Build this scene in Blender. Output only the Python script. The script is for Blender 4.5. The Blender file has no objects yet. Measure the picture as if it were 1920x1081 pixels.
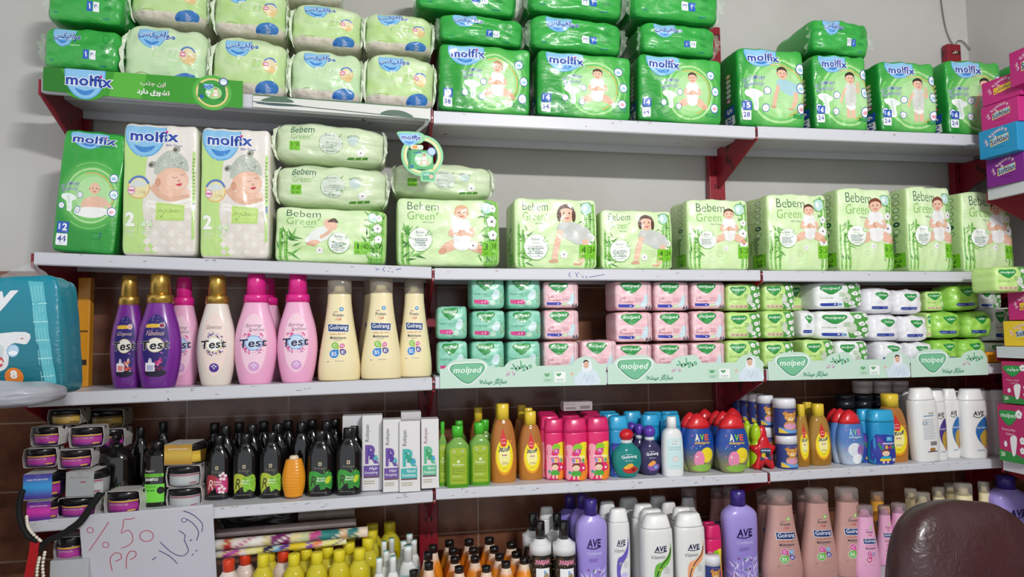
import bpy, bmesh, math, random, bisect
from mathutils import Vector, Matrix, noise
from mathutils.geometry import tessellate_polygon
PI = math.pi
SC = bpy.context.scene
COL = SC.collection
random.seed(7)

# ------------------------------------------------------------------ camera
F = 1300.0; CX, CY = 960.0, 540.5
EYE = 1.45
D = 2.0            # distance from the camera to the front edge of the shelves
WALL = D + 0.31
vx = Vector((7090, -10, F)).normalized()
vz = Vector((-209, -20500, F)); vz = (vz - vz.dot(vx) * vx).normalized()
vy = -vz.cross(vx)          # image frame (right, down, forward) is right handed
if vy.z < 0: vy = -vy
def ray(px, py):
    c = Vector((px - CX, py - CY, F))
    return Vector((c.dot(vx), c.dot(vy), c.dot(vz)))
def un(px, py, Y):
    r = ray(px, py); r = r * (Y / r.y)
    return Vector((r.x, r.y, r.z + EYE))
def proj(p):
    q = Vector((p[0], p[1], p[2] - EYE)); c = q.x * vx + q.y * vy + q.z * vz
    return (CX + F * c.x / c.z, CY + F * c.y / c.z)
cam = bpy.data.objects.new('camera', bpy.data.cameras.new('camera')); COL.objects.link(cam)
cam.data.sensor_width = 36; cam.data.lens = 36 * F / 1920; cam.data.clip_start = 0.02
R = Matrix(((vx.x, -vx.y, -vx.z), (vy.x, -vy.y, -vy.z), (vz.x, -vz.y, -vz.z)))
cam.matrix_world = Matrix.Translation((0, 0, EYE)) @ R.to_4x4()
SC.camera = cam

# ------------------------------------------------------------------ light
SC.view_settings.view_transform = 'Standard'; SC.view_settings.look = 'None'
SC.view_settings.gamma = 1; SC.view_settings.use_curve_mapping = False
SC.view_settings.exposure = 0.0
w = bpy.data.worlds.new('shop_daylight'); SC.world = w; w.use_nodes = True
w.node_tree.nodes['Background'].inputs[0].default_value = (0.92, 0.96, 1, 1)
w.node_tree.nodes['Background'].inputs[1].default_value = 0.9
def area(name, loc, target, sx, sy, e, col=(1, 1, 1)):
    l = bpy.data.lights.new(name, 'AREA'); l.shape = 'RECTANGLE'; l.size = sx; l.size_y = sy; l.energy = e; l.color = col
    o = bpy.data.objects.new(name, l); COL.objects.link(o); o.location = loc
    o.rotation_euler = (Vector(target) - Vector(loc)).to_track_quat('-Z', 'Y').to_euler()
    return o
area('ceiling_tube_light', (0.85, -0.7, 2.69), (0.7, 2.0, 1.5), 0.5, 0.07, 82, (1, 0.995, 0.985))

# ------------------------------------------------------------------ materials
def hexc(h):
    if not isinstance(h, str): return tuple(h)
    h = h.lstrip('#'); v = [int(h[i:i + 2], 16) / 255 for i in (0, 2, 4)]
    return tuple(c / 12.92 if c <= .04045 else ((c + .055) / 1.055) ** 2.4 for c in v)
def mixc(a, b, t):
    t = max(0, min(1, t)); a = hexc(a); b = hexc(b)
    return tuple(a[i] * (1 - t) + b[i] * t for i in range(3))
MATS = {}
def mat(name, rough=.4, coat=0, trans=0, alpha=1, metal=0, bump=None, attr=True, col=None, ior=1.45, emit=0, sheen=0):
    m = bpy.data.materials.new(name); m.use_nodes = True; nt = m.node_tree; b = nt.nodes['Principled BSDF']
    b.inputs['Roughness'].default_value = rough; b.inputs['Coat Weight'].default_value = coat
    b.inputs['Coat Roughness'].default_value = .12
    b.inputs['Transmission Weight'].default_value = trans; b.inputs['Alpha'].default_value = alpha
    b.inputs['Metallic'].default_value = metal; b.inputs['IOR'].default_value = ior
    if attr:
        a = nt.nodes.new('ShaderNodeAttribute'); a.attribute_name = 'Col'
        nt.links.new(a.outputs['Color'], b.inputs['Base Color'])
    elif col: b.inputs['Base Color'].default_value = (*hexc(col), 1)
    if emit:
        b.inputs['Emission Color'].default_value = (1, 1, .97, 1); b.inputs['Emission Strength'].default_value = emit
    if bump:
        tc = nt.nodes.new('ShaderNodeTexCoord'); n = nt.nodes.new('ShaderNodeTexNoise'); bp = nt.nodes.new('ShaderNodeBump')
        n.inputs['Scale'].default_value = bump[0]; n.inputs['Detail'].default_value = 3; n.inputs['Distortion'].default_value = bump[2] if len(bump) > 2 else .5
        bp.inputs['Strength'].default_value = bump[1]; bp.inputs['Distance'].default_value = .004
        mp = nt.nodes.new('ShaderNodeMapping'); mp.inputs['Scale'].default_value = (1, 1, 2.2) if len(bump) > 3 else (1, 1, 1)
        nt.links.new(tc.outputs['Object'], mp.inputs['Vector']); nt.links.new(mp.outputs['Vector'], n.inputs['Vector'])
        nt.links.new(n.outputs['Fac'], bp.inputs['Height']); nt.links.new(bp.outputs['Normal'], b.inputs['Normal'])
    MATS[name] = m; return m
mat('film', .36, .3, bump=(22, .5, 1.6, 1))
mat('carton', .5, .12, bump=(60, .05))
mat('plastic', .3, .2)
mat('matte', .7)
mat('gel', .1, .4, trans=.35, ior=1.2)
mat('frost', .2, .3, trans=.8, ior=1.1)
mat('clearfilm', .12, .6, alpha=.28, bump=(30, .8, 1.5, 1))
mat('wrap', .12, .6, alpha=.13, bump=(40, .9, 1.5, 1))
mat('gold', .3, .2, metal=.75)
mat('leather', .36, .15, bump=(55, .5, .8))
mat('blackgloss', .12, .6)
mat('lamp', .5, attr=False, col='ffffff', emit=6)
def paint_mat(name, base, chip, rough, scale, thr, top=None):
    m = mat(name, rough, .15, attr=False); nt = m.node_tree; b = nt.nodes['Principled BSDF']
    tc = nt.nodes.new('ShaderNodeTexCoord'); n = nt.nodes.new('ShaderNodeTexNoise'); n.inputs['Scale'].default_value = scale; n.inputs['Detail'].default_value = 6
    n2 = nt.nodes.new('ShaderNodeTexNoise'); n2.inputs['Scale'].default_value = 4.5; n2.inputs['Detail'].default_value = 2
    ad = nt.nodes.new('ShaderNodeMath'); ad.operation = 'MULTIPLY'
    r = nt.nodes.new('ShaderNodeValToRGB'); r.color_ramp.elements[0].position = thr; r.color_ramp.elements[1].position = thr + .02
    r.color_ramp.elements[0].color = (*hexc(base), 1); r.color_ramp.elements[1].color = (*hexc(chip), 1)
    nt.links.new(tc.outputs['Object'], n.inputs['Vector']); nt.links.new(tc.outputs['Object'], n2.inputs['Vector'])
    nt.links.new(n.outputs['Fac'], ad.inputs[0]); nt.links.new(n2.outputs['Fac'], ad.inputs[1])
    nt.links.new(ad.outputs[0], r.inputs['Fac']); nt.links.new(r.outputs['Color'], b.inputs['Base Color'])
    return m
paint_mat('shelf_paint', 'cfd0d8', '5d5450', .42, 48, .445)
paint_mat('red_paint', '8a1626', '4a0d16', .38, 22, .36)
def wall_mat():
    m = mat('plaster', .85, attr=False); nt = m.node_tree; b = nt.nodes['Principled BSDF']
    tc = nt.nodes.new('ShaderNodeTexCoord'); n = nt.nodes.new('ShaderNodeTexNoise'); n.inputs['Scale'].default_value = 2.2; n.inputs['Detail'].default_value = 7
    r = nt.nodes.new('ShaderNodeValToRGB'); r.color_ramp.elements[0].position = .3; r.color_ramp.elements[1].position = .75
    r.color_ramp.elements[0].color = (*hexc('b9b6b2'), 1); r.color_ramp.elements[1].color = (*hexc('c9c7c4'), 1)
    v = nt.nodes.new('ShaderNodeTexVoronoi'); v.inputs['Scale'].default_value = 7; v.feature = 'F1'
    lt = nt.nodes.new('ShaderNodeMath'); lt.operation = 'LESS_THAN'; lt.inputs[1].default_value = .028
    mx = nt.nodes.new('ShaderNodeMix'); mx.data_type = 'RGBA'; mx.inputs[7].default_value = (*hexc('8d8986'), 1)
    nt.links.new(tc.outputs['Object'], n.inputs['Vector']); nt.links.new(n.outputs['Fac'], r.inputs['Fac'])
    nt.links.new(tc.outputs['Object'], v.inputs['Vector']); nt.links.new(v.outputs['Distance'], lt.inputs[0])
    nt.links.new(lt.outputs[0], mx.inputs[0]); nt.links.new(r.outputs['Color'], mx.inputs[6]); nt.links.new(mx.outputs[2], b.inputs['Base Color'])
    bp = nt.nodes.new('ShaderNodeBump'); bp.inputs['Strength'].default_value = .25; bp.inputs['Distance'].default_value = .01
    nt.links.new(n.outputs['Fac'], bp.inputs['Height']); nt.links.new(bp.outputs['Normal'], b.inputs['Normal'])
wall_mat()
def tile_mat():
    m = mat('tile', .25, .2, attr=False); nt = m.node_tree; b = nt.nodes['Principled BSDF']
    tc = nt.nodes.new('ShaderNodeTexCoord'); sx = nt.nodes.new('ShaderNodeSeparateXYZ'); cb = nt.nodes.new('ShaderNodeCombineXYZ')
    nt.links.new(tc.outputs['Object'], sx.inputs[0]); nt.links.new(sx.outputs['X'], cb.inputs['X']); nt.links.new(sx.outputs['Z'], cb.inputs['Y'])
    br = nt.nodes.new('ShaderNodeTexBrick'); br.offset = 0; br.inputs['Scale'].default_value = 1; br.inputs['Brick Width'].default_value = .30
    br.inputs['Row Height'].default_value = .20; br.inputs['Mortar Size'].default_value = .0025; br.inputs['Mortar'].default_value = (*hexc('9c8474'), 1)
    n = nt.nodes.new('ShaderNodeTexNoise'); n.inputs['Scale'].default_value = 14; n.inputs['Detail'].default_value = 6
    r = nt.nodes.new('ShaderNodeValToRGB'); r.color_ramp.elements[0].position = .3; r.color_ramp.elements[1].position = .72
    r.color_ramp.elements[0].color = (*hexc('5f3a2c'), 1); r.color_ramp.elements[1].color = (*hexc('85563f'), 1)
    nt.links.new(tc.outputs['Object'], n.inputs['Vector']); nt.links.new(n.outputs['Fac'], r.inputs['Fac'])
    nt.links.new(cb.outputs[0], br.inputs['Vector'])
    nt.links.new(r.outputs['Color'], br.inputs['Color1']); nt.links.new(r.outputs['Color'], br.inputs['Color2'])
    nt.links.new(br.outputs['Color'], b.inputs['Base Color'])
tile_mat()
mat('floor_stone', .4, attr=False, col='aaa59c'); mat('ceiling_paint', .9, attr=False, col='b5b3ae')

# ------------------------------------------------------------------ mesh collector
class M:
    def __init__(s): s.v = []; s.f = []; s.c = []; s.m = []; s.sm = []; s.mats = []
    def add(s, vs, fs, col, mt, smooth=True):
        o = len(s.v); s.v.extend([tuple(v) for v in vs])
        if mt not in s.mats: s.mats.append(mt)
        k = s.mats.index(mt)
        if isinstance(col, list): s.c.extend([hexc(c) for c in col])
        else: s.c.extend([hexc(col)] * len(vs))
        for f in fs: s.f.append(tuple(i + o for i in f)); s.m.append(k); s.sm.append(smooth)
        return s
    def build(s, name):
        me = bpy.data.meshes.new(name); me.from_pydata(s.v, [], s.f)
        a = me.color_attributes.new('Col', 'FLOAT_COLOR', 'POINT')
        a.data.foreach_set('color', [x for c in s.c for x in (c[0], c[1], c[2], 1.0)])
        me.polygons.foreach_set('material_index', s.m); me.polygons.foreach_set('use_smooth', s.sm)
        for n in s.mats: me.materials.append(MATS[n])
        me.update(); return me
def box(m, x0, x1, y0, y1, z0, z1, col, mt='carton', bev=0.0):
    if bev <= 0:
        v = [(x, y, z) for x in (x0, x1) for y in (y0, y1) for z in (z0, z1)]
        return m.add(v, [(0, 1, 3, 2), (4, 6, 7, 5), (0, 4, 5, 1), (2, 3, 7, 6), (0, 2, 6, 4), (1, 5, 7, 3)], col, mt, False)
    bm = bmesh.new(); bmesh.ops.create_cube(bm, size=1)
    for v in bm.verts: v.co = Vector(((x0 + x1) / 2 + v.co.x * (x1 - x0), (y0 + y1) / 2 + v.co.y * (y1 - y0), (z0 + z1) / 2 + v.co.z * (z1 - z0)))
    bmesh.ops.bevel(bm, geom=bm.edges[:], offset=bev, segments=2, affect='EDGES', profile=.5)
    bm.verts.index_update(); m.add([v.co[:] for v in bm.verts], [[v.index for v in f.verts] for f in bm.faces], col, mt, False); bm.free(); return m
def tube(m, pts, r, col, mt='plastic', seg=8, cap=True):
    pts = [Vector(p) for p in pts]; n = len(pts); vs = []; fs = []
    for i, p in enumerate(pts):
        t = (pts[min(i + 1, n - 1)] - pts[max(i - 1, 0)]).normalized()
        a = t.cross(Vector((0.13, .97, .2))).normalized(); b = t.cross(a)
        rr = r[i] if isinstance(r, (list, tuple)) else r
        for k in range(seg): vs.append(p + a * math.cos(2 * PI * k / seg) * rr + b * math.sin(2 * PI * k / seg) * rr)
    for i in range(n - 1):
        for k in range(seg): fs.append((i * seg + k, i * seg + (k + 1) % seg, (i + 1) * seg + (k + 1) % seg, (i + 1) * seg + k))
    if cap: fs.append(tuple(range(seg))[::-1]); fs.append(tuple((n - 1) * seg + k for k in range(seg)))
    return m.add(vs, fs, col, mt)
def crom(pts, k=4, closed=False):
    out = []; n = len(pts)
    rng = range(n) if closed else range(n - 1)
    for i in rng:
        if closed: p = [pts[(i + j - 1) % n] for j in range(4)]
        else: p = [pts[max(0, min(n - 1, i + j - 1))] for j in range(4)]
        for j in range(k):
            t = j / k
            out.append(tuple(.5 * (2 * p[1][a] + (p[2][a] - p[0][a]) * t + (2 * p[0][a] - 5 * p[1][a] + 4 * p[2][a] - p[3][a]) * t * t + (-p[0][a] + 3 * p[1][a] - 3 * p[2][a] + p[3][a]) * t ** 3) for a in range(len(pts[0]))))
    if not closed: out.append(tuple(pts[-1]))
    return out
class Prof:                                    # body of revolution with super-elliptic section
    def __init__(s, pts, n=2.0, k=4, smooth=True):
        pts = [(p[0], p[1], p[2] if len(p) > 2 else p[1]) for p in pts]
        s.p = crom(pts, k) if smooth else pts; s.n = n
    def at(s, z):
        p = s.p
        for a, b in zip(p, p[1:]):
            if a[0] <= z <= b[0]:
                t = (z - a[0]) / max(1e-9, b[0] - a[0]); return a[1] + (b[1] - a[1]) * t, a[2] + (b[2] - a[2]) * t
        return (p[0] if z < p[0][0] else p[-1])[1:]
    def front(s, x, z):
        rx, ry = s.at(z); return -ry * max(.0, 1 - min(.995, abs(x / max(rx, 1e-6))) ** s.n) ** (1 / s.n)
def loft(m, pr, col, mt='plastic', seg=40, cx=0, cy=0):
    vs = []; fs = []; cs = []; n = pr.n
    for (z, rx, ry) in pr.p:
        for k in range(seg):
            a = 2 * PI * k / seg; c, s_ = math.cos(a), math.sin(a)
            vs.append((cx + rx * math.copysign(abs(c) ** (2 / n), c), cy + ry * math.copysign(abs(s_) ** (2 / n), s_), z))
            cs.append(col(z, c) if callable(col) else col)
    L = len(pr.p)
    for i in range(L - 1):
        for k in range(seg): fs.append((i * seg + k, i * seg + (k + 1) % seg, (i + 1) * seg + (k + 1) % seg, (i + 1) * seg + k))
    fs.append(tuple(range(seg))[::-1]); fs.append(tuple((L - 1) * seg + k for k in range(seg)))
    return m.add(vs, fs, cs, mt)
def ball(m, c, r, col, mt='plastic', seg=12):
    vs = []; fs = []
    r = r if isinstance(r, tuple) else (r, r, r); h = seg // 2
    for i in range(h + 1):
        for k in range(seg):
            a = 2 * PI * k / seg; b = PI * i / h - PI / 2
            vs.append((c[0] + r[0] * math.cos(b) * math.cos(a), c[1] + r[1] * math.cos(b) * math.sin(a), c[2] + r[2] * math.sin(b)))
    for i in range(h):
        for k in range(seg): fs.append((i * seg + k, i * seg + (k + 1) % seg, (i + 1) * seg + (k + 1) % seg, (i + 1) * seg + k))
    return m.add(vs, fs, col, mt)

# soft pack: rounded, pillowed box; decals follow the same field
class Soft:
    def __init__(s, w, h, d, n=9, bulge=.012, wr=.002, seed=0, taper=0):
        s.w, s.h, s.d, s.n, s.b, s.wr, s.seed, s.tp = w, h, d, n, bulge, wr, seed, taper
    def pt(s, q):
        qx, qy, qz = q
        x = qx * (s.w / 2 + s.b * .35 * (1 - qy * qy) * (1 - qz * qz)) * (1 + s.tp * qz)
        z = qz * (s.h / 2 + (s.b * .2 * (1 - qx * qx) * (1 - qy * qy) if qz > 0 else 0))
        nz = noise.noise(Vector((qx * 2.3 + s.seed * 3.1, s.seed, qz * 2.1))) + .5 * noise.noise(Vector((qx * 6 + s.seed, 3, qz * 4 + qx * 2)))
        y = qy * (s.d / 2 + s.b * (1 - qx * qx) * (1 - qz * qz) + s.wr * nz)
        zz = z + s.wr * .8 * max(0, qz + .3) * noise.noise(Vector((qx * 3, qy * 2, s.seed * 2.7)))
        return Vector((x, y, zz + s.h / 2))
    def mesh(s, m, col, mt='film', N=22):
        idx = {}; vs = []; cs = []; fs = []
        def g(i): t = i / N * 2 - 1; return math.sin(t * PI / 2) * .35 + t * .65
        def vert(face, i, j):
            a, b = g(i), g(j)
            p = {'f': (a, -1, b), 'k': (-a, 1, b), 'l': (-1, -a, b), 'r': (1, a, b), 't': (a, b, 1), 'o': (a, -b, -1)}[face]
            key = tuple(round(c, 5) for c in p)
            if key not in idx:
                nn = (abs(p[0]) ** s.n + abs(p[1]) ** s.n + abs(p[2]) ** s.n) ** (1 / s.n); q = [c / nn for c in p]
                idx[key] = len(vs); vs.append(s.pt(q)); cs.append(col(q, face) if callable(col) else col)
            return idx[key]
        s.N = N; s.gt = [g(i) for i in range(N + 1)]
        s.grid = {face: [[Vector(vs[vert(face, i, j)]) for j in range(N + 1)] for i in range(N + 1)] for face in 'fl'}
        for face in 'fklrto':
            for i in range(N):
                for j in range(N): fs.append((vert(face, i, j), vert(face, i + 1, j), vert(face, i + 1, j + 1), vert(face, i, j + 1)))
        return m.add(vs, fs, cs, mt)
    def look(s, face, a, b):
        G = s.grid[face]; N = s.N
        def fi(t):
            t = max(-.999, min(.999, t)); k = bisect.bisect_right(s.gt, t) - 1; k = max(0, min(N - 1, k)); return k, (t - s.gt[k]) / (s.gt[k + 1] - s.gt[k])
        (i, u), (j, v) = fi(a), fi(b)
        return (G[i][j] * (1 - u) + G[i + 1][j] * u) * (1 - v) + (G[i][j + 1] * (1 - u) + G[i + 1][j + 1] * u) * v
    def cuts(s, left=False): return [[t * (s.d if left else s.w) / 2 for t in s.gt[1:-1]], [t * s.h / 2 for t in s.gt[1:-1]]]
    def front(s, x, z): return s.look('f', x / (s.w / 2), z / (s.h / 2))      # art coordinates centred on the face
    def left(s, x, z): return s.look('l', x / (s.d / 2), z / (s.h / 2))

# ------------------------------------------------------------------ writing
PF = {}
for row in '''ا FE8D FE8E - -|آ FE81 FE82 - -|ب FE8F FE90 FE91 FE92|پ FB56 FB57 FB58 FB59|ت FE95 FE96 FE97 FE98|ج FE9D FE9E FE9F FEA0|د FEA9 FEAA - -|ذ FEAB FEAC - -|ر FEAD FEAE - -|ز FEAF FEB0 - -|س FEB1 FEB2 FEB3 FEB4|ش FEB5 FEB6 FEB7 FEB8|ص FEB9 FEBA FEBB FEBC|ط FEC1 FEC2 FEC3 FEC4|ع FEC9 FECA FECB FECC|ف FED1 FED2 FED3 FED4|ق FED5 FED6 FED7 FED8|ک FB8E FB8F FB90 FB91|گ FB92 FB93 FB94 FB95|ل FEDD FEDE FEDF FEE0|م FEE1 FEE2 FEE3 FEE4|ن FEE5 FEE6 FEE7 FEE8|و FEED FEEE - -|ه FEE9 FEEA FEEB FEEC|ی FBFC FBFD FBFE FBFF'''.split('|'):
    c = row.split(); PF[c[0]] = [None if x == '-' else chr(int(x, 16)) for x in c[1:]]
def fa(s):
    out = []
    for i, ch in enumerate(s):
        if ch not in PF: out.append(ch); continue
        pj = i > 0 and s[i - 1] in PF and PF[s[i - 1]][2] is not None
        nj = i + 1 < len(s) and s[i + 1] in PF and PF[ch][2] is not None
        out.append(PF[ch][3] if pj and nj else PF[ch][1] if pj else PF[ch][2] if nj else PF[ch][0])
    return ''.join(reversed(out))
TC = {}
def glyphs(s, off, shear, res, sp=None):
    k = (s, off, shear, res, sp)
    if k in TC: return TC[k]
    c = bpy.data.curves.new('t', 'FONT'); c.body = s; c.resolution_u = res; c.offset = off; c.shear = shear; c.space_character = 1 + max(0, min(.05, off if sp is None else sp)) * 2.2
    o = bpy.data.objects.new('t', c); me = bpy.data.meshes.new_from_object(o)
    r = ([(v.co.x, v.co.y) for v in me.vertices], [tuple(p.vertices) for p in me.polygons])
    bpy.data.meshes.remove(me); bpy.data.objects.remove(o); bpy.data.curves.remove(c)
    TC[k] = r; return r
def clip_grid(pts, tris, step, lines=None):
    """cut a flat patch along grid lines so it can follow a curved surface"""
    xs = [p[0] for p in pts]; ys = [p[1] for p in pts]; cuts = []
    for ax, lo, hi in ((0, min(xs), max(xs)), (1, min(ys), max(ys))):
        if lines: cuts += [(ax, c) for c in lines[ax] if lo + 2e-5 < c < hi - 2e-5]
        elif hi - lo > step * 1.3 or max(xs) - min(xs) > step * 1.3:
            k = math.floor(lo / step) + 1
            while k * step < hi - 1e-6: cuts.append((ax, k * step)); k += 1
    if not cuts: return pts, tris
    bm = bmesh.new(); vs = [bm.verts.new((p[0], p[1], 0)) for p in pts]
    for t in tris:
        try: bm.faces.new([vs[i] for i in t])
        except ValueError: pass
    for ax, c in cuts:
        co = Vector((0, 0, 0)); co[ax] = c; no = Vector((0, 0, 0)); no[ax] = 1
        bmesh.ops.bisect_plane(bm, geom=bm.verts[:] + bm.edges[:] + bm.faces[:], plane_co=co, plane_no=no, dist=1e-7)
    bm.verts.index_update(); r = ([(v.co.x, v.co.y) for v in bm.verts], [tuple(v.index for v in f.verts) for f in bm.faces]); bm.free()
    return r
class Art:
    """printed artwork, W x H units, origin bottom left; each call is one more layer of ink"""
    def __init__(s, W, H): s.W, s.H = W, H; s.l = []
    def raw(s, pts, tris, col): s.l.append((pts, tris, col)); return s
    def poly(s, pts, col, rot=0, c=None):
        if rot:
            c = c or (sum(p[0] for p in pts) / len(pts), sum(p[1] for p in pts) / len(pts)); a = math.radians(rot)
            pts = [(c[0] + (p[0] - c[0]) * math.cos(a) - (p[1] - c[1]) * math.sin(a), c[1] + (p[0] - c[0]) * math.sin(a) + (p[1] - c[1]) * math.cos(a)) for p in pts]
        t = tessellate_polygon([[Vector((p[0], p[1], 0)) for p in pts]])
        out = []
        for f in t:
            a, b, c_ = (pts[i] for i in f)
            out.append(f if (b[0] - a[0]) * (c_[1] - a[1]) - (b[1] - a[1]) * (c_[0] - a[0]) > 0 else (f[0], f[2], f[1]))
        return s.raw(pts, out, col)
    def rect(s, x0, y0, x1, y1, col, rot=0): return s.poly([(x0, y0), (x1, y0), (x1, y1), (x0, y1)], col, rot)
    def rrect(s, x0, y0, x1, y1, r, col, rot=0):
        p = []
        for cx, cy, a0 in ((x1 - r, y1 - r, 0), (x0 + r, y1 - r, 90), (x0 + r, y0 + r, 180), (x1 - r, y0 + r, 270)):
            for k in range(4): a = math.radians(a0 + k * 30); p.append((cx + r * math.cos(a), cy + r * math.sin(a)))
        return s.poly(p, col, rot)
    def ell(s, cx, cy, rx, ry, col, rot=0, n=20, a0=0, a1=360):
        full = a1 - a0 >= 360
        p = [(cx + rx * math.cos(math.radians(a0 + (a1 - a0) * k / n)), cy + ry * math.sin(math.radians(a0 + (a1 - a0) * k / n))) for k in range(n if full else n + 1)]
        return s.poly(p, col, rot, (cx, cy))
    def ring(s, cx, cy, rx, ry, t, col, a0=0, a1=360, n=32):
        p = []; q = []
        for k in range(n + 1):
            a = math.radians(a0 + (a1 - a0) * k / n); p += [(cx + rx * math.cos(a), cy + ry * math.sin(a)), (cx + (rx - t) * math.cos(a), cy + (ry - t) * math.sin(a))]
        return s.raw(p, [(2 * i, 2 * i + 2, 2 * i + 3, 2 * i + 1) for i in range(n)], col)
    def disc(s, cx, cy, r, fill, rim, t): return s.ell(cx, cy, r, r, rim).ell(cx, cy, r - t, r - t, fill)
    def line(s, pts, t, col, k=0):
        if k: pts = crom(pts, k)
        q = []; n = len(pts)
        for i, p in enumerate(pts):
            a = pts[max(0, i - 1)]; b = pts[min(n - 1, i + 1)]; dx, dy = b[0] - a[0], b[1] - a[1]; L = math.hypot(dx, dy) or 1
            q += [(p[0] - dy / L * t / 2, p[1] + dx / L * t / 2), (p[0] + dy / L * t / 2, p[1] - dx / L * t / 2)]
        return s.raw(q, [(2 * i, 2 * i + 1, 2 * i + 3, 2 * i + 2) for i in range(n - 1)], col)
    def blob(s, ctrl, col, k=4): return s.poly(crom(ctrl, k, True), col)
    def text(s, t, x0, y0, x1, y1, col, bold=0, shear=0, out=None, ow=.05, rot=0, arc=0, res=2):
        """writing fitted to the box x0..x1, y0..y1"""
        P, T = glyphs(t, bold, shear, res, 0 if any(ord(ch) > 1500 for ch in t) else bold)
        if not P: return s
        ax, bx = min(p[0] for p in P), max(p[0] for p in P); ay, by = min(p[1] for p in P), max(p[1] for p in P)
        sx = (x1 - x0) / max(1e-6, bx - ax); sy = (y1 - y0) / max(1e-6, by - ay); cx, cy = (x0 + x1) / 2, (y0 + y1) / 2; a = math.radians(rot)
        def tr(p):
            x, y = (p[0] - (ax + bx) / 2) * sx, (p[1] - (ay + by) / 2) * sy
            if arc: r = arc + y; x, y = r * math.sin(x / arc), r * math.cos(x / arc) - arc
            return (cx + x * math.cos(a) - y * math.sin(a), cy + x * math.sin(a) + y * math.cos(a))
        if out:
            P2, T2 = glyphs(t, bold + ow, shear, res, 0 if any(ord(ch) > 1500 for ch in t) else bold); s.raw([tr(p) for p in P2], T2, out)
        return s.raw([tr(p) for p in P], T, col)
    def lines(s, x0, y0, x1, y1, n, col, t=None):
        h = (y1 - y0) / n; t = t or h * .42
        rr = random.Random(int(x0 * 7 + y0 * 13 + n))
        for i in range(n):
            x = x0
            xe = x1 - rr.random() * (x1 - x0) * .25
            while x < xe:
                L = (x1 - x0) * (.06 + rr.random() * .14); s.rect(x, y0 + i * h, min(xe, x + L), y0 + i * h + t, col); x += L + (x1 - x0) * .025
        return s
    def put(s, m, w, h, fn, mt='film', off=.0004, step=.007, eps=.00005, z0=0, x0=0, lines=None):
        """fn(x, z) -> point; ink is lifted a hair along fn.nrm, one step more only where it lies over other ink"""
        sc = w / s.W; nrm = getattr(fn, 'nrm', Vector((0, -1, 0))); seen = []
        for pts, tris, col in s.l:
            bx = (min(p[0] for p in pts), max(p[0] for p in pts), min(p[1] for p in pts), max(p[1] for p in pts))
            lv = 1 + max([l for b, l in seen if b[0] < bx[1] and bx[0] < b[1] and b[2] < bx[3] and bx[2] < b[3]], default=0); seen.append((bx, lv))
            pts = [(x0 + (p[0] / s.W - .5) * w, z0 + (p[1] / s.H - .5) * h) for p in pts]
            if step: pts, tris = clip_grid(pts, tris, step, lines)
            o = nrm * (off + eps * lv)
            m.add([fn(*p) + o for p in pts], tris, col, mt, True)
        return m
def flat(y=0):
    def fn(x, z): return Vector((x, y, z))
    return fn
def on(pr, zc=0, cy=0):
    def fn(x, z): return Vector((x, cy + pr.front(x, z + zc), z + zc))
    return fn

# ------------------------------------------------------------------ things
def props(o, label, cat, group=None, kind=None):
    if label: o['label'] = label
    if cat: o['category'] = cat
    if group: o['group'] = group
    if kind: o['kind'] = kind
    return o
def mobj(name, m, parent=None):
    me = m.build(name) if isinstance(m, M) else m
    o = bpy.data.objects.new(name, me); COL.objects.link(o)
    if parent: o.parent = parent
    return o
def empty(name, loc=(0, 0, 0), rot=(0, 0, 0), sc=(1, 1, 1)):
    o = bpy.data.objects.new(name, None); COL.objects.link(o); o.location = loc; o.rotation_euler = rot; o.scale = sc
    o.empty_display_size = .02; return o
class Proto:
    def __init__(s, name, cat, w, h, d, rnd=False): s.name, s.cat, s.w, s.h, s.d, s.rnd = name, cat, w, h, d, rnd; s.parts = []; s.tree = None
    def part(s, name, m, parent=None): s.parts.append((name, m.build(name), parent)); return s
    def make(s, loc, rot, sc):
        if len(s.parts) == 1:
            o = bpy.data.objects.new(s.name, s.parts[0][1]); COL.objects.link(o); o.location = loc; o.rotation_euler = rot; o.scale = sc; return o
        r = empty(s.name, loc, rot, sc); made = {}
        for n, me, par in s.parts:
            o = bpy.data.objects.new(n, me); COL.objects.link(o); o.parent = made.get(par, r); made[n] = o
        return r

# shelf lines: top front edge in the photograph's frame, read off per board
SHL = {1: [(78, 146), (480, 176), (811, 202), (815, 207), (1421, 237), (1426, 236), (1960, 257)],
       2: [(64, 472), (480, 487), (809, 500), (815, 502), (1426, 506), (1431, 507), (1960, 510)],
       3: [(52, 738), (480, 722), (809, 708), (816, 706), (1432, 690), (1438, 692), (1960, 678)],
       4: [(48, 977), (400, 949), (809, 921), (818, 917), (1436, 886), (1442, 885), (1960, 855)]}
THK = {1: .039, 2: .034, 3: .035, 4: .030}
SHX = {s: [(un(x, y, D).x, un(x, y, D).z) for x, y in l] for s, l in SHL.items()}
Z5 = un(1655, 1062, D + .05).z
def shz(s, X):
    if s == 5: return Z5
    p = SHX[s]
    for a, b in zip(p, p[1:]):
        if a[0] <= X <= b[0]: return a[1] + (b[1] - a[1]) * (X - a[0]) / (b[0] - a[0])
    return p[0][1] if X < p[0][0] else p[-1][1]
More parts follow.
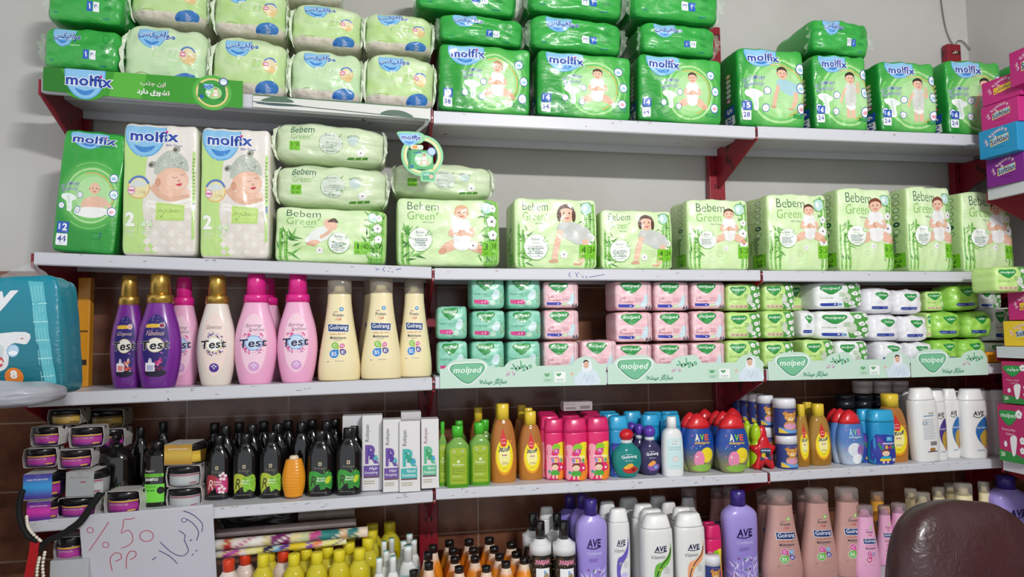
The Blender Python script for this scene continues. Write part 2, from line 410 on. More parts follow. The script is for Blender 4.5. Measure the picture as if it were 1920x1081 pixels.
def place(pr, x0, x1, yt, yb, d, label, group=None, sh=None, tilt=0, yaw=0, cat=None, sd=None, name=None):
    """stand a thing behind the shelf edge: x0..x1 and yt..yb are its outline, d its distance behind the edge"""
    dep = 0
    W = un(x1, (yt + (yb or yt + 60)) / 2, D + d).x - un(x0, (yt + (yb or yt + 60)) / 2, D + d).x
    s = W / pr.w; sy = s if sd is None else sd / pr.d
    if pr.rnd: Y = D + d + pr.d * sy / 2
    else: Y = D + d
    xc = (x0 + x1) / 2
    if sh:
        X = un(xc, yt + 60, Y).x; zb = shz(sh, X) + .001
        q = proj((X, Y, zb)); ym = (yt + q[1]) / 2; X = un(xc, ym, Y).x; zb = shz(sh, X) + .001; q = proj((X, Y, zb)); yb = q[1]
    else:
        zb = un(xc, yb, Y).z; X = un(xc, (yt + yb) / 2, Y).x
    ym = (yt + yb) / 2
    W = un(x1, ym, Y).x - un(x0, ym, Y).x
    if sh and sh < 5:
        e = W * (.46 if not pr.rnd else .3); si = math.sin(math.radians(tilt)); zb = max(shz(sh, X + e) + e * si, shz(sh, X - e) - e * si) + .0012
    elif not sh: zb += .0025
    if pr.name in ('nappy_pack', 'sanitary_pad_pack'): W *= .985
    Ht = un(xc, yt, Y).z - zb
    sx = W / pr.w; sz = Ht / pr.h
    if sd is None: sy = sx
    o = pr.make((X, D + d + pr.d * sy / 2, zb), (0, math.radians(tilt), math.radians(yaw)), (sx, sy, sz))
    if name: o.name = name
    return props(o, label, cat or pr.cat, group)
# ------------------------------------------------------------------ room
def st(name, x0, x1, y0, y1, z0, z1, mt):
    m = M(); box(m, x0, x1, y0, y1, z0, z1, 'ffffff', mt); return props(mobj(name, m), None, None, kind='structure')
XS = un(1852, 364, D - .05).x                  # front edge of the side wall unit
XR = XS + .31
TZ = un(1250, 512, WALL).z
st('wall_back', -2.2, XR + .1, WALL, WALL + .1, TZ, 2.95, 'plaster')
st('wall_back_tiled', -2.2, XR + .1, WALL - .008, WALL + .1, 0, TZ, 'tile')
st('wall_right', XR, XR + .1, -2.4, WALL, TZ, 2.95, 'plaster')
st('wall_right_tiled', XR - .008, XR + .1, -2.4, WALL - .008, 0, TZ, 'tile')
st('floor', -2.2, XR + .1, -2.4, WALL + .1, -.1, 0, 'floor_stone')
st('ceiling', -2.2, XR + .1, -2.4, WALL + .1, 2.95, 3.05, 'ceiling_paint')
m = M(); box(m, .25, 1.45, -.75, -.65, 2.72, 2.78, 'e8e8e8', 'plastic', .004); f = empty('ceiling_lamp', (0, 0, 0))
props(f, 'long white batten lamp fixed under the ceiling', 'lamp'); mobj('housing', m, f)
m = M(); tube(m, [(.3, -.7, 2.708), (1.4, -.7, 2.708)], .013, 'ffffff', 'lamp'); mobj('lamp_tube', m, f)
m = M(); tube(m, [(.6, -.7, 2.78), (.6, -.7, 2.95)], .008, 'cccccc', 'plastic'); tube(m, [(1.1, -.7, 2.78), (1.1, -.7, 2.95)], .008, 'cccccc', 'plastic'); mobj('hanger', m, f)

# ------------------------------------------------------------------ shelving
SD = .27                                       # depth of a board
BAYN = ['left', 'middle', 'right']
LEV = {1: 'top', 2: 'second', 3: 'third', 4: 'fourth', 5: 'lowest'}
def board_mesh(x0, z0, x1, z1, thk, dep=SD):
    pf = [(0, 0), (dep, 0), (dep, -.028), (dep - .012, -.028), (dep - .012, -.006), (dep * .78, -.006), (dep * .76, -.012), (dep * .5, -.012), (dep * .48, -.006),
          (.016, -.006), (.016, -thk), (.003, -thk), (0, -thk + .003), (0, -.003), (.003, 0)]
    pf = pf[1:]
    m = M(); vs = []; N = 8; n = len(pf)
    for i in range(N + 1):
        t = i / N
        for (y, z) in pf: vs.append((x0 + (x1 - x0) * t, y, z0 + (z1 - z0) * t + z))
    fs = [(i * n + k, (i + 1) * n + k, (i + 1) * n + (k + 1) % n, i * n + (k + 1) % n) for i in range(N) for k in range(n)]
    fs += [tuple(range(n)), tuple(N * n + k for k in range(n))[::-1]]
    m.add(vs, fs, 'ffffff', 'shelf_paint', False); return m
lbl = {(1, 0): 'white steel shelf under the pale green bundles, behind the green card banner', (1, 1): 'top white steel shelf under the three large green packs with stacks on them',
       (1, 2): 'top white steel shelf beside the wall cable, under the narrow green packs', (2, 0): 'white steel shelf under two tall sleeping newborn packs, small blue pen marks on its edge',
       (2, 1): 'white steel shelf with a blue pen price above the sanitary pads', (2, 2): 'white steel shelf under the five bamboo print packs near the corner',
       (3, 0): 'white steel shelf under the purple and pink softener bottles', (3, 1): 'white steel shelf hidden behind two mint card banners', (3, 2): 'white steel shelf behind the mint banners beside the corner',
       (4, 0): 'scuffed white steel shelf under the black bottles and round jars', (4, 1): 'scuffed white steel shelf under the oil and children shampoo bottles', (4, 2): 'scuffed white steel shelf under the bear talc cans and white bottles',
       (5, 0): 'lowest white shelf under the yellow capped oil bottles', (5, 1): 'lowest white shelf under the black capped orange bottles', (5, 2): 'lowest white shelf under the rose and pink bottles'}
PX = [un(64, 480, D).x - .012, un(812, 500, D).x, un(1427.5, 500, D).x, un(1789.5, 96, D + .272).x]
XJ = PX[1:3]
for s in (1, 2, 3, 4, 5):
    for b in range(3):
        if s < 5:
            l = SHX[s][(0, 3, 5)[b]:(3, 5, 7)[b]]; z0, z1 = l[0][1], l[-1][1]; x0, x1 = l[0][0], l[-1][0]
        else:
            x0, x1 = ((SHX[4][0][0], XJ[0] - .004), (XJ[0] + .004, XJ[1] - .004), (XJ[1] + .004, XR - .02))[b]; z0 = z1 = Z5
        if b > 0: x0 = PX[b] + .0045
        if b < 2: x1 = PX[b + 1] - .0045
        x1 = min(x1, XR - .055)
        dep = SD if s < 5 else .33
        mm = board_mesh(0, z0, x1 - x0, z1, THK.get(s, .034), dep)
        if s < 5:                              # writing and wear on the lips
            a = Art(1000, 40); L = x1 - x0; rr = random.Random(s * 10 + b)
            if s == 2 and b == 0:
                a.line([(847, 30), (853, 24), (848, 20)], 1.6, '26338c'); a.line([(853, 24), (858, 28)], 1.6, '26338c'); a.line([(872, 34), (866, 25), (872, 18)], 1.8, '26338c'); a.line([(880, 20), (884, 20)], 2, '26338c'); a.line([(890, 18), (894, 18)], 2, '26338c'); a.line([(902, 26), (916, 31)], 2.4, '26338c')
            if s == 2 and b == 1:
                a.line([(395, 28), (390, 18), (397, 10)], 1.8, '26338c'); a.line([(410, 28), (414, 20), (421, 28)], 1.8, '26338c'); a.line([(414, 20), (416, 10)], 1.8, '26338c'); a.line([(430, 14), (436, 9)], 2, '26338c'); a.line([(442, 15), (446, 7)], 1.8, '26338c'); a.line([(452, 10), (500, 21)], 2, '26338c', 2)
            for k in range({1: 6, 2: 9, 3: 12, 4: 30}[s]):
                x = rr.random() * 960 + 15; y = 40 - abs(rr.gauss(0, 12)); c = rr.choice(['3a3230', '5b4a44', '2c2a2c', '75665e'])
                q = rr.random() * 5 + 1.5
                a.line([(x, y), (x + q * rr.uniform(-1, 1), y - q * .6), (x + q, y + q * rr.uniform(-.8, .5)), (x + q * 1.6, y - q * .4)], rr.uniform(.5, 1.7), c)
                if rr.random() < .5: a.ell(x + rr.uniform(-6, 6), y - rr.random() * 5, rr.uniform(.5, 1.5), rr.uniform(.5, 1.2), c, n=7)
            th = THK[s]
            def fn(x, z, z0=z0, z1=z1, L=L): return Vector((x, 0, z0 + (z1 - z0) * min(1, max(0, x / L)) + z))
            a.l = [([(p[0], min(39.5, max(2, p[1]))) for p in pts], tr, c) for pts, tr, c in a.l]
            a.put(mm, L, th * .96, fn, 'matte', off=.0003, step=0, z0=-th / 2, x0=L / 2)
        o = mobj('shelf_board', mm); o.location = (x0, D - (dep - SD), 0)
        props(o, lbl[s, b], 'shelf', 'white steel shelf boards of the wall unit')
# uprights with their brackets
for i, X in enumerate(PX):
    t = empty('shelf_upright', (X, D, 0))
    ztop = un((200, 795, 1346, 1790)[i], (60, 90, 50, 82)[i], D + .27).z
    props(t, ('dark red shelf upright at the left end of the unit', 'dark red slotted shelf upright between the black bottles and the orange bottles', 'dark red slotted shelf upright with a big bracket above the bamboo print packs', 'dark red shelf upright in the corner with a cable over its top')[i], 'shelf upright', 'dark red shelf uprights')
    m = M(); y0, y1 = .272, .30
    box(m, -.03, .03, y0, y1, 0.02, ztop, '9a1c2c', 'red_paint', .003)
    sl = m; z = .3
    while z < ztop - .02:
        for sx in (-.009, .009): box(sl, sx - .002, sx + .002, y0 - .0004, y0 + .001, z, z + .016, '1a0a0c', 'matte')
        z += .05
    if i == 3:
        tube(m, [(.004, y0 + .001, ztop - .034), (.004, y0 - .005, ztop - .034)], .008, 'b9a58f', 'gold', 12); tube(m, [(-.006, y0, ztop - .037), (-.006, y0 - .002, ztop - .037)], .003, 'e8e0e0', 'plastic', 8)
    mobj('post', m, t)
    for s in (1, 2, 3, 4):
        zz = shz(s, X) - .004; th = THK[s]
        m = M(); g = .0028
        pts = [(-.001, zz), (-.001, zz - th - .002), (.012, zz - th - .004), (.245, zz - .125 - th * .3), (.272, zz - .125 - th * .3), (.272, zz)]
        if i == 3: pts = [(.02, zz - .0275), (.02, zz - th - .002)] + pts[3:5] + [(.2715, zz - .0275)]
        xo = SHX[s][0][0] - .004 - X if i == 0 else 0
        vs = [(sx + xo, y, z) for sx in (-g, g) for y, z in pts]; n = len(pts)
        m.add(vs, [tuple(range(n))[::-1], tuple(range(n, 2 * n))] + [(k, (k + 1) % n, n + (k + 1) % n, n + k) for k in range(n)], '7d1424', 'red_paint', False)
        mobj('bracket', m, t)
        if i in (1, 2):
            m = M()
            for k in range(5):
                rr = random.Random(i * 9 + s * 3 + k); box(m, -.0026, .0026, -.0016, -.0008, zz - th * (k + rr.random() * .7) / 5, zz - th * k / 5, rr.choice(['e0d8d4', '1c1214', '2a1a1c', '8a1626']), 'matte')
            mobj('bracket_tip_wear', m, t)
# screwed red plate at the top of the corner upright and the cable that runs over it
def px3(l, Y): return [un(x, y, Y) for x, y in l]
m = M(); tube(m, crom(px3([(1762, -30), (1766, 10), (1773, 50), (1782, 75), (1787, 82)], WALL - .008), 5), .0022, '77757a', 'plastic', 6)
tube(m, crom(px3([(1793, 82), (1797, 76), (1806, 78), (1818, 92), (1828, 112), (1836, 135)], WALL - .009), 5), .0022, '77757a', 'plastic', 6)
props(mobj('wall_cable', m), 'thin grey cable hanging down the wall to the top of the corner upright', 'cable')
# side wall unit (right), only its far end is in view
ZS = {'a': un(1851, 355, D - .05).z, 'b': un(1862, 649, D - .05).z, 'c': un(1868, 860, D - .05).z, 'd': un(1880, 1010, D - .05).z}
for k, z in ZS.items():
    m = M(); L = 1.1
    pf = [(0, 0), (.27, 0), (.27, -.03), (.255, -.03), (.255, -.006), (.016, -.006), (.016, -.036), (0, -.036)]; n = len(pf)
    y0 = D - .05
    vs = [(x, y, zz) for y in (0, -L) for x, zz in pf]
    m.add(vs, [tuple(range(n)), tuple(range(n, 2 * n))[::-1]] + [(i, n + i, n + (i + 1) % n, (i + 1) % n) for i in range(n)], 'ffffff', 'shelf_paint', False)
    o = mobj('shelf_board', m); o.location = (XS, y0, z)
    props(o, {'a': 'white side shelf end under the tower of floral tissue boxes', 'b': 'white side shelf end under the yellow floral tissue box', 'c': 'white side shelf end under the lower magenta carton', 'd': 'lowest white side shelf behind the brown chair back'}[k], 'shelf', 'white side wall shelf boards')
t = empty('shelf_upright', (XR - .012, D - .02, 0)); props(t, 'dark red upright carrying the side shelves in the corner', 'shelf upright')
m = M(); box(m, -.012, .0, -.03, .03, .02, 2.35, 'ffffff', 'red_paint', .002); mobj('post', m, t)
for k, z in ZS.items():
    if k == 'd': continue
    m = M(); pts = [(-.012, z - .006), (-.296, z - .006), (-.296, z - .045), (-.27, z - .05), (-.03, z - .16), (-.012, z - .16)]; n = 6
    vs = [(x, y, zz) for y in (-.0255, -.023) for x, zz in pts]
    m.add(vs, [tuple(range(n)), tuple(range(n, 2 * n))[::-1]] + [(i, (i + 1) % n, n + (i + 1) % n, n + i) for i in range(n)], 'ffffff', 'red_paint', False); mobj('bracket', m, t)
# ------------------------------------------------------------------ printed artwork
BLU = '2347a8'; SKIN = 'ecbfa6'; SKIN2 = 'dca68a'
def baby(a, cx, cy, s, pose='sit', hair='3b2a22', shirt='f3f1ee', skin=SKIN):
    """a printed child, cx,cy = middle of the head, s = head height"""
    E = a.ell
    if pose == 'sit':
        E(cx - .75 * s, cy - 2.25 * s, .75 * s, .34 * s, skin, 25); E(cx + .8 * s, cy - 2.25 * s, .8 * s, .34 * s, skin, -25)
        E(cx - 1.3 * s, cy - 2.6 * s, .3 * s, .2 * s, SKIN2, 20); E(cx + 1.4 * s, cy - 2.6 * s, .3 * s, .2 * s, SKIN2, -20)
        E(cx, cy - 2.2 * s, .55 * s, .38 * s, 'f4f4f2')
        a.blob([(cx - .5 * s, cy - .5 * s), (cx, cy - .42 * s), (cx + .5 * s, cy - .5 * s), (cx + .68 * s, cy - 1.2 * s), (cx + .5 * s, cy - 2.05 * s), (cx, cy - 2.15 * s), (cx - .5 * s, cy - 2.05 * s), (cx - .68 * s, cy - 1.2 * s)], shirt)
        a.line([(cx - .62 * s, cy - 1 * s), (cx - .78 * s, cy - 1.5 * s), (cx - .15 * s, cy - 1.45 * s)], .27 * s, skin, 3)
        a.line([(cx + .62 * s, cy - 1 * s), (cx + .78 * s, cy - 1.5 * s), (cx + .15 * s, cy - 1.4 * s)], .27 * s, skin, 3)
        E(cx - .08 * s, cy - 1.4 * s, .2 * s, .22 * s, SKIN2); E(cx + .1 * s, cy - 1.36 * s, .18 * s, .2 * s, skin)
    elif pose == 'stand':
        a.rect(cx - .42 * s, cy - 3.2 * s, cx - .05 * s, cy - 2.3 * s, skin); a.rect(cx + .05 * s, cy - 3.2 * s, cx + .42 * s, cy - 2.3 * s, skin)
        E(cx, cy - 2.25 * s, .5 * s, .3 * s, 'f6f6f4')
        a.blob([(cx - .45 * s, cy - .45 * s), (cx + .45 * s, cy - .45 * s), (cx + .55 * s, cy - 1.2 * s), (cx + .5 * s, cy - 2.1 * s), (cx - .5 * s, cy - 2.1 * s), (cx - .55 * s, cy - 1.2 * s)], shirt)
        a.line([(cx - .5 * s, cy - .8 * s), (cx - .8 * s, cy - 1.4 * s), (cx - 1 * s, cy - 2 * s)], .22 * s, skin, 3)
        a.line([(cx + .5 * s, cy - .8 * s), (cx + .85 * s, cy - 1.1 * s), (cx + .72 * s, cy - .4 * s)], .22 * s, skin, 3); E(cx + .72 * s, cy - .35 * s, .14 * s, .18 * s, skin)
    elif pose[:5] == 'crawl':
        E(cx + .75 * s, cy - 1.2 * s, .8 * s, .5 * s, shirt, -8); a.blob([(cx - .4 * s, cy - .5 * s), (cx + .6 * s, cy - .5 * s), (cx + 1.4 * s, cy - .9 * s), (cx + 1.4 * s, cy - 1.5 * s), (cx + .5 * s, cy - 1.6 * s), (cx - .5 * s, cy - 1.1 * s)], shirt)
        a.line([(cx - .35 * s, cy - .9 * s), (cx - .6 * s, cy - 1.7 * s), (cx - .75 * s, cy - 2.5 * s)], .34 * s, skin, 3)
        a.line([(cx + 1.1 * s, cy - 1.4 * s), (cx + 1.1 * s, cy - 2 * s), (cx + .8 * s, cy - 2.6 * s)], .38 * s, skin, 3)
        for q in (-1, -.3, .4): E(cx - (.85 + q * .22) * s, cy - 2.6 * s, .13 * s, .08 * s, SKIN2); E(cx + (.7 + q * .2) * s, cy - 2.75 * s, .12 * s, .08 * s, SKIN2)
    elif pose == 'tummy':
        E(cx + .2 * s, cy - 1.2 * s, .95 * s, .6 * s, skin); a.line([(cx - .5 * s, cy - .9 * s), (cx - .9 * s, cy - 1.5 * s), (cx - .3 * s, cy - 1.7 * s)], .34 * s, skin, 3)
        a.line([(cx + .8 * s, cy - .8 * s), (cx + 1.4 * s, cy - 1.3 * s), (cx + 1.6 * s, cy - 1.7 * s)], .34 * s, skin, 3)
        E(cx + .3 * s, cy - 1.85 * s, 1.5 * s, .32 * s, 'f7f7f5')
    E(cx, cy, .43 * s, .5 * s, skin); E(cx - .43 * s, cy - .04 * s, .08 * s, .12 * s, SKIN2); E(cx + .43 * s, cy - .04 * s, .08 * s, .12 * s, SKIN2)
    if hair: a.blob([(cx - .44 * s, cy + .02 * s), (cx - .42 * s, cy + .36 * s), (cx, cy + .55 * s), (cx + .42 * s, cy + .36 * s), (cx + .44 * s, cy + .02 * s), (cx + .33 * s, cy + .22 * s), (cx, cy + .3 * s), (cx - .33 * s, cy + .22 * s)], hair)
    if pose == 'crawl' and hair:
        for q in (-1, 1): E(cx + q * .44 * s, cy - .1 * s, .12 * s, .34 * s, hair)
    for q in (-1, 1): E(cx + q * .16 * s, cy + .02 * s, .05 * s, .05 * s, '2a2220', n=10)
    E(cx, cy - .1 * s, .05 * s, .04 * s, SKIN2, n=8); a.line([(cx - .13 * s, cy - .22 * s), (cx, cy - .28 * s), (cx + .13 * s, cy - .22 * s)], .06 * s, 'b8434c')
    return a
def smile_blob(a, cx, top, r, ry=None):
    ry = ry or r
    p = [(cx - r, top)] + [(cx + r * math.cos(math.radians(t)), top - ry * .12 + ry * .88 * math.sin(math.radians(t))) for t in range(180, 361, 12)] + [(cx + r, top)]
    a.poly([(cx + (x - cx) * 1.05, top - (top - y) * 1.04) for x, y in p], '5ea8dd'); a.poly(p, '8cc4ec')
    a.blob([(cx - r * .5, top - ry * .66), (cx, top - ry * .74), (cx + r * .5, top - ry * .66), (cx + r * .28, top - ry * .84), (cx, top - ry * .9), (cx - r * .28, top - ry * .84)], '3f86cf')
def molword(a, x0, y0, x1, y1, ol='f8f8f8'):
    a.text('molfix', x0, y0, x1, y1, BLU, bold=.034, out=ol, ow=.045, res=3); a.ell(x0 + (x1 - x0) * .752, y0 + (y1 - y0) * .93, (x1 - x0) * .032, (y1 - y0) * .11, 'd83a8c', n=12)
def icon(a, cx, cy, r, mid='b9d8f0'):
    a.disc(cx, cy, r, 'f4f8fb', '2f5fb0', r * .16); a.ell(cx, cy - r * .1, r * .55, r * .35, mid, n=12)
def nappy(a, cx, cy, s, c='eef6f2'):
    a.blob([(cx - .8 * s, cy + .7 * s), (cx, cy + .8 * s), (cx + .75 * s, cy + .5 * s), (cx + .72 * s, cy + .2 * s), (cx + .35 * s, cy), (cx + .4 * s, cy - .9 * s), (cx - .1 * s, cy - 1 * s), (cx - .2 * s, cy - .1 * s), (cx - .8 * s, cy + .3 * s)], c)
    a.line([(cx - .1 * s, cy + .6 * s), (cx + .12 * s, cy - .8 * s)], .16 * s, 'c9e2d6')
def mol_front(W, H, size, cnt, pose, hair, shirt='f3f1ee', tall=False):
    a = Art(W, H); S = min(W * .78, H * .92)
    if tall: cx, cy, R_ = W * .55, H * .47, W * .36
    else: cx, cy, R_ = W * .60, H * .46, H * .36
    for r, t_, cc in ((1.19, .15, '5fbf55'), (1.17, .11, '86cf74'), (1.15, .07, 'b2e09e')): a.ring(cx, cy, R_ * r, R_ * r, R_ * t_, cc)
    for r, t_, cc in ((1.42, .1, '4fb54c'), (1.4, .06, '74c666')):
        for a0, a1 in ((150, 212), (-32, 30)) if not tall else ((55, 125), (235, 305)): a.ring(cx, cy, R_ * r, R_ * r, R_ * t_, cc, a0, a1)
    a.ell(cx, cy, R_ * .97, R_ * .97, '9ed98a', n=36); a.ell(cx + R_ * .1, cy, R_ * .8, R_ * .8, 'b4e2a2', n=30)
    a.ring(cx, cy, R_, R_ * .96, R_ * .045, 'd6b25a', -70, 110)
    if tall: smile_blob(a, W * .42, H, W * .3, H * .145); molword(a, W * .15, H * .895, W * .86, H * .965); a.text('Baby Diaper', W * .55, H * .868, W * .84, H * .885, BLU)
    elif W > H * 1.2: smile_blob(a, W * .28, H * .98, W * .19, H * .29); molword(a, W * .12, H * .80, W * .49, H * .93); a.text('Baby Diaper', W * .35, H * .755, W * .5, H * .785, 'e8f2ff')
    else: smile_blob(a, W * .34, H * .99, W * .24, H * .23); molword(a, W * .15, H * .825, W * .62, H * .93); a.text('Baby Diaper', W * .42, H * .785, W * .62, H * .81, 'e8f2ff')
    bs = R_ * (.46 if pose != 'tummy' else .5)
    baby(a, cx + R_ * .12, cy + R_ * (.62 if pose != 'tummy' else .3), bs, pose, hair, shirt)
    if pose == 'tummy': a.ell(cx + .0 * R_, cy - R_ * .72, R_ * .7, R_ * .2, 'f5f6f3')
    tx = cx - R_ * .98
    a.text('3D COMFORT', tx - R_ * .42, cy + R_ * .34, tx + R_ * .42, cy + R_ * .5, '2b4f9e', bold=.02, arc=R_ * .9, rot=8, out='ffffff', ow=.03, res=1)
    a.text('TECHNOLOGY', tx - R_ * .38, cy + R_ * .14, tx + R_ * .38, cy + R_ * .28, '2b4f9e', bold=.02, arc=R_ * .8, rot=8, out='ffffff', ow=.03, res=1)
    nappy(a, tx + R_ * .02, cy - R_ * .3, R_ * .4)
    for dx, dy in ((.5, -.02), (-.28, -.5), (.44, -.62)): icon(a, tx + R_ * dx, cy + R_ * dy, R_ * .14, 'e3e0dc')
    xr = cx + R_ * (1.12 if not tall else .95)
    for k, (dx, dy) in enumerate(((-.08, .8), (.16, .12), (.1, -.6))): icon(a, min(W * .94, xr + R_ * dx * (1 if not tall else .3)), cy + R_ * dy, R_ * .2, ('9cc8ea', 'a8d4ea', 'e8a5b8')[k])
    b = H * .13 if not tall else H * .075; bx = W * .04 if not tall else W * .06; by = H * .2 if not tall else H * .15
    q = min(b, W * .12) if not tall else W * .17
    a.rrect(bx, by, bx + q * 1.15, by + q, q * .08, '2858b8'); a.text(size, bx + q * .52, by + q * .22, bx + q * 1, by + q * .85, 'ffffff', bold=.03); a.rect(bx + q * .15, by + q * .3, bx + q * .3, by + q * .8, 'cfe0ff')
    a.text('6-9 kg', bx + q * .5, by + q * .06, bx + q * 1.05, by + q * .16, 'dbe8ff', res=1)
    a.rrect(bx, by - q * 1.12, bx + q * 1.1, by - q * .06, q * .08, 'f6f7fb'); a.text(cnt, bx + q * .15, by - q * .8, bx + q * .95, by - q * .22, '26479c', bold=.02); a.text('pcs', bx + q * .38, by - q * 1.02, bx + q * .7, by - q * .88, '26479c', res=1)
    rx = W * .8 if not tall else W * .62
    a.rrect(rx, H * .12, rx + W * .15, H * .17, H * .006, '1c7a3c'); a.rrect(rx + W * .005, H * .125, rx + W * .145, H * .165, H * .004, '2f9e47'); a.line([(rx + W * .12, H * .145), (rx + W * .13, H * .132), (rx + W * .15, H * .175)], H * .008, '1467a0')
    return a, (cx / W * 2 - 1, cy / H * 2 - 1, R_)
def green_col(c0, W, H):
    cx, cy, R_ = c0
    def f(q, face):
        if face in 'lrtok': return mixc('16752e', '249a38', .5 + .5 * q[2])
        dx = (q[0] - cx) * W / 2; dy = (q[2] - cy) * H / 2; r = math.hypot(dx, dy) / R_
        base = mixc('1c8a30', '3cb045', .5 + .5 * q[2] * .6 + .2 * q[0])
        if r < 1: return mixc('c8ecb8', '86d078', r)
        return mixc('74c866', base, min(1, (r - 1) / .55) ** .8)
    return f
def side_strip(s, size, cnt, cols=('e6c84e', 'efe2a0', 'e8e8e0', 'e8e8e0', 'e8e8e0', 'd4387c'), bg=None):
    a = Art(40, 140)
    if bg: a.rect(8, 4, 33, 136, bg)
    for k, c in enumerate(cols): a.disc(25, 98 - k * 9, 3.9, 'f2f4ec', c, 1.4)
    a.rect(18, 26, 33, 42, '2858b8'); a.text(size, 21, 30, 30, 38, 'ffffff', rot=-90, bold=.03); a.rect(18, 8, 33, 24, 'f5f6fa'); a.text(cnt, 19, 12, 32, 20, '26479c', rot=-90, bold=.03)
    a.lines(12, 108, 16, 128, 6, '125a24'); return a
class LeftFn:
    def __init__(s, so): s.s = so; s.nrm = Vector((-1, 0, 0))
    def __call__(s, x, z): return s.s.left(x, z)
def pk(name, w, h, d, art, col, mt='film', n=9, bulge=.012, wr=.003, seed=1, side=None, cat='nappy pack', flaps=None, N=34, taper=0, ins=1):
    so = Soft(w, h, d, n, bulge, wr, seed, taper); m = M(); so.mesh(m, col, mt, N)
    if art: art.put(m, w * ins, h * ins, so.front, mt, lines=so.cuts())
    if side: side.put(m, d, h, LeftFn(so), mt, lines=so.cuts(True))
    P = Proto(name, cat, w, h, d); P.part('wrapper', m)
    if flaps: P.parts += [(a_, b_.build(a_), c_) for a_, b_, c_ in flaps(so)]
    return P
def fins(colr, mt='film', sz=.02, lo=.05, hi=.95, side=(-1, 1)):
    """crimped seal fins at the ends of a bundle"""
    def f(so):
        out = []
        for sd in side:
            m = M(); vs = []; N = 22; K = 4
            for i in range(N + 1):
                t = i / N; z = (lo + (hi - lo) * t) * so.h; e = math.sin(PI * t) ** .4
                y0 = -so.d / 2 * (.55 + .3 * math.sin(PI * t))
                x0 = sd * so.w / 2 * (1 - .06 * abs(2 * t - 1) ** 3) * .985
                for k in range(K + 1):
                    u = k / K; r = noise.noise(Vector((i * .35 + so.seed, k * .5, sd * 3)))
                    vs.append((x0 + sd * (u * sz * (.35 + .65 * e) + r * .004 * u), y0 + .012 * u * math.sin(i * 1.1 + k) + r * .006 - .01 * u, z + r * .003))
            fs = [(i * (K + 1) + k, i * (K + 1) + k + 1, (i + 1) * (K + 1) + k + 1, (i + 1) * (K + 1) + k) for i in range(N) for k in range(K)]
            m.add(vs, fs, colr, mt); out.append(('seal_fin' if sd < 0 else 'seal_fin_', m, None))
        return [('seal_fin', o[1], None) for o in out]
    return f
def crease_col(base, hi, lo, k=1):
    def f(q, face):
        return mixc(lo, hi, .5 + .5 * q[2] * k) if face != 'f' else mixc(base, hi, max(0, 1 - math.hypot(q[0], q[2])) * .6)
    return f
# --- green packs standing
PR = {}
for key, (W, H, size, cnt, pose, hair, shirt) in {'g3': (190, 135, '3', '38', 'sit', 'b98c68', 'f3f3ef'), 'g4': (182, 125, '4', '34', 'sit', '5a4232', 'f3f3ef'),
        'g5': (130, 140, '5', '28', 'crawlb', '4a3428', 'a9d3dc'), 'g6': (118, 138, '6', '24', 'stand', '2f2019', 'd9dcd6'), 'g2': (128, 235, '2', '44', 'tummy', None, 'f3f3ef')}.items():
    a, c0 = mol_front(W, H, size, cnt, pose, hair, shirt, key == 'g2'); k = .00165
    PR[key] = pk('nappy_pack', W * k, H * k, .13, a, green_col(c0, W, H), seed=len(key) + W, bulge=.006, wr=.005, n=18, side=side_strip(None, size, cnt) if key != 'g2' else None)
# --- green packs lying
def lying(num, cnt, order, seed):
    a = Art(190, 76); smile_blob(a, 52, 74, 28, 36)
    a.text(fa('مولفیکس'), 28, 48, 96, 66, BLU, bold=.03, out='e9f1fa', ow=.04); a.lines(70, 40, 98, 44, 1, 'bfe6b8', 2)
    sq = [('2f63c4', 'ffffff', num), ('f3f5fb', '22409a', cnt)]
    if order: sq.reverse()
    x = 104
    for bg, fg, s in sq: a.rect(x, 17, x + 15, 34, bg); a.text(s, x + (5 if len(s) == 1 else 2), 21, x + (10 if len(s) == 1 else 13), 31, fg, bold=.02); x += 17
    a.line([(150, 60), (160, 68), (168, 60), (160, 48), (150, 60)], 1.2, '17803a', 3); a.lines(148, 38, 168, 46, 3, '17803a'); a.lines(148, 22, 170, 30, 3, '17803a')
    a.lines(16, 10, 30, 13, 1, '0f6e90', 2); a.lines(146, 6, 164, 9, 1, '0f6e90', 2)
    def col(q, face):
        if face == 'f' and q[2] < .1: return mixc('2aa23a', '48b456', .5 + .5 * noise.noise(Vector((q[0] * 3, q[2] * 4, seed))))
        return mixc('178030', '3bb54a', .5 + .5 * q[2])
    sd = Art(40, 140); sd.rect(8, 40, 14, 130, '2c9a40'); sd.rect(18, 30, 30, 60, 'cfd8cf'); sd.lines(19, 64, 29, 90, 5, 'd0d8d0')
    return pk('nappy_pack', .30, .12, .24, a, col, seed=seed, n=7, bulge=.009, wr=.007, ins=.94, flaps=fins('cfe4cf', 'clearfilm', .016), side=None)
PR['l3'] = lying('۳', '۳۸', 0, 3); PR['l4'] = lying('۴', '۳۴', 1, 4); PR['l5'] = lying('۵', '۲۸', 0, 5); PR['l6'] = lying('۶', '۲۴', 1, 6); PR['l1'] = lying('۱', '۳۰', 0, 7)
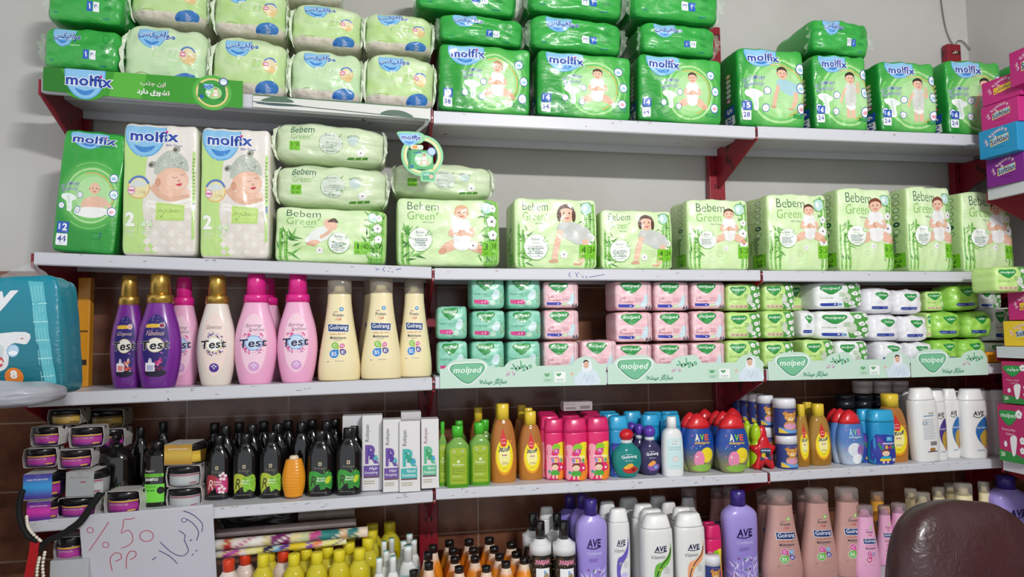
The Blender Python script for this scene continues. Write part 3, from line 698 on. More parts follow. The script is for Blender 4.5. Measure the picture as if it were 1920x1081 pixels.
# --- pale green bundles
def bundle(seed, tint):
    a = Art(150, 115); smile_blob(a, 50, 112, 30, 40)
    a.text(fa('مولفیکس'), 22, 88, 96, 107, '2f5fb4', bold=.035, out='eef3fa', ow=.045)
    a.text('۲', 52, 52, 62, 74, tint, bold=.03, out='f4f6ee', ow=.05); a.text('۴۴', 84, 54, 106, 72, tint, bold=.02, out='f4f6ee', ow=.05); a.lines(84, 48, 106, 52, 1, 'f0f4e8', 1.6)
    a.line([(79, 50), (79, 74)], .8, 'f0f4e8'); a.lines(64, 56, 77, 60, 1, 'e8efda', 1.5)
    a.disc(124, 62, 17, 'e6ddb4', 'e9b566', 1.5); a.ring(124, 62, 17.5, 17.5, 4, '5f83c2', 25, 150); a.rrect(108, 58, 120, 68, 4, 'd9789c'); a.rrect(110, 61, 118, 65, 1.5, 'f4e0ea'); a.ell(128, 52, 8, 9, 'e8c88c'); a.text('2-5', 122, 58, 130, 62, 'c9b07c', res=1)
    a.ell(122, 3, 30, 24, '3a78bd', n=26); a.blob([(92, 2), (100, 8), (104, 2), (98, -4)], '1f58a8'); a.text(fa('مولفیکس'), 108, 0, 136, 12, '24539e', bold=.03, out='e6e9ee', ow=.06, rot=-72)
    a.line([(22, 18), (34, 21), (48, 18)], 1.6, '8aa653', 3); a.lines(12, 8, 30, 13, 1, 'a9a08a', 1.6); a.ring(70, 8, 5, 3, .7, 'a9a690')
    a.l = [l for l in a.l]
    def col(q, face):
        if q[2] < -.62: return mixc('cfc5b6', 'ded6ca', .5 + noise.noise(Vector((q[0] * 9, q[2] * 9, 1))))
        return mixc(tint, 'dcecc6', .35 + .3 * q[2] + .5 * noise.noise(Vector((q[0] * 2.4, q[2] * 2.4, seed))))
    return pk('nappy_pack', .21, .165, .26, a, col, seed=seed, n=5.2, bulge=.010, wr=.008, ins=.9, flaps=fins('e2ecd8', 'film', .008))
PR['b1'] = bundle(1, 'b6d98a'); PR['b2'] = bundle(2, 'bddfae'); PR['b3'] = bundle(5, 'add47c')
# --- newborn packs
def newborn():
    a = Art(145, 250)
    a.poly([(0, 0), (70, 0), (48, 40), (40, 90), (46, 170), (60, 250), (0, 250)], 'bfe08a')
    for i in range(7):
        for j in range(6): a.poly([(50 + i * 16, 2 + j * 16), (58 + i * 16, 10 + j * 16), (50 + i * 16, 18 + j * 16), (42 + i * 16, 10 + j * 16)], 'ece6de' if (i + j) % 2 else 'e4dcd2')
    smile_blob(a, 42, 250, 40, 62); molword(a, 14, 216, 108, 238); a.text('Baby Diaper', 84, 206, 116, 212, BLU)
    a.line([(58, 132), (76, 115), (100, 109), (132, 112)], 15, 'e2b499', 4)
    a.ell(98, 145, 31, 26, SKIN, -10); a.ell(106, 142, 20, 17, 'f2cbb6', -18); a.ell(70, 138, 6, 9, SKIN2); a.ring(70, 138, 4, 6, 1.2, 'c98768')
    a.line([(96, 150), (102, 147), (107, 150)], 1, '9c6a52', 3); a.line([(112, 155), (117, 153), (121, 156)], 1, '9c6a52', 3); a.ell(110, 142, 3.5, 2.6, SKIN2); a.blob([(104, 134), (110, 137), (117, 137), (112, 132)], 'cf3f5c')
    a.blob([(62, 156), (66, 180), (84, 197), (106, 197), (124, 182), (128, 160), (110, 167), (86, 164), (70, 154)], 'bcc3b7')
    rr = random.Random(3)
    for k in range(60):
        t = rr.random(); x = 70 + t * 50; y = 168 + rr.random() * 26 * math.sin(PI * (.15 + t * .7)); a.ell(x, y, 1.6, 1, rr.choice(['8f978c', 'd4dad0']), n=6)
    for x, y in ((58, 172), (104, 202)): a.ell(x, y, 8, 6, 'a3aa9c', 30); a.ell(x - 2, y - 1, 4, 3, '5e564e', 30)
    a.line([(74, 122), (96, 116), (120, 121)], 10, SKIN, 4); a.ell(123, 121, 8, 6, 'f2cbb6')
    a.blob([(50, 104), (90, 100), (140, 112), (145, 96), (100, 86), (52, 90)], 'f3efe9'); a.line([(50, 98), (90, 94), (140, 104)], 1, 'd9cfc4', 3)
    a.disc(32, 128, 22, 'e9dfae', 'e5b35c', 2); a.ring(32, 128, 22.5, 22.5, 4.5, '5b7fbe', 20, 160); a.blob([(14, 132), (32, 142), (48, 134), (32, 128)], 'd6dedb'); a.disc(18, 122, 8, 'f3e6ee', 'c27a9c', 1.3); a.rect(12, 120, 24, 124, 'd26a94'); a.text('2-5kg', 32, 114, 46, 122, 'b99a58', res=1)
    a.text('2', 6, 54, 26, 82, 'f4f7ec', bold=.05, out='93a985', ow=.02); a.line([(32, 38), (32, 66)], .8, '93a985'); a.text('44', 36, 50, 60, 66, 'd9ecc4', bold=.02, out='93a985', ow=.025); a.text('PCS', 40, 40, 56, 46, 'd9ecc4', bold=.02, out='93a985', ow=.03)
    a.text('small', 7, 44, 25, 49, 'f0f4e4', out='93a985', ow=.03); a.text('3-6 kg', 7, 37, 25, 42, 'f0f4e4', out='93a985', ow=.03)
    a.poly([(66, 66), (120, 66), (122, 96), (67, 100)], 'c3e27e'); a.line([(69, 69), (118, 69), (119, 93), (70, 97), (69, 69)], .6, '8db14e'); a.text('HYPOALLERGENIC', 70, 81, 116, 87, '7fa046', res=1); a.line([(74, 75), (77, 72), (83, 80)], 1.4, '5d7f32')
    a.rrect(136, 30, 143.5, 200, 2, 'b6dc80'); a.lines(137.5, 110, 142, 190, 12, '5f6f56'); a.rect(137, 86, 142.5, 100, '6a7fb0')
    def col(q, face): return mixc('d8cfc4', 'f0ebe4', .6 + .5 * q[2] * .5) if face != 'l' else 'b8dc84'
    return pk('nappy_pack', .225, .385, .12, a, col, seed=12, n=18, bulge=.006, wr=.004)
PR['nb'] = newborn()
# --- bamboo print packs
def bamboo(a, x, y0, y1, w, seed):
    rr = random.Random(seed)
    a.rect(x - w / 2, y0, x + w / 2, y1, '6fb548'); a.rect(x - w * .3, y0, x - w * .05, y1, '9ed470')
    y = y0 + 8
    while y < y1: a.rect(x - w * .6, y, x + w * .6, y + 1, '3f7f2c'); y += rr.uniform(12, 20)
def leaf(a, x, y, L, ang, c='4f9a35'):
    t = math.radians(ang); u = (math.cos(t), math.sin(t)); v = (-u[1], u[0])
    a.poly([(x, y), (x + u[0] * L * .35 + v[0] * L * .09, y + u[1] * L * .35 + v[1] * L * .09), (x + u[0] * L, y + u[1] * L), (x + u[0] * L * .35 - v[0] * L * .09, y + u[1] * L * .35 - v[1] * L * .09)], c)
def cotton(a, x, y, r):
    for k in range(5): a.ell(x + r * .5 * math.cos(k * 1.257 + .3), y + r * .5 * math.sin(k * 1.257 + .3), r * .56, r * .5, 'f3f2f3', n=10)
    a.ell(x, y, r * .2, r * .2, '5a4a4e', n=8)
def disc_info(a, x, y, r):
    a.ell(x, y, r, r, '72b04a', n=28); a.ell(x + r * .02, y + r * .03, r * .95, r * .95, 'f4f7f2', n=28)
    a.text('Bebem', x - r * .35, y + r * .5, x + r * .3, y + r * .72, '2f6a4a', res=1); a.text('Green', x - r * .3, y + r * .26, x + r * .25, y + r * .44, '6fae3c', res=1)
    a.lines(x - r * .62, y - r * .5, x + r * .66, y + r * .16, 5, '6d8a80', r * .07); a.text('Perfume Free', x - r * .5, y - r * .74, x + r * .5, y - r * .6, '3f6a58', res=1)
    leaf(a, x + r * .55, y + r * .38, r * .55, 65, '5eb02e'); leaf(a, x + r * .6, y + r * .36, r * .5, 20, '7cc44a')
def earth(a, x, y, r):
    a.ell(x, y, r, r, 'bfe3dc', n=20); a.blob([(x - r * .6, y), (x - r * .2, y + r * .6), (x + r * .1, y + r * .1), (x - r * .2, y - r * .5)], 'f2faf6'); a.ring(x, y, r * 1.18, r * 1.18, r * .14, '63b045', 200, 330); a.ring(x, y, r * 1.18, r * 1.18, r * .14, '4f9a5a', 20, 150)
def tag45(a, x0, y0, x1, y1, s1, s2):
    a.rect(x0, y0, x1, y1, '7ccb2c'); w = x1 - x0; h = y1 - y0
    a.text(s1, x0 + w * (.12 if s1 != '1' else .2), y0 + h * .42, x0 + w * (.36 if s1 != '1' else .28), y0 + h * .88, '1d4a1e'); a.rect(x0 + w * .48, y0 + h * .3, x0 + w * .5, y0 + h * .9, '1d4a1e'); a.text(s2, x0 + w * .56, y0 + h * .42, x0 + w * .92, y0 + h * .88, '1d4a1e')
    a.lines(x0 + w * .12, y0 + h * .1, x0 + w * .4, y0 + h * .3, 2, '2f6a22'); a.lines(x0 + w * .56, y0 + h * .1, x0 + w * .9, y0 + h * .3, 2, '2f6a22')
def beb(W, H, s1, s2, pose, hair, lay):
    a = Art(W, H); rr = random.Random(W + H)
    tall = H > W * .95
    for x in ([W * .045, W * .1] if not tall else [W * .03, W * .1, W * .17]):
        bamboo(a, x, 0, H * rr.uniform(.45, .62), W * .03, int(x * 9))
    for k in range(20): leaf(a, W * rr.uniform(.03, .17), H * rr.uniform(.08, .55), W * rr.uniform(.07, .15), rr.uniform(-40, 140), rr.choice(['4f9a35', '2f7a28', '7cba54']))
    for x in ([W * .86, W * .91, W * .96] if not tall else [W * .88, W * .95]): bamboo(a, x, 0, H * rr.uniform(.85, .98), W * .034, int(x * 7))
    for k in range(30): leaf(a, W * rr.uniform(.82, .97), H * rr.uniform(.05, .95), W * rr.uniform(.05, .1), rr.uniform(60, 220), rr.choice(['4f9a35', '2f7a28', '7cba54', '1f5a20']))
    tw = .30 if not tall else .46
    tx = W * .10 if not tall else W * .14
    a.text('Bebem', tx, H * .82, tx + W * tw, H * .94, '265c48', bold=-.012, res=3); a.text('Green', tx, H * .68, tx + W * tw * .86, H * .795, '74b844', bold=-.012, res=3); leaf(a, tx + W * tw * .9, H * .75, W * .05, 45, '5eb02e')
    a.text('Baby Diaper', tx + W * tw * .5, H * .625, tx + W * tw * .85, H * .65, '3f7a5a', res=1)
    earth(a, W * (.87 if not tall else .84), H * .86, min(W, H) * .085)
    for x, y, r in ((.93, .86, .06), (.92, .66, .085), (.93, .46, .075)) if lay != 'c4' else ((.93, .44, .055), (.89, .3, .075)):
        if tall: y = y * .75 + .02; r *= .8; x -= .03
        if lay != 'c4' or 1: cotton(a, W * x, H * y, H * r)
    a.ring(W * .3, H * .47, W * .022, W * .022, W * .002, '8ab08a', n=16)
    if lay == 'nap':
        a.blob([(W * .27, H * .36), (W * .33, H * .56), (W * .46, H * .66), (W * .5, H * .5), (W * .42, H * .38)], 'eef2ee'); a.ell(W * .49, H * .69, W * .065, H * .1, SKIN, -35)
        a.blob([(W * .46, H * .74), (W * .52, H * .82), (W * .56, H * .74), (W * .51, H * .74)], '54403a'); a.line([(W * .4, H * .45), (W * .46, H * .52), (W * .5, H * .6)], H * .06, SKIN, 3); a.ell(W * .34, H * .35, W * .06, H * .05, SKIN, 10); a.line([(W * .28, H * .33), (W * .36, H * .3)], H * .03, SKIN2)
        disc_info(a, W * .57, H * .36, H * .2); cotton(a, W * .4, H * .22, H * .065); tag45(a, W * .71, H * .17, W * .85, H * .4, s1, s2)
    elif lay == 'c3':
        baby(a, W * .62, H * .79, H * .22, 'sit', hair, 'eef3f0'); disc_info(a, W * .22, H * .38, H * .18); tag45(a, W * .82, H * .15, W * .98, H * .36, s1, s2); cotton(a, W * .73, H * .3, H * .07)
    elif lay == 'c4':
        baby(a, W * .62, H * .78, H * .26, 'crawl', hair, 'c9ccc8'); disc_info(a, W * .25, H * .3, H * .19); tag45(a, W * .77, H * .14, W * .99, H * .34, s1, s2); cotton(a, W * .58, H * .2, H * .06)
    else:
        baby(a, W * .66, H * .79, H * (.15 if lay == 'c5' else .17), 'sit', hair, 'f1f1f0'); disc_info(a, W * .3, H * .42, min(W * .17, H * .13)); tag45(a, W * .8, H * .16, W * 1.0, H * .33, s1, s2); cotton(a, W * .6, H * .3, H * .035)
        a.ring(W * .5, H * .22, W * .04, W * .04, W * .003, '8ab08a', n=16)
    def col(q, face):
        if face in 'lr': return mixc('b4d890', 'cfe8a8', .5 + .5 * q[2])
        e = noise.noise(Vector((q[0] * 2, q[2] * 3, W)))
        if lay in ('c3', 'nap') and q[0] > .68: return mixc('8cc860', 'a8d880', .5 + e)
        return mixc('c6e8a0', 'e4f4cc', .55 + .5 * e + .2 * q[2])
    sd = Art(40, 140)
    for k in range(6): sd.disc(26, 128 - k * 12, 4.5, 'd8ecc0', '5c8a5c' if k != 4 else '1d5a48', 1 if k != 4 else 3)
    sd.text('Bebem', 8, 44, 38, 52, '265c48', rot=-90); sd.text('Green', 2, 44, 28, 50, '74b844', rot=-90); sd.rect(16, 8, 36, 32, '7ccb2c'); sd.text(s1 + ' ' + s2, 14, 16, 38, 25, '1d4a1e', rot=-90)
    return pk('nappy_pack', W * .00165, H * .00165, .12, a, col, seed=W, n=17, bulge=.006, wr=.004, side=sd, flaps=None)
PR['e1'] = beb(222, 112, '1', '40', 'nap', None, 'nap'); PR['e3'] = beb(205, 132, '3', '38', 'sit', 'e0b088', 'c3')
PR['e4'] = beb(170, 132, '4', '34', 'crawl', '5a3a2c', 'c4'); PR['e5'] = beb(120, 134, '5', '28', 'sit', '5a3422', 'c5'); PR['e6'] = beb(108, 150, '6', '24', 'sit', '7a3f28', 'c6')
def beb_lying(s1, s2, seed):
    a = Art(220, 92)
    a.text('Bebem', 22, 66, 76, 84, '3a6a55', bold=.002, res=3); a.text('Green', 24, 49, 66, 63, '8fb870', res=3); leaf(a, 68, 58, 9, 45, '6aa84a')
    tag45(a, 20, 20, 46, 43, s1, s2)
    a.ell(112, 42, 26, 28, '7aa864', n=30); a.ell(112.3, 42.4, 25.2, 27.2, 'dbe4d8', n=30); a.text('Bebem', 100, 60, 120, 66, '3a6a55', res=1); a.text('Green', 102, 52, 118, 57, '78a85a', res=1); a.lines(93, 30, 132, 48, 4, '8a9a92', 1.4); a.text('Perfume Free', 96, 20, 128, 25, '3f5a4e', res=1)
    leaf(a, 128, 58, 14, 60, '5c9a3a'); a.ell(160, 52, 12, 12, 'c9dcd8', n=18); a.text('SKIN PROTECTION', 146, 62, 176, 67, '4a6a68', arc=20, res=1); cotton(a, 178, 22, 10)
    a.poly([(150, 0), (200, 4), (198, 12), (152, 8)], '4f8a35'); a.rect(166, 0, 170, 10, 'a8cf80'); a.rect(182, 1, 186, 11, 'a8cf80')
    def col(q, face): return mixc('c8dcb4', 'e2efcc', .5 + .7 * noise.noise(Vector((q[0] * 2.5, q[2] * 3, seed))) + (.0 if q[2] > -.3 else -.1))
    return pk('nappy_pack', .34, .14, .26, a, col, seed=seed, n=5, bulge=.012, wr=.009, ins=.92, flaps=fins('dfe8d2', 'film', .010))
PR['bl1'] = beb_lying('1', '40', 21); PR['bl2'] = beb_lying('1', '40', 33); PR['bl3'] = beb_lying('3', '38', 27)
# --- sanitary pad packs
HEART = [(-1, .35), (-.85, .8), (-.3, .88), (.3, .9), (.85, .85), (1, .4), (.75, -.15), (.3, -.75), (.05, -.92), (-.3, -.75), (-.75, -.15)]
def heart(a, cx, cy, rx, ry, c1='1d7f38', c2='2a9646', txt='molped', ol=None, c='f4faf4'):
    p = crom(HEART, 4, True)
    if ol: a.poly([(cx + x * rx * 1.1, cy + y * ry * 1.12) for x, y in p], ol)
    a.poly([(cx + x * rx, cy + y * ry) for x, y in p], c1); a.poly([(cx + x * rx * .93 + rx * .02, cy + y * ry * .9 + ry * .04) for x, y in p], c2)
    if txt == 'molped': a.text('molped', cx - rx * .82, cy - ry * .12, cx + rx * .82, cy + ry * .58, c, bold=.008, shear=.25)
    else: a.text(fa('مولپد'), cx - rx * .6, cy - ry * .15, cx + rx * .66, cy + ry * .6, c, bold=.02)
    return a
def padpack(kind, seed=1):
    a = Art(68, 59)
    if kind == 'teal':
        base, hi = '74c4a8', 'a6e0ca'; heart(a, 28, 46, 19, 12); a.text('ultra', 30, 35, 40, 38, 'c4f0d0', res=1)
        a.blob([(40, 22), (46, 34), (54, 36), (58, 28), (52, 18), (44, 17)], 'd5ecf0'); a.ring(62, 22, 6, 11, 1, '8aa860'); a.ring(62, 20, 3.5, 7, .8, '8aa860'); a.text('Friendly Touch', 5, 25, 30, 30, '1b7a52', res=1)
        a.poly([(4, 10), (32, 8), (36, 13), (31, 17), (4, 17)], 'd8418c'); a.text('6  8', 20, 10.5, 28, 15, 'ffffff'); a.blob([(36, 8), (40, 16), (48, 14), (46, 6)], 'c9e8d4')
    elif kind == 'pink':
        base, hi = 'ecb6c1', 'f8dcdf'; heart(a, 28, 45, 19.5, 12.5); a.text('ultra', 30, 33.5, 40, 36.5, 'c4f0d0', res=1)
        a.text('Leak', 7, 22, 18, 28, 'b0476a', res=1); a.text('Protection', 7, 14.5, 31, 21, 'b0476a', res=1); a.lines(34, 17, 50, 27, 3, 'c98a98', 1.4)
        a.blob([(44, 10), (50, 20), (52, 30), (58, 30), (60, 20), (56, 10), (50, 6)], 'cfe6ee'); a.poly([(4, 6), (30, 5.5), (34, 9), (30, 12), (4, 12)], '3a46b0'); a.text('8', 25, 7, 28, 11, 'ffffff'); a.blob([(34, 6), (38, 12), (44, 10), (42, 5)], 'd8ecc8')
        for k in range(4): a.rect(58 + k * 2.6, 1, 59.1 + k * 2.6, 58, ('a9a0a8', 'efc7cd', 'b8a8b0', 'd9a8b2')[k])
        a.blob([(54, 1), (56, 9), (59, 1)], '6a6a78'); a.blob([(60, 1), (62, 10), (65, 1)], '5a6a78')
    elif kind in ('cot', 'wcot'):
        base, hi = ('b4dc78', 'd4f0a0') if kind == 'cot' else ('e4e8e6', 'f6f8f7')
        a.blob([(42, 0), (38, 20), (46, 40), (42, 59), (55, 61), (69, 59), (69, 0), (55, -2)], '55a04a')
        for x, y in ((51, 48), (63, 52), (56, 33), (66, 36), (50, 12), (60, 20), (65, 8), (54, 2)): cotton(a, x, y, 5)
        a.blob([(36, 22), (42, 34), (48, 30), (48, 18), (42, 12)], 'd0d8c8'); heart(a, 21, 42, 16, 11); a.text('Eco friendly', 5, 22, 24, 26, '3f6a34', res=1); a.lines(32, 27, 42, 37, 3, '8ab870', 1.6)
        if kind == 'cot':
            a.rrect(3, 5, 40, 12, 3, 'd9c4a8')
            for k in range(4): a.ell(8 + k * 9, 8.5, 2.2, 2.2, 'b08a7a', n=8)
        else: a.rrect(4, 6, 34, 13, 3, '2c46a8'); a.disc(33, 9.5, 4, '6aa0c8', 'e8f0f4', .8); a.text('8', 24, 8, 27, 12, 'ffffff')
    else:
        base, hi = ('e3e3e8', 'f7f7fa') if kind == 'wper' else ('86c840', 'b4e46c')
        heart(a, 36, 42, 16, 11, txt='p'); a.rrect(8, 8, 50, 16, 3, '2b3f9c'); a.text('8  10', 38, 10, 47, 14, 'dfe6ff', res=1); a.lines(10, 11, 30, 13, 1, 'aab8e8', 1.2)
    def col(q, face): return mixc(base, hi, .45 + .8 * noise.noise(Vector((q[0] * 2.5, q[2] * 3, seed))))
    n = {'teal': 9, 'pink': 12, 'cot': 10, 'wcot': 8, 'wper': 5, 'gper': 5}[kind]
    return pk('sanitary_pad_pack', .118, .10, .11, a, col, seed=seed, n=n, bulge=.004 if n > 5 else .008, wr=.003 if n > 5 else .006, cat='pad pack', N=16, ins=1 if n > 5 else .92)
for i, k in enumerate(('teal', 'pink', 'cot', 'wcot', 'wper', 'gper')): PR[k] = padpack(k, 40 + i); PR[k + '2'] = padpack(k, 60 + i)
# --- cartons
def carton(name, w, h, d, arts, col, cat='box', bev=.0015):
    m = M(); box(m, -w / 2, w / 2, -d / 2, d / 2, 0, h, col, 'carton', bev)
    if 'f' in arts: arts['f'].put(m, w, h, lambda x, z: Vector((x, -d / 2, z + h / 2)), 'carton', off=.0004, step=0)
    if 'l' in arts:
        def fl(x, z): return Vector((-w / 2, -x, z + h / 2))
        class L_: nrm = Vector((-1, 0, 0)); __call__ = staticmethod(fl)
        arts['l'].put(m, d, h, L_(), 'carton', off=.0004, step=0)
    P = Proto(name, cat, w, h, d); P.part('box', m); return P
def robiyan(c1, c2, w1, w2, ww='a8466a'):
    a = Art(40, 135); a.text('Robiyan', -1, 97, 29, 107, ww, rot=90, shear=.1, res=2) if 0 else a.text('Robiyan', -4, 98, 26, 108, ww, rot=90, res=2)
    a.text('R', 6, 48, 32, 82, c1, bold=.03, res=3); 
    for x, y in ((13, 74), (15, 70), (14, 66), (18, 68), (18, 62), (22, 63), (17, 58), (23, 58)): a.ell(x, y, 3, 2.6, c2, n=8)
    for x, y in ((27, 61), (29, 57), (25, 57), (27, 59)): a.ell(x, y, 3, 3, '3aa0c0' if c1 != '6a4a9c' else '58b0b8', n=8)
    a.line([(28, 56), (32, 50), (34, 42)], .8, c1, 2); a.rect(3, 26, 34, 45, c1); a.text(w1, 14, 37, 31, 43, 'f2f2f4', shear=.2); a.text(w2, 5, 29, 31, 35, 'f2f2f4', shear=.2); a.rect(3, 23, 34, 25.5, '5a2a3a')
    a.lines(4, 12, 26, 20, 2, 'a8a080', 2); return a
PR['rp'] = carton('shampoo_carton', .058, .195, .055, {'f': robiyan('6a4a9c', '53359a', 'Hair', 'Energizing', '2c2a38')}, 'dcdadb', 'carton')
PR['rt'] = carton('shampoo_carton', .058, .195, .055, {'f': robiyan('45b0ac', '2c9a80', 'Natural', 'Freshness', '35323c')}, 'dedcdd', 'carton')
PR['rg'] = carton('shampoo_carton', .058, .195, .055, {'f': robiyan('5ab88e', '2f9a5c', 'Natural', 'Freshness', '8a3a5a')}, 'dedcdd', 'carton')
PR['rw'] = carton('shampoo_carton', .058, .195, .055, {}, 'd2d0d2', 'carton')
ga = Art(56, 20); ga.text('NEW 2.5 ml', 3, 14, 22, 17, '5a5050', res=1); ga.lines(4, 4, 24, 9, 2, '6a5f5f', 2)
for k in range(14): ga.rect(32 + k * 1.4, 4, 32.6 + k * 1.4 + (k % 3) * .2, 11, '4a4040')
PR['gray'] = carton('small_carton', .082, .03, .05, {'f': ga}, 'a89c9e', 'carton')
def tissue(base, deep, txt, bx='f0c83c'):
    a = Art(130, 100)
    for k, (x, y) in enumerate(((40, 68), (52, 74), (62, 80), (74, 84), (86, 86), (30, 58), (34, 48), (98, 84), (60, 70))):
        for q in range(4): leaf(a, x, y, 13, 40 + q * 35 + k * 17, ('f6d6e0', 'e8a8c4', 'fbeef2', 'c88ac0')[q])
    a.poly([(40, 34), (102, 44), (102, 70), (40, 60)], bx); a.poly([(42, 36), (100, 45.5), (100, 68), (42, 58.5)], '8ec4e4' if txt != 'fa' else bx)
    a.text('Softlan' if txt != 'fa' else fa('سافتلن'), 41, 42, 101, 62, '28408c' if txt != 'fa' else '8a2a5a', bold=.03, out='f0d060', ow=.03, rot=9); a.lines(50, 26, 90, 32, 1, deep, 2)
    return a
def tissue_box(base, deep, txt, bx='f0c83c'):
    a = tissue(base, deep, txt, bx); return carton('tissue_box', .22, .1, .13, {'l': a, 'f': tissue(base, deep, txt, bx)}, base, 'tissue box', .002)
PR['tm'] = tissue_box('c2247c', '8a1458', 'en'); PR['tf'] = tissue_box('c2247c', '8a1458', 'fa'); PR['tb'] = tissue_box('1e8cc0', '10608c', 'en'); PR['tp'] = tissue_box('7a1f86', '4e0f5a', 'en'); PR['ty'] = tissue_box('e8c22c', 'b8901c', 'en', 'f4dc70')
def padcarton(en):
    a = Art(100, 150); a.poly([(0, 0), (100, 0), (100, 12), (60, 24), (0, 30)], '2a8a3c'); a.text('20', 6, 12, 22, 24, 'eaf6e0', bold=.03); a.blob([(50, 20), (44, 60), (56, 70), (70, 66), (64, 30), (58, 18)], 'f0eef0')
    heart(a, 42, 116, 36, 22, txt='molped' if en else 'p'); a.text('Everyday' if en else fa('طراوت روزانه'), 16, 80, 66, 88, 'f4d8e4'); a.text('Freshness' if en else fa('تازگی'), 30, 70, 62, 77, 'f4d8e4'); a.ell(26, 46, 6, 8, 'f0eef0')
    cotton(a, 82, 128, 12); cotton(a, 90, 60, 10); cotton(a, 88, 34, 9); return a
PR['pc1'] = carton('pad_carton', .17, .13, .09, {'l': padcarton(0), 'f': padcarton(0)}, 'b81f62', 'carton', .002); PR['pc2'] = carton('pad_carton', .17, .155, .09, {'l': padcarton(1), 'f': padcarton(1)}, 'b81f62', 'carton', .002)
# --- bottles
def bottle(name, w, h, d, body, caps, lab, cat='bottle', n=2.2, seg=40):
    """body: [prof pts, colour, material]; caps: list of (part, pts, colour, material, n); lab: (Art, width, height, centre z, offset)"""
    P = Proto(name, cat, w, h, d, True); pr = Prof(body[0], n); m = M(); loft(m, pr, body[1], body[2], seg); P.part('bottle_body', m)
    for nm, pts, c, mt, nn in caps:
        m = M(); loft(m, Prof(pts, nn, smooth=False), c, mt, 20); P.part(nm, m)
    for l in (lab if isinstance(lab, list) else [lab] if lab else []):
        a, lw, lh, zc = l[:4]; m = M(); a.put(m, lw, lh, on(pr), 'carton' if len(l) < 5 else l[4], off=.0005, step=.005, eps=.00004, z0=zc); P.part('label', m)
    return P
def ring_cap(z0, z1, r0, r1, ry=None, bev=.0015):
    k = (ry or r0) / r0
    return [(z0, r0, r0 * k), (z1 - bev, r1, r1 * k), (z1, r1 - bev, (r1 - bev) * k)]
def softener(base, dark, capc, capm, style):
    a = Art(60, 150); rim = {'pv': '6a2a94', 'pv2': '6a2a94', 'wh': 'f2d4cc', 'pk': 'f4b8d4'}[style]; inn = {'pv': '2c2070', 'pv2': '2c2070', 'wh': 'f0dcd4', 'pk': 'f6cfe0'}[style]
    a.ell(30, 75, 28, 74, rim, n=36); a.ell(30, 75, 25.5, 71, inn, n=36); rr = random.Random(5)
    if style[0] == 'p' and style != 'pk':
        for k in range(36): a.ell(rr.uniform(12, 48), rr.uniform(100, 142), rr.uniform(.5, 1.3), rr.uniform(.5, 1.3), rr.choice(['8a7ad0', 'c9a0e0', '6a5ac0']), n=8)
        for k in range(18): a.ell(rr.uniform(36, 52), rr.uniform(40, 96), rr.uniform(.6, 1.8), rr.uniform(.6, 1.8), rr.choice(['a050c0', 'd080e0']), n=8)
        a.blob([(10, 118), (14, 124), (40, 124), (40, 117), (14, 116)], 'ecbc3c'); a.disc(42, 121, 6, 'f0b4a0' if style == 'pv' else '8a2050', 'f4ece0', 1.2)
        a.text('Gorgeous' if style == 'pv' else 'Fabulous', 11, 98, 47, 109, 'e8c4b0', shear=.4); a.disc(30, 76, 17, 'f6f2e8', 'd8c690', 1.6)
        a.blob([(8, 12), (20, 4), (40, 4), (52, 12), (40, 20), (18, 18)], '1c1430'); a.rrect(11, 16, 30, 36, 2, 'f0eef4'); a.rrect(14, 18, 27, 30, 1, 'e88a84' if style == 'pv' else 'b8b4d8'); a.rect(17, 36, 24, 42, 'e0dce8'); a.rect(18, 42, 23, 46, 'c8c4d4')
        for k in range(40):
            t = rr.uniform(0, 6.28); q = rr.random() ** .5; lo = k < 22
            a.ell(39 + q * 9 * math.cos(t), (24 if lo else 38) + q * 9 * math.sin(t), 2.2, 1.6, rr.choice((['f0e0d0', 'e0503c', 'f08a70'] if style == 'pv' else (['5a1438', '7a2048', '3a0c28'] if lo else ['d83a8c', 'f070a8', 'b01c60']))), n=7)
    else:
        a.text('Glamorous' if style == 'wh' else 'Spring', 12, 112, 47, 122, '5a4a4a', shear=.4)
        if style == 'pk': a.text('Freshness', 20, 104, 52, 112, '5a4a5a', shear=.4)
        for k in range(110):
            t = rr.uniform(0, 6.28); q = rr.uniform(.72, 1.1); a.ell(30 + q * 22 * math.cos(t), 76 + q * 27 * math.sin(t), rr.uniform(1.4, 3), rr.uniform(1.2, 2.4), rr.choice(['5a3f8c', '8a70b8', 'c9b8dc', 'f0e4d8', '3e2a60', 'd8b890'] if style == 'wh' else ['e04a94', 'f4a0c4', 'f8d8e4', 'd0407c', 'dfe4ec', 'c89ac8']), n=7)
        a.disc(30, 76, 18, 'f8f6f2' if style == 'wh' else 'c4dcf4', 'dccf9c' if style == 'wh' else '6aa0dc', 1.8); a.disc(31, 20, 11, '4a2a8c' if style == 'wh' else 'd8a0d4', '6a4aa8' if style == 'wh' else 'c080c4', 1)
        for x, y in ((27, 23), (31, 26), (35, 23), (31, 19)): a.ell(x, y, 2, 2, 'e8e0f4', n=8)
    a.text('Test', 1, 66, 57, 86, '14121c' if style != 'pk' else '1c1c54', bold=.022, shear=.12, out='f4f2ee', ow=.016, rot=4, res=4)
    w, h = .115, .30
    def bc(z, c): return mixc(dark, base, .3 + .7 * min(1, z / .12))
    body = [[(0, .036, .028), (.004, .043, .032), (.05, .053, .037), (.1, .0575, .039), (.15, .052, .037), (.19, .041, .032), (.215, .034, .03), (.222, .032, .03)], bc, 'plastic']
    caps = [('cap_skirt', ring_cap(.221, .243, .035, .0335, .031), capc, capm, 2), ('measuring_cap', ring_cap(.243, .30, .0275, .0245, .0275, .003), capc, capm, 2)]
    return bottle('softener_bottle', w, h, .078, body, caps, (a, .078, .17, .11), n=2.2)
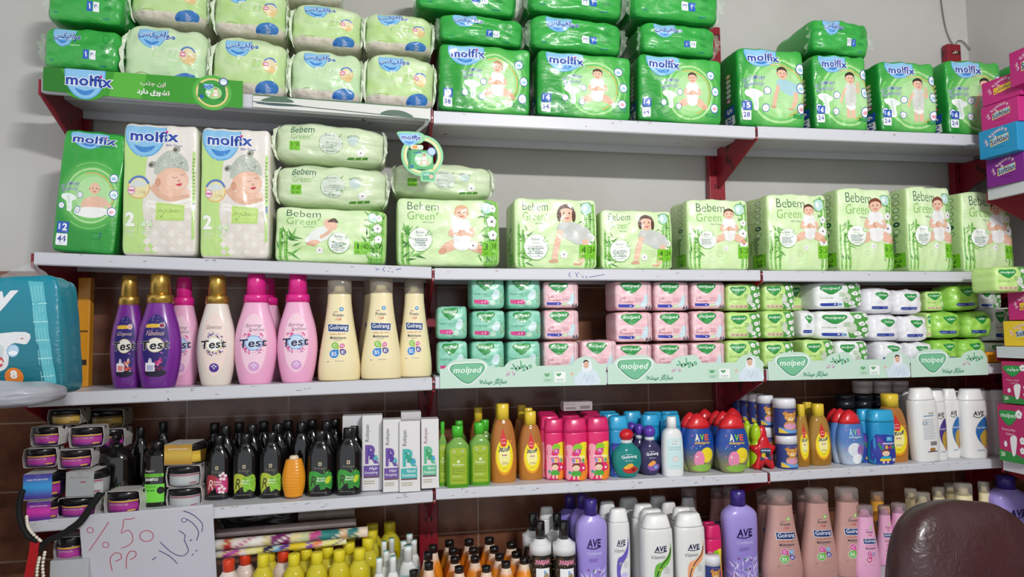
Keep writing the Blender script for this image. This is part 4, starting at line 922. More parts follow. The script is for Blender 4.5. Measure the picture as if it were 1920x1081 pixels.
PR['tv'] = softener('7a2a94', '5a1a78', 'c09a48', 'gold', 'pv'); PR['tv2'] = softener('7e2c98', '5e1c7c', 'c09a48', 'gold', 'pv2'); PR['tw'] = softener('ece2d8', 'd8ccbe', 'c09a48', 'gold', 'wh'); PR['tk'] = softener('f2b4d4', 'e69cc4', 'e0288c', 'plastic', 'pk')
def golrang(base, dark, var):
    a = Art(60, 150); pk_ = var != 'cream'
    a.disc(36, 142, 5, 'f0f4f8', '2c8ac8' if not pk_ else '7cc44a', 1.3) if 0 else a.ell(36, 142, 5, 5, '2c8ac8' if not pk_ else '8ad05a'); a.text('+', 33.4, 139.5, 38.6, 144.5, 'ffffff', bold=.03)
    a.lines(18, 135, 28, 138, 1, '4a5a70', 1.4); a.text('Protein', 17, 124, 41, 132, '2b3550', bold=.01); a.text(fa('گلرنگ'), 22, 114, 36, 121, 'c8342c', bold=.04)
    a.poly([(6, 88), (52, 86), (53, 105), (5, 107)], 'f0f2f6'); a.poly([(7, 89), (51, 87.2), (52, 104), (6, 106)], '173a78'); a.text('Golrang', 9, 90, 49, 104, 'f2f4fa', bold=.01, rot=0)
    a.text(fa('شامپو مولتی ویتامین'), 10, 80, 47, 85, 'c05a30', bold=.02, res=1); a.text('Multivitamin', 11, 70, 47, 77, '26304a', bold=.015, res=1); a.lines(20, 66.5, 38, 69, 1, '7a7f90', 1)
    cs = ('8ac42c', 'd8468c', '2c80cc', '4a2a84') if not pk_ else ('d84a9c', '4aa0dc', '6ac04a', '4a2a9c')
    if var == 'pink': cs = ('d84a9c', '6a58b0', 'd8468c', 'e070a8')
    for (x, y, r, t, sx, sy), c in zip(((22, 55, 8, 'C', 1, -1), (38, 54, 5.4, 'B3', -1, -1), (20, 35, 10, 'B5' if var != 'pink' else 'B6', 1, 1), (40, 39, 7, 'E', -1, 1)), cs):
        a.ell(x, y, r * 1.12, r * 1.12, 'e4e8ee'); a.rect(min(x, x + sx * r), min(y, y + sy * r), max(x, x + sx * r), max(y, y + sy * r), c); a.ell(x, y, r, r, c); a.text(t, x - r * .55, y - r * .5, x + r * .55, y + r * .5, 'f4f6fa', bold=.01)
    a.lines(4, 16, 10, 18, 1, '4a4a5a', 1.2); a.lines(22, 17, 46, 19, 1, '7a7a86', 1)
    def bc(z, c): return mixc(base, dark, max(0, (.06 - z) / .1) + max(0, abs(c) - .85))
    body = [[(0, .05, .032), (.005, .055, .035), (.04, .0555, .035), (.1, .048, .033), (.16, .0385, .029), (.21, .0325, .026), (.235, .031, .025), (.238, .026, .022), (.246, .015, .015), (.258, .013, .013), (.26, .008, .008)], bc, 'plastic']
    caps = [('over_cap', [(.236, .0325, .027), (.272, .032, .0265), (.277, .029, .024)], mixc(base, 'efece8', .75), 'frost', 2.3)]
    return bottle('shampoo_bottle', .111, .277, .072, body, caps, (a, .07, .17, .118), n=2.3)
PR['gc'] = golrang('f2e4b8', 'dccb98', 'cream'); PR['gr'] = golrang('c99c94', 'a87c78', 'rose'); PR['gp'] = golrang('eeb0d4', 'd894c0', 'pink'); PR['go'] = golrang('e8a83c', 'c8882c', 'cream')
def blackb(c1, c2, kind):
    a = Art(48, 62)
    a.rrect(20, 54, 27, 61, 1, 'c8b89a') ; a.rect(22, 56, 25, 59, '1a1a1a'); a.text('Robiyan', 12, 46, 36, 52, '8a8070', res=1)
    a.blob([(2, 6), (1, 40), (16, 43), (30, 37), (46, 40), (47, 8), (36, 14), (20, 18), (8, 10)], c1); a.blob([(24, 8), (22, 36), (34, 34), (47, 38), (47, 8), (36, 12)], c2)
    a.text('R', 4, 14, 16, 34, '3a2a20' if kind != 'rd' else 'f0d0cc', shear=.2); a.text('Botanical', 18, 28, 34, 32, 'f4f6e8', bold=.02, res=1); a.text({'rd': 'Seven Herbs', 'ye': 'Horsetail', 'gr': 'Nettle'}[kind], 17, 23, 36, 27, 'f4f6e8', bold=.02, res=1); rr = random.Random(8)
    if kind == 'rd':
        for x, y in ((37, 40), (35, 14)):
            for k in range(5): leaf(a, x, y, 10, k * 72 + 10, 'f4d4dc'); a.ell(x + 6 * math.cos(k * 1.257 + .2), y + 6 * math.sin(k * 1.257 + .2), 3.6, 3, 'f6dfe4', n=9)
            a.ell(x, y, 2, 2, 'd0406c', n=8)
    else:
        for k in range(26): leaf(a, rr.uniform(28, 46), rr.uniform(4, 44), rr.uniform(6, 12), rr.uniform(20, 160), ('5aa02c', '8ac83c', '3a7a20')[k % 3] if kind == 'ye' else ('2f9a3c', '1f7a2c', '6ac84a')[k % 3])
        if kind == 'gr': a.ell(40, 26, 5, 8, 'b8cc2c', -30)
    a.lines(4, 1.5, 42, 4, 1, '8a8a8a', .9)
    body = [[(0, .036, .024), (.003, .04, .027), (.03, .041, .028), (.1, .041, .028), (.118, .038, .027), (.134, .029, .023), (.144, .021, .019), (.15, .018, .018), (.152, .016, .016)], '0d0c0d', 'blackgloss']
    caps = [('cap', ring_cap(.15, .178, .0195, .0185, None, .002), '121112', 'plastic', 2)]
    return bottle('shampoo_bottle', .082, .178, .056, body, caps, (a, .068, .088, .05), n=2.4)
PR['kr'] = blackb('a8303c', 'c43a78', 'rd'); PR['ky'] = blackb('b4c43a', '8cc83c', 'ye'); PR['kg'] = blackb('3a9a3c', '2f8a34', 'gr')
def body_only(pts, col, mt, caps, w, h, d, n=2.3, name='bottle', lab=None): return bottle(name, w, h, d, [pts, col, mt], caps, lab, n=n)
PR['k0'] = body_only([(0, .036, .024), (.003, .04, .027), (.03, .041, .028), (.1, .041, .028), (.118, .038, .027), (.134, .029, .023), (.144, .021, .019), (.15, .018, .018), (.152, .016, .016)], '0d0c0d', 'blackgloss', [('cap', ring_cap(.15, .178, .0195, .0185, None, .002), '121112', 'plastic', 2)], .082, .178, .056, name='shampoo_bottle')
# honey jar bottle with ribs
pts = []
for k in range(25):
    z = .003 + k * .0042; t = z / .105; r = .019 + .0155 * math.sin(PI * min(1, (t * .82 + .12))) ** .9; pts.append((z, r + (.0006 if k % 2 else 0), r * .8 + (.0006 if k % 2 else 0)))
PR['hon'] = body_only([(0, .02, .017)] + pts, 'e8961c', 'plastic', [('cap', ring_cap(.104, .114, .0165, .0125, None, .002), 'ecd9bc', 'plastic', 2)], .07, .114, .056, name='honey_bottle')
def babygreen():
    a = Art(40, 86); a.rrect(1, 1, 39, 84, 7, 'a0b82c'); a.rrect(1, 1, 39, 70, 2, '98b428')
    for x in (11, 29): a.disc(x, 76, 2.6, '2a4a20', 'f4f8e8', 1)
    a.line([(8, 70), (20, 63), (32, 70)], .8, '5a7a20', 3); a.rrect(17, 50, 23, 56, .8, 'e4ecc0'); a.text('Robiyan', 8, 42, 32, 49, 'f0f4e0')
    for k, t in enumerate(('Gliserine Gel', 'Aloe Vera Extract', 'Shampoo')): a.text(t, 6, 35 - k * 6, 34, 39 - k * 6, '3a5a1a', res=1)
    a.lines(6, 18, 34, 21, 1, 'e4ecc0', 1.2); a.text('Body Hair & Baby', 7, 8, 33, 12, '3a5a1a', res=1); return a
PR['frog'] = bottle('baby_shampoo_bottle', .066, .176, .046, [[(0, .029, .02), (.003, .032, .022), (.06, .033, .023), (.112, .032, .022), (.128, .024, .02), (.14, .013, .013), (.146, .013, .013)], lambda z, c: mixc('66b42c', '9ccc6c', (z - .08) / .06), 'gel'],
                    [('cap', ring_cap(.144, .176, .0155, .016, None, .002), '46b82c', 'plastic', 2.4)], (babygreen(), .05, .108, .062), n=3)
def oil(big):
    a = Art(50, 110); a.ell(25, 38, 24, 38, 'e89a1c', n=30); a.ell(25, 42, 22.5, 36, 'f4e022', n=30); a.ell(25, 40, 15, 20, 'f8f0a0', n=20)
    a.blob([(14, 72), (18, 62), (28, 62), (32, 74), (26, 88), (22, 100), (18, 88)], 'd42a2c'); a.text(fa('ملایم'), 17, 74, 28, 79, 'f8e0e0', res=1); a.text('TEARS FREE', 16, 67, 29, 71, 'f8e0e0', res=1); a.disc(41, 72, 4, 'f4a040', 'a85a1c', 1)
    a.text(fa('فیروز'), 9, 50, 40, 64, '1c2a68', bold=.05); a.disc(25, 43, 5, 'f4f0d8', 'd8c880', .6); a.rect(18, 42, 32, 44, 'b04a3c'); a.lines(18, 24, 36, 30, 2, '6a5a2c', 1.2); a.lines(20, 14, 32, 16, 1, '6a5a2c', 1); return a
def oilb(h, base, low, mt='gel'):
    w = .072
    return bottle('baby_shampoo_bottle', w, h, .046, [[(0, .031, .02), (.004, .034, .022), (h * .3, .036, .023), (h * .55, .033, .022), (h * .72, .026, .019), (h * .79, .019, .015), (h * .81, .016, .014)], lambda z, c: mixc(low, base, (z - h * .26) / .01), mt],
                  [('cap', ring_cap(h * .8, h, .0165, .0165, None, .002), 'e8c83a', 'plastic', 2.6)], (oil(1), .05, h * .66, h * .42), n=2.5)
PR['oil'] = oilb(.215, 'd08a48', 'd8903c'); PR['oilw'] = oilb(.165, 'c89a48', 'b88430')
def kidsart(blue):
    a = Art(46, 100)
    if blue:
        a.blob([(0, 0), (0, 68), (12, 74), (30, 72), (46, 62), (46, 0)], '2c3a9c'); a.blob([(4, 66), (14, 60), (22, 40), (24, 10), (16, 0), (10, 30)], '6a3aa0'); a.line([(6, 52), (16, 28), (26, 8)], 4, '2a8a4c', 3); a.rrect(22, 56, 36, 68, 1, '2a9cd4'); a.text('PL', 25, 59, 33, 66, 'd8f0fa')
    else:
        a.blob([(0, 40), (0, 74), (8, 78), (14, 70), (10, 48), (14, 24), (6, 0), (0, 0)], 'f4a0b4'); a.blob([(26, 78), (46, 80), (46, 40), (38, 36), (28, 52)], 'f0e028'); a.blob([(40, 42), (46, 44), (46, 0), (24, 0), (34, 18)], 'f08a24'); a.blob([(14, 74), (24, 80), (34, 74), (30, 60), (18, 58)], '8ac82c'); a.rrect(17, 56, 31, 68, 1, 'd43a94'); a.text('PL', 20, 59, 28, 66, 'f8e0f0')
    a.text('shampoo', 8 if not blue else 14, 47, 40 if not blue else 44, 54, 'fafafa', bold=.02)
    for k, (t, c) in enumerate(zip('Kids', ('2c80cc', 'e8b42c', 'd4342c', '3a9a3c'))): a.text(t, 12 + k * 7, 37, 18 + k * 7, 46, c, bold=.05, out='f8f8f8' if not blue else None, ow=.04)
    # a plain printed child with a flower or a ball
    a.ell(20, 26, 8, 7.5, 'f6d4b8'); a.blob([(12, 27), (12, 33), (20, 36), (28, 33), (28, 27), (24, 31), (16, 31)], '7a3a20'); a.ell(17, 26, .9, .9, '2a2020', n=6); a.ell(23, 26, .9, .9, '2a2020', n=6); a.line([(17, 23), (20, 22), (23, 23)], .7, 'b04040')
    a.blob([(12, 18), (28, 18), (30, 8), (10, 8)], '4aa83c' if not blue else '2aa0c8'); a.rect(13, 0, 17, 8, 'f6d4b8'); a.rect(22, 0, 26, 8, 'f6d4b8')
    if not blue:
        for k in range(6): a.ell(36 + 4.5 * math.cos(k * 1.047), 25 + 4.5 * math.sin(k * 1.047), 3, 3, 'e0306c', n=8)
        a.ell(36, 25, 2.6, 2.6, 'f8f4f0', n=8); a.ell(6, 16, 3.5, 3.5, '3a9a8c', n=8)
    else:
        a.rect(8, 6, 30, 12, 'f0d02c'); a.disc(38, 8, 5, 'f4f4f8', '3a2a5c', .8); a.ell(38, 8, 2, 2, '3a2a5c', n=6)
    return a
def kids(blue):
    b = 'e0286c' if not blue else '2494c8'
    return bottle('kids_shampoo_bottle', .068, .178, .044, [[(0, .026, .018), (.004, .03, .02), (.03, .033, .0215), (.07, .031, .021), (.11, .0325, .0215), (.138, .033, .021)], b, 'plastic'],
                  [('cap', [(.138, .0335, .0215), (.148, .0325, .021), (.174, .029, .019), (.178, .026, .016)], 'd42468' if not blue else '2ea4d4', 'plastic', 2.8)], (kidsart(blue), .058, .128, .068), n=2.8)
PR['km'] = kids(False); PR['kb'] = kids(True)
def globe(body, cap, txtc, dots):
    a = Art(50, 60); a.text('Golrang', 8, 36, 42, 46, 'f0f4f8', bold=.02, rot=4); a.lines(16, 47, 36, 50, 1, 'dfe8f0', 1); a.text('Baby Shampoo', 16, 30, 34, 34, 'dfe8f0', res=1); rr = random.Random(3)
    a.blob([(10, 12), (24, 20), (44, 14), (40, 4), (20, 2)], dots[0]); a.blob([(12, 16), (26, 26), (34, 20), (20, 12)], dots[1]); a.ell(34, 10, 5, 4, dots[2])
    return bottle('ball_shampoo_bottle', .062, .112, .04, [[(0, .016, .013), (.003, .02, .016), (.02, .028, .019), (.042, .031, .02), (.062, .027, .019), (.075, .016, .014), (.08, .012, .012)], body, 'gel'],
                  [('neck_ring', ring_cap(.078, .086, .0125, .0125, None, .001), 'cfd8dc', 'plastic', 2), ('ball_cap', [(.083 + .015 * (1 - math.cos(t * PI / 10)), max(.003, .0152 * math.sin(t * PI / 10))) for t in range(1, 10)], cap, 'plastic', 2)], (a, .046, .058, .038), n=2)
PR['gl1'] = globe('2ca09a', 'cc1c28', '', ('c4342c', 'e8b43c', '8a1c1c')); PR['gl2'] = globe('4a4470', '5a3aa8', '', ('8a5ab0', 'e8a04c', '6ab0d8'))
def lotion():
    a = Art(40, 80); a.rrect(1, 1, 39, 78, 6, 'c9e6e8'); a.rrect(10, 62, 30, 74, 1, 'e4f0f0')
    for k in range(2): a.text('MORE' if k == 0 else 'BABY', 12, 69 - k * 6, 28, 73 - k * 6, '6a7a80', res=1)
    a.text('MOISTURIZING', 6, 54, 34, 57, '4a8a94', res=1); a.text('BABY SHAMPOO', 6, 49, 34, 52, '4a8a94', res=1); a.ell(20, 26, 8, 7, 'e0dcd8'); a.ring(20, 26, 8, 8, .8, 'b8c8c8'); a.lines(8, 8, 32, 11, 1, '8ab0b4', 1); return a
PR['lot'] = bottle('baby_lotion_bottle', .056, .158, .038, [[(0, .023, .016), (.003, .0255, .018), (.05, .027, .019), (.1, .025, .018), (.118, .021, .016), (.126, .013, .012)], 'e4e8e8', 'plastic'], [('cap', ring_cap(.125, .158, .0125, .0115, None, .002), 'eef0f0', 'plastic', 2)], (lotion(), .042, .084, .06), n=2.8)
def aveword(a, x0, y0, x1, y1, c): a.text('AVE', x0, y0, x1, y1, c, bold=.035, shear=.12, res=2); a.line([(x0 - 1, y0 - .5), ((x0 + x1) / 2, y0 - (y1 - y0) * .22), (x1, y0 + .5)], (y1 - y0) * .14, c, 3)
def avekids(var):
    a = Art(56, 96); rr = random.Random(4)
    for k, (t, c) in enumerate(zip('AVE', ('e8e4d8', '7ac43c', 'e05a3c') if var else ('9ac8e8', '8ac8a0', 'd070b0'))): a.text(t, 14 + k * 10, 66, 23 + k * 10, 80, c, bold=.04)
    a.text('shampoo', 13, 57, 45, 65, 'f0c832' if var else 'c8e0f0', bold=.02)
    cs = [('f0d82c', 38, 34, 14, 17), ('e88ab0', 22, 26, 11, 18), ('8ab84c', 30, 6, 22, 8)] if var else [('dfe8f0', 26, 32, 16, 16), ('9a6ab0', 42, 30, 9, 14), ('f0f4f8', 34, 10, 13, 12)]
    for c, x, y, rx, ry in cs: a.ell(x, y, rx, ry, c)
    for k in range(14): a.ell(rr.uniform(6, 50), rr.uniform(10, 84), rr.uniform(.8, 2), rr.uniform(.8, 2), rr.choice(['58b0e0', 'e070a8', 'f4f4f4', 'c8dc3c']), n=8)
    return a
def avek(var, base, low):
    return bottle('kids_shampoo_bottle', .08, .158, .046, [[(0, .022, .016), (.003, .027, .018), (.03, .035, .021), (.065, .04, .023), (.1, .036, .021), (.125, .027, .018)], lambda z, c: mixc(low, base, (z - .02) / .05), 'plastic'],
                  [('cap', [(.118, .031, .0195), (.128, .029, .0185), (.143, .022, .016), (.152, .012, .011), (.158, .003, .003)], 'd4242c', 'plastic', 2.1)], (avekids(var), .066, .118, .064), n=2.2)
PR['ak'] = avek(1, '1f4a9c', '8a8a5c'); PR['af'] = avek(0, '4a78bc', 'b0c0d4')
# star bottle
def star_proto():
    P = Proto('star_shampoo_bottle', 'bottle', .064, .118, .036, True); m = M(); pts = []
    ctrl = [(-.012, .086), (.0, .098), (.012, .086), (.016, .070), (.031, .060), (.024, .044), (.02, .03), (.027, .004), (.016, .0), (.0, .012), (-.016, .0), (-.027, .004), (-.02, .03), (-.024, .044), (-.031, .060), (-.016, .070)]
    o = crom(ctrl, 4, True); vs = []; fs = []; n = len(o)
    for y, k in ((-.017, .72), (-.014, .9), (-.006, 1), (.006, 1), (.014, .9), (.017, .72)):
        for x, z in o: vs.append((x * k, y, .045 + (z - .045) * (k if z > .01 else 1)))
    for r in range(5):
        for k in range(n): fs.append((r * n + k, r * n + (k + 1) % n, (r + 1) * n + (k + 1) % n, (r + 1) * n + k))
    fs.append(tuple(range(n))[::-1]); fs.append(tuple(5 * n + k for k in range(n))); m.add(vs, fs, 'c81824', 'plastic'); P.part('bottle_body', m)
    m = M(); loft(m, Prof([(.088, .0125), (.1, .012), (.114, .0085), (.118, .004)], 2, 3), 'd01c28', 'plastic', 18); P.part('cap', m)
    a = Art(40, 40); a.blob([(4, 34), (20, 38), (36, 34), (34, 18), (38, 4), (22, 8), (4, 4), (8, 20)], '2a4a6c'); a.text('Golrang', 8, 28, 34, 34, 'f0f4f8', bold=.02); a.ell(14, 18, 6, 7, 'd8b82c'); a.ell(26, 18, 6, 7, '1c2430'); a.ell(21, 10, 5, 4, 'e06a8c')
    m = M(); a.put(m, .034, .04, lambda x, z: Vector((x, -.0172, z)), 'carton', off=.0005, step=0, z0=.04); P.part('label', m); return P
PR['star'] = star_proto()
PR['lime'] = body_only([(0, .016), (.003, .019), (.03, .02), (.06, .019), (.075, .014), (.085, .017), (.1, .018), (.115, .014), (.122, .006)], 'a8cc1c', 'plastic', [('cap', [(.1185, .009), (.124, .008), (.128, .004)], 'b4d82c', 'plastic', 2)], .04, .128, .04, n=2, name='shampoo_bottle')
def talc():
    a = Art(44, 66); a.ell(22, 44, 13, 12, 'd89a48'); a.ell(11, 54, 5, 5, 'c88838'); a.ell(33, 54, 5, 5, 'c88838'); a.ell(22, 39, 6, 5, 'f0d8a8'); a.ell(17, 47, 1.3, 1.3, '2a2020', n=8); a.ell(27, 47, 1.3, 1.3, '2a2020', n=8); a.ell(22, 41, 2, 1.4, '2a2020', n=8)
    a.ell(22, 20, 15, 15, 'c88c40'); a.blob([(8, 22), (22, 28), (36, 22), (30, 12), (14, 12)], 'd89ab8'); a.poly([(0, 0), (44, 0), (44, 12), (24, 8), (0, 16)], '6aa0d8'); a.poly([(0, 0), (16, 0), (0, 14)], 'f0c83c'); a.text('TALC POWDER', 10, 60, 34, 63, 'd8a0c0', res=1); return a
PR['talc'] = bottle('talc_can', .052, .098, .05, [[(0, .0235), (.002, .0255), (.072, .0255), (.073, .0255)], '2c3a7c', 'carton'], [('cap', [(.072, .026), (.094, .0255), (.098, .023)], 'e8e8ee', 'plastic', 2)], (talc(), .046, .066, .037, 'carton'), n=2)
def avewhite(var):
    a = Art(46, 120); c = {'bl': ('2c68a8', '8ab8dc'), 'vi': ('4a3480', '8a70b8'), 'gn': ('3a8a2c', '8ac84c'), 'or': ('f0a878', 'f4c4a0'), 'pu': ('6a58b8', '9a8ad4')}[var]
    if var in ('bl', 'vi'):
        a.text('AVE', 10, 96, 36, 108, '3a2a30', bold=.03, shear=.1); a.line([(10, 95), (22, 91), (36, 97)], 2, '3a6a3c', 3); a.blob([(40, 92), (24, 80), (14, 60), (18, 36), (34, 14), (42, 8), (42, 30), (44, 60)], c[0]); a.blob([(40, 60), (24, 44), (28, 22), (42, 12), (44, 30)], 'b8943c'); a.text('HAIR SHAMPOO', 17, 62, 42, 67, 'e8eef4', res=1); a.ell(38, 12, 4, 3, 'c08a70'); a.lines(16, 4, 38, 8, 2, '5a8ab0', 1)
    else:
        aveword(a, 12, 86, 36, 98, '1c1a4c'); a.text('Vitamin', 6, 70, 32, 78, '5a5a70', shear=.4); a.blob([(44, 104), (42, 84), (28, 64), (14, 56), (10, 30), (14, 4), (26, 4), (20, 24), (26, 44), (40, 60), (46, 84)], c[0] if var != 'gn' else '6ab83c'); a.line([(44, 92), (40, 74), (26, 56), (16, 34), (14, 6)], 2, '1c1a20' if var != 'pu' else c[0], 4)
        a.text('*', 18, 40, 26, 48, 'e0d83c', bold=.08); a.lines(30, 36, 42, 52, 5, '9a9aa4', 1)
        a.ell(32, 18, 9, 7, {'gn': 'dce8c8', 'or': 'f0c8b4', 'pu': 'c8c0ec'}[var]); a.ell(24, 10, 6, 5, {'gn': 'c4dca0', 'or': 'e8b8a0', 'pu': 'a89ce0'}[var])
    return a
def avew(var):
    return bottle('shampoo_bottle', .078, .24, .05, [[(0, .03, .02), (.004, .034, .022), (.06, .037, .024), (.14, .0375, .024), (.19, .0365, .023), (.2, .034, .021)], 'e6e6e4', 'plastic'],
                  [('cap', [(.2, .0345, .0215), (.206, .033, .021), (.236, .0265, .018), (.24, .023, .015)], 'f0f0ee', 'plastic', 2.6)], (avewhite(var), .056, .16, .1), n=2.8)
for v in ('bl', 'vi', 'gn', 'or', 'pu'): PR['aw' + v] = avew(v)
PR['awx'] = bottle('shampoo_bottle', .078, .24, .05, [[(0, .03, .02), (.004, .034, .022), (.06, .037, .024), (.14, .0375, .024), (.19, .0365, .023), (.2, .034, .021)], 'e6e6e4', 'plastic'], [('cap', [(.2, .0345, .0215), (.206, .033, .021), (.236, .0265, .018), (.24, .023, .015)], 'eaeae8', 'plastic', 2.6)], None, n=2.8)
a = Art(46, 120); a.lines(8, 40, 38, 92, 12, '9aa4b0', 1.4); a.rect(10, 96, 34, 98, '3a80b8'); a.ring(12, 80, 5, 5, 1.4, '6a8a98'); a.text('AVE', 22, 100, 34, 106, '8a6a4a'); a.ell(26, 14, 7, 5, 'a8743c'); a.rect(14, 8, 38, 10, '1c2a4c')
for k in range(9): a.rect(22 + k * 1.7, 24, 23 + k * 1.7, 34, '4a4a50')
PR['awr'] = bottle('shampoo_bottle', .078, .24, .05, [[(0, .03, .02), (.004, .034, .022), (.06, .037, .024), (.14, .0375, .024), (.19, .0365, .023), (.2, .034, .021)], 'e6e6e4', 'plastic'], [('cap', [(.2, .0345, .0215), (.206, .033, .021), (.236, .0265, .018), (.24, .023, .015)], 'f0f0ee', 'plastic', 2.6)], (a, .056, .16, .1), n=2.8)
def avecond():
    a = Art(60, 130); aveword(a, 14, 92, 46, 108, '1c1650'); a.text('Conditioner', 14, 76, 48, 83, 'dcd4f4'); a.lines(18, 62, 40, 70, 3, '7a4aa8', 1.2); rr = random.Random(9)
    for k in range(60): leaf(a, rr.uniform(4, 56), rr.uniform(0, 40), rr.uniform(10, 18), rr.uniform(50, 130), rr.choice(['d8ccf4', 'b4a4e4', 'e8e0fa', '9484d4', 'c4b4ec']))
    for k in range(10): a.ell(rr.uniform(6, 54), rr.uniform(6, 50), 2.4, 2, rr.choice(['6a2a7c', '8a3a6c', '4a8a4c', 'd8c4f0']), n=8)
    a.poly([(0, 0), (60, 0), (60, 5), (30, 2), (0, 6)], 'b89a4c'); return a
PR['ac'] = bottle('conditioner_bottle', .094, .265, .058, [[(0, .036, .022), (.004, .042, .026), (.08, .044, .027), (.17, .0465, .0285), (.2, .044, .027), (.216, .03, .021), (.222, .02, .018)], lambda z, c: mixc('8c7cd0', 'a898e0', z / .2), 'plastic'], [('cap', ring_cap(.221, .265, .0195, .0185, None, .002), '3a2a80', 'plastic', 2)], (avecond(), .078, .18, .1), n=2.5)
PR['ac0'] = body_only([(0, .036, .022), (.004, .042, .026), (.17, .0465, .0285), (.2, .044, .027), (.216, .03, .021), (.222, .02, .018)], '8c7cd0', 'plastic', [('cap', ring_cap(.221, .265, .0195, .0185, None, .002), '3a2a80', 'plastic', 2)], .094, .265, .058, name='conditioner_bottle')
def parjan():
    a = Art(62, 110); rr = random.Random(2); a.rect(0, 0, 62, 92, '1c160f')
    for k in range(70): leaf(a, rr.uniform(0, 62), rr.uniform(0, 90), rr.uniform(6, 13), rr.uniform(0, 360), rr.choice(['c8a86c', '8a6a34', 'e0cc94', '5a4420']))
    a.blob([(6, 70), (8, 88), (31, 84), (54, 88), (56, 70), (31, 74)], '4a3428'); a.text('PARJAN', 10, 72, 52, 83, 'e04a8c', bold=.03, out='f8f0f0', ow=.03); a.rect(8, 16, 54, 68, '1c160f'); a.rect(10, 18, 52, 66, 'f2f2f4'); a.ell(22, 36, 10, 11, '8a6234'); a.ell(41, 44, 9, 12, '5a3c1c'); a.ell(41, 44, 7, 10, 'd8b878'); a.line([(38, 38), (42, 44), (40, 52)], 2.4, '7a5428', 3); a.poly([(33, 54), (40, 52), (41, 60), (34, 62)], '8ab0d8')
    a.rrect(14, 2, 48, 13, 2, 'd8d4a0'); a.text('GARLIC', 18, 5, 46, 10, '3a3020'); return a
PR['pj'] = bottle('herbal_shampoo_bottle', .07, .185, .066, [[(0, .033), (.003, .035), (.12, .035), (.128, .032), (.14, .02), (.142, .018)], lambda z, c: '1c160f' if z < .118 else 'e8e8ea', 'plastic'], [('cap', ring_cap(.14, .185, .0155, .0145, None, .002), '0e0d0e', 'blackgloss', 2)], (parjan(), .062, .13, .062, 'carton'), n=2)
PR['orb'] = body_only([(0, .022), (.003, .025), (.05, .027), (.08, .022), (.105, .015), (.118, .013), (.122, .0105)], lambda z, c: mixc('e88c1c', 'ecd0b8', (z - .095) / .012), 'plastic', [('cap', ring_cap(.12, .142, .0118, .0122, None, .001), '100f10', 'plastic', 2)], .054, .142, .054, n=2, name='syrup_bottle')
PR['yel'] = body_only([(0, .024), (.003, .028), (.07, .029), (.1, .027), (.113, .019), (.119, .0145)], lambda z, c: mixc('e6d61c', 'f4e850', (z - .09) / .03), 'gel', [('cap', ring_cap(.118, .144, .0155, .0155, None, .002), 'e4d42c', 'plastic', 2)], .058, .144, .05, n=2.3, name='oil_bottle')
PR['red'] = body_only([(0, .024), (.003, .028), (.07, .029), (.1, .027), (.113, .019), (.119, .0145)], lambda z, c: mixc('dcc6b8', 'e8dad2', (z - .09) / .03), 'plastic', [('cap', ring_cap(.118, .144, .0155, .0155, None, .002), 'd83c1c', 'plastic', 2)], .058, .144, .05, n=2.3, name='lotion_bottle')
a = Art(40, 60); a.rrect(1, 1, 39, 58, 5, 'a4d0d4'); a.rrect(10, 36, 32, 54, 1, 'dceaea')
for k in range(2): a.text('MORE' if k == 0 else 'BABY', 12, 46 - k * 8, 30, 52 - k * 8, '4a5a60', bold=.03, res=1)
a.lines(8, 16, 32, 30, 4, '4a8a94', 1.2)
PR['wtc'] = bottle('baby_lotion_bottle', .056, .14, .042, [[(0, .024, .018), (.003, .026, .02), (.06, .027, .02), (.09, .023, .018), (.105, .014, .013)], 'dfe3e2', 'plastic'], [('cap', [(.104, .0135), (.128, .012), (.1285, .0125), (.14, .0125)], 'e8ecea', 'plastic', 2), ('cap_lid', [(.1395, .0118), (.1415, .0118)], '9cc8c4', 'plastic', 2)], (a, .044, .07, .045), n=2.6)
# pump bottles behind the jars
def pump():
    a = Art(60, 90); a.blob([(2, 8), (30, 2), (58, 10), (54, 22), (30, 16), (6, 20)], '7ad83c'); 
    for k in range(9): leaf(a, 34 + k * 2.4, 16, 24 + (k % 3) * 6, 50 + k * 8, '4a9a2c')
    for k in range(3): a.ell(30, 16 + k * 4.5, 7 - k, 2.6, 'e4e4e0')
    return a
PR['pump'] = bottle('big_shampoo_bottle', .1, .22, .08, [[(0, .046, .036), (.004, .05, .039), (.12, .05, .039), (.15, .046, .037), (.17, .032, .028), (.178, .02, .02)], '0f0d0c', 'blackgloss'], [('pump_collar', ring_cap(.176, .188, .019, .016), '141314', 'plastic', 2), ('pump_stem', ring_cap(.187, .203, .006, .006), '141314', 'plastic', 2), ('pump_head', [(.2, .012, .02), (.214, .013, .022), (.22, .008, .016)], '141314', 'plastic', 2)], (pump(), .08, .1, .06), n=2.3)
a = Art(60, 110); a.text('Sagers', 8, 78, 30, 84, 'c8c4bc', bold=.02); a.rect(6, 68, 52, 75, '7ad83c'); a.text('HAIR BOOSTER', 8, 69.5, 48, 73.5, '14240c', bold=.02, res=1); a.text('SHAMPOO', 8, 59, 40, 66, 'f0f0ee', bold=.04); a.rect(6, 12, 54, 52, '7ae04a'); a.text('aloe vera', 9, 36, 32, 42, '14240c', bold=.03, res=1); a.lines(9, 44, 40, 50, 2, '3a6a24', 1.2); a.ell(46, 38, 9, 8, '0f0d0c')
PR['tube'] = bottle('hair_shampoo_bottle', .08, .19, .06, [[(0, .036, .028), (.004, .04, .03), (.12, .04, .03), (.15, .037, .028), (.165, .022, .02)], '120f0e', 'blackgloss'], [('cap', ring_cap(.163, .19, .02, .018), '141314', 'plastic', 2)], (a, .068, .15, .068), n=2.3)
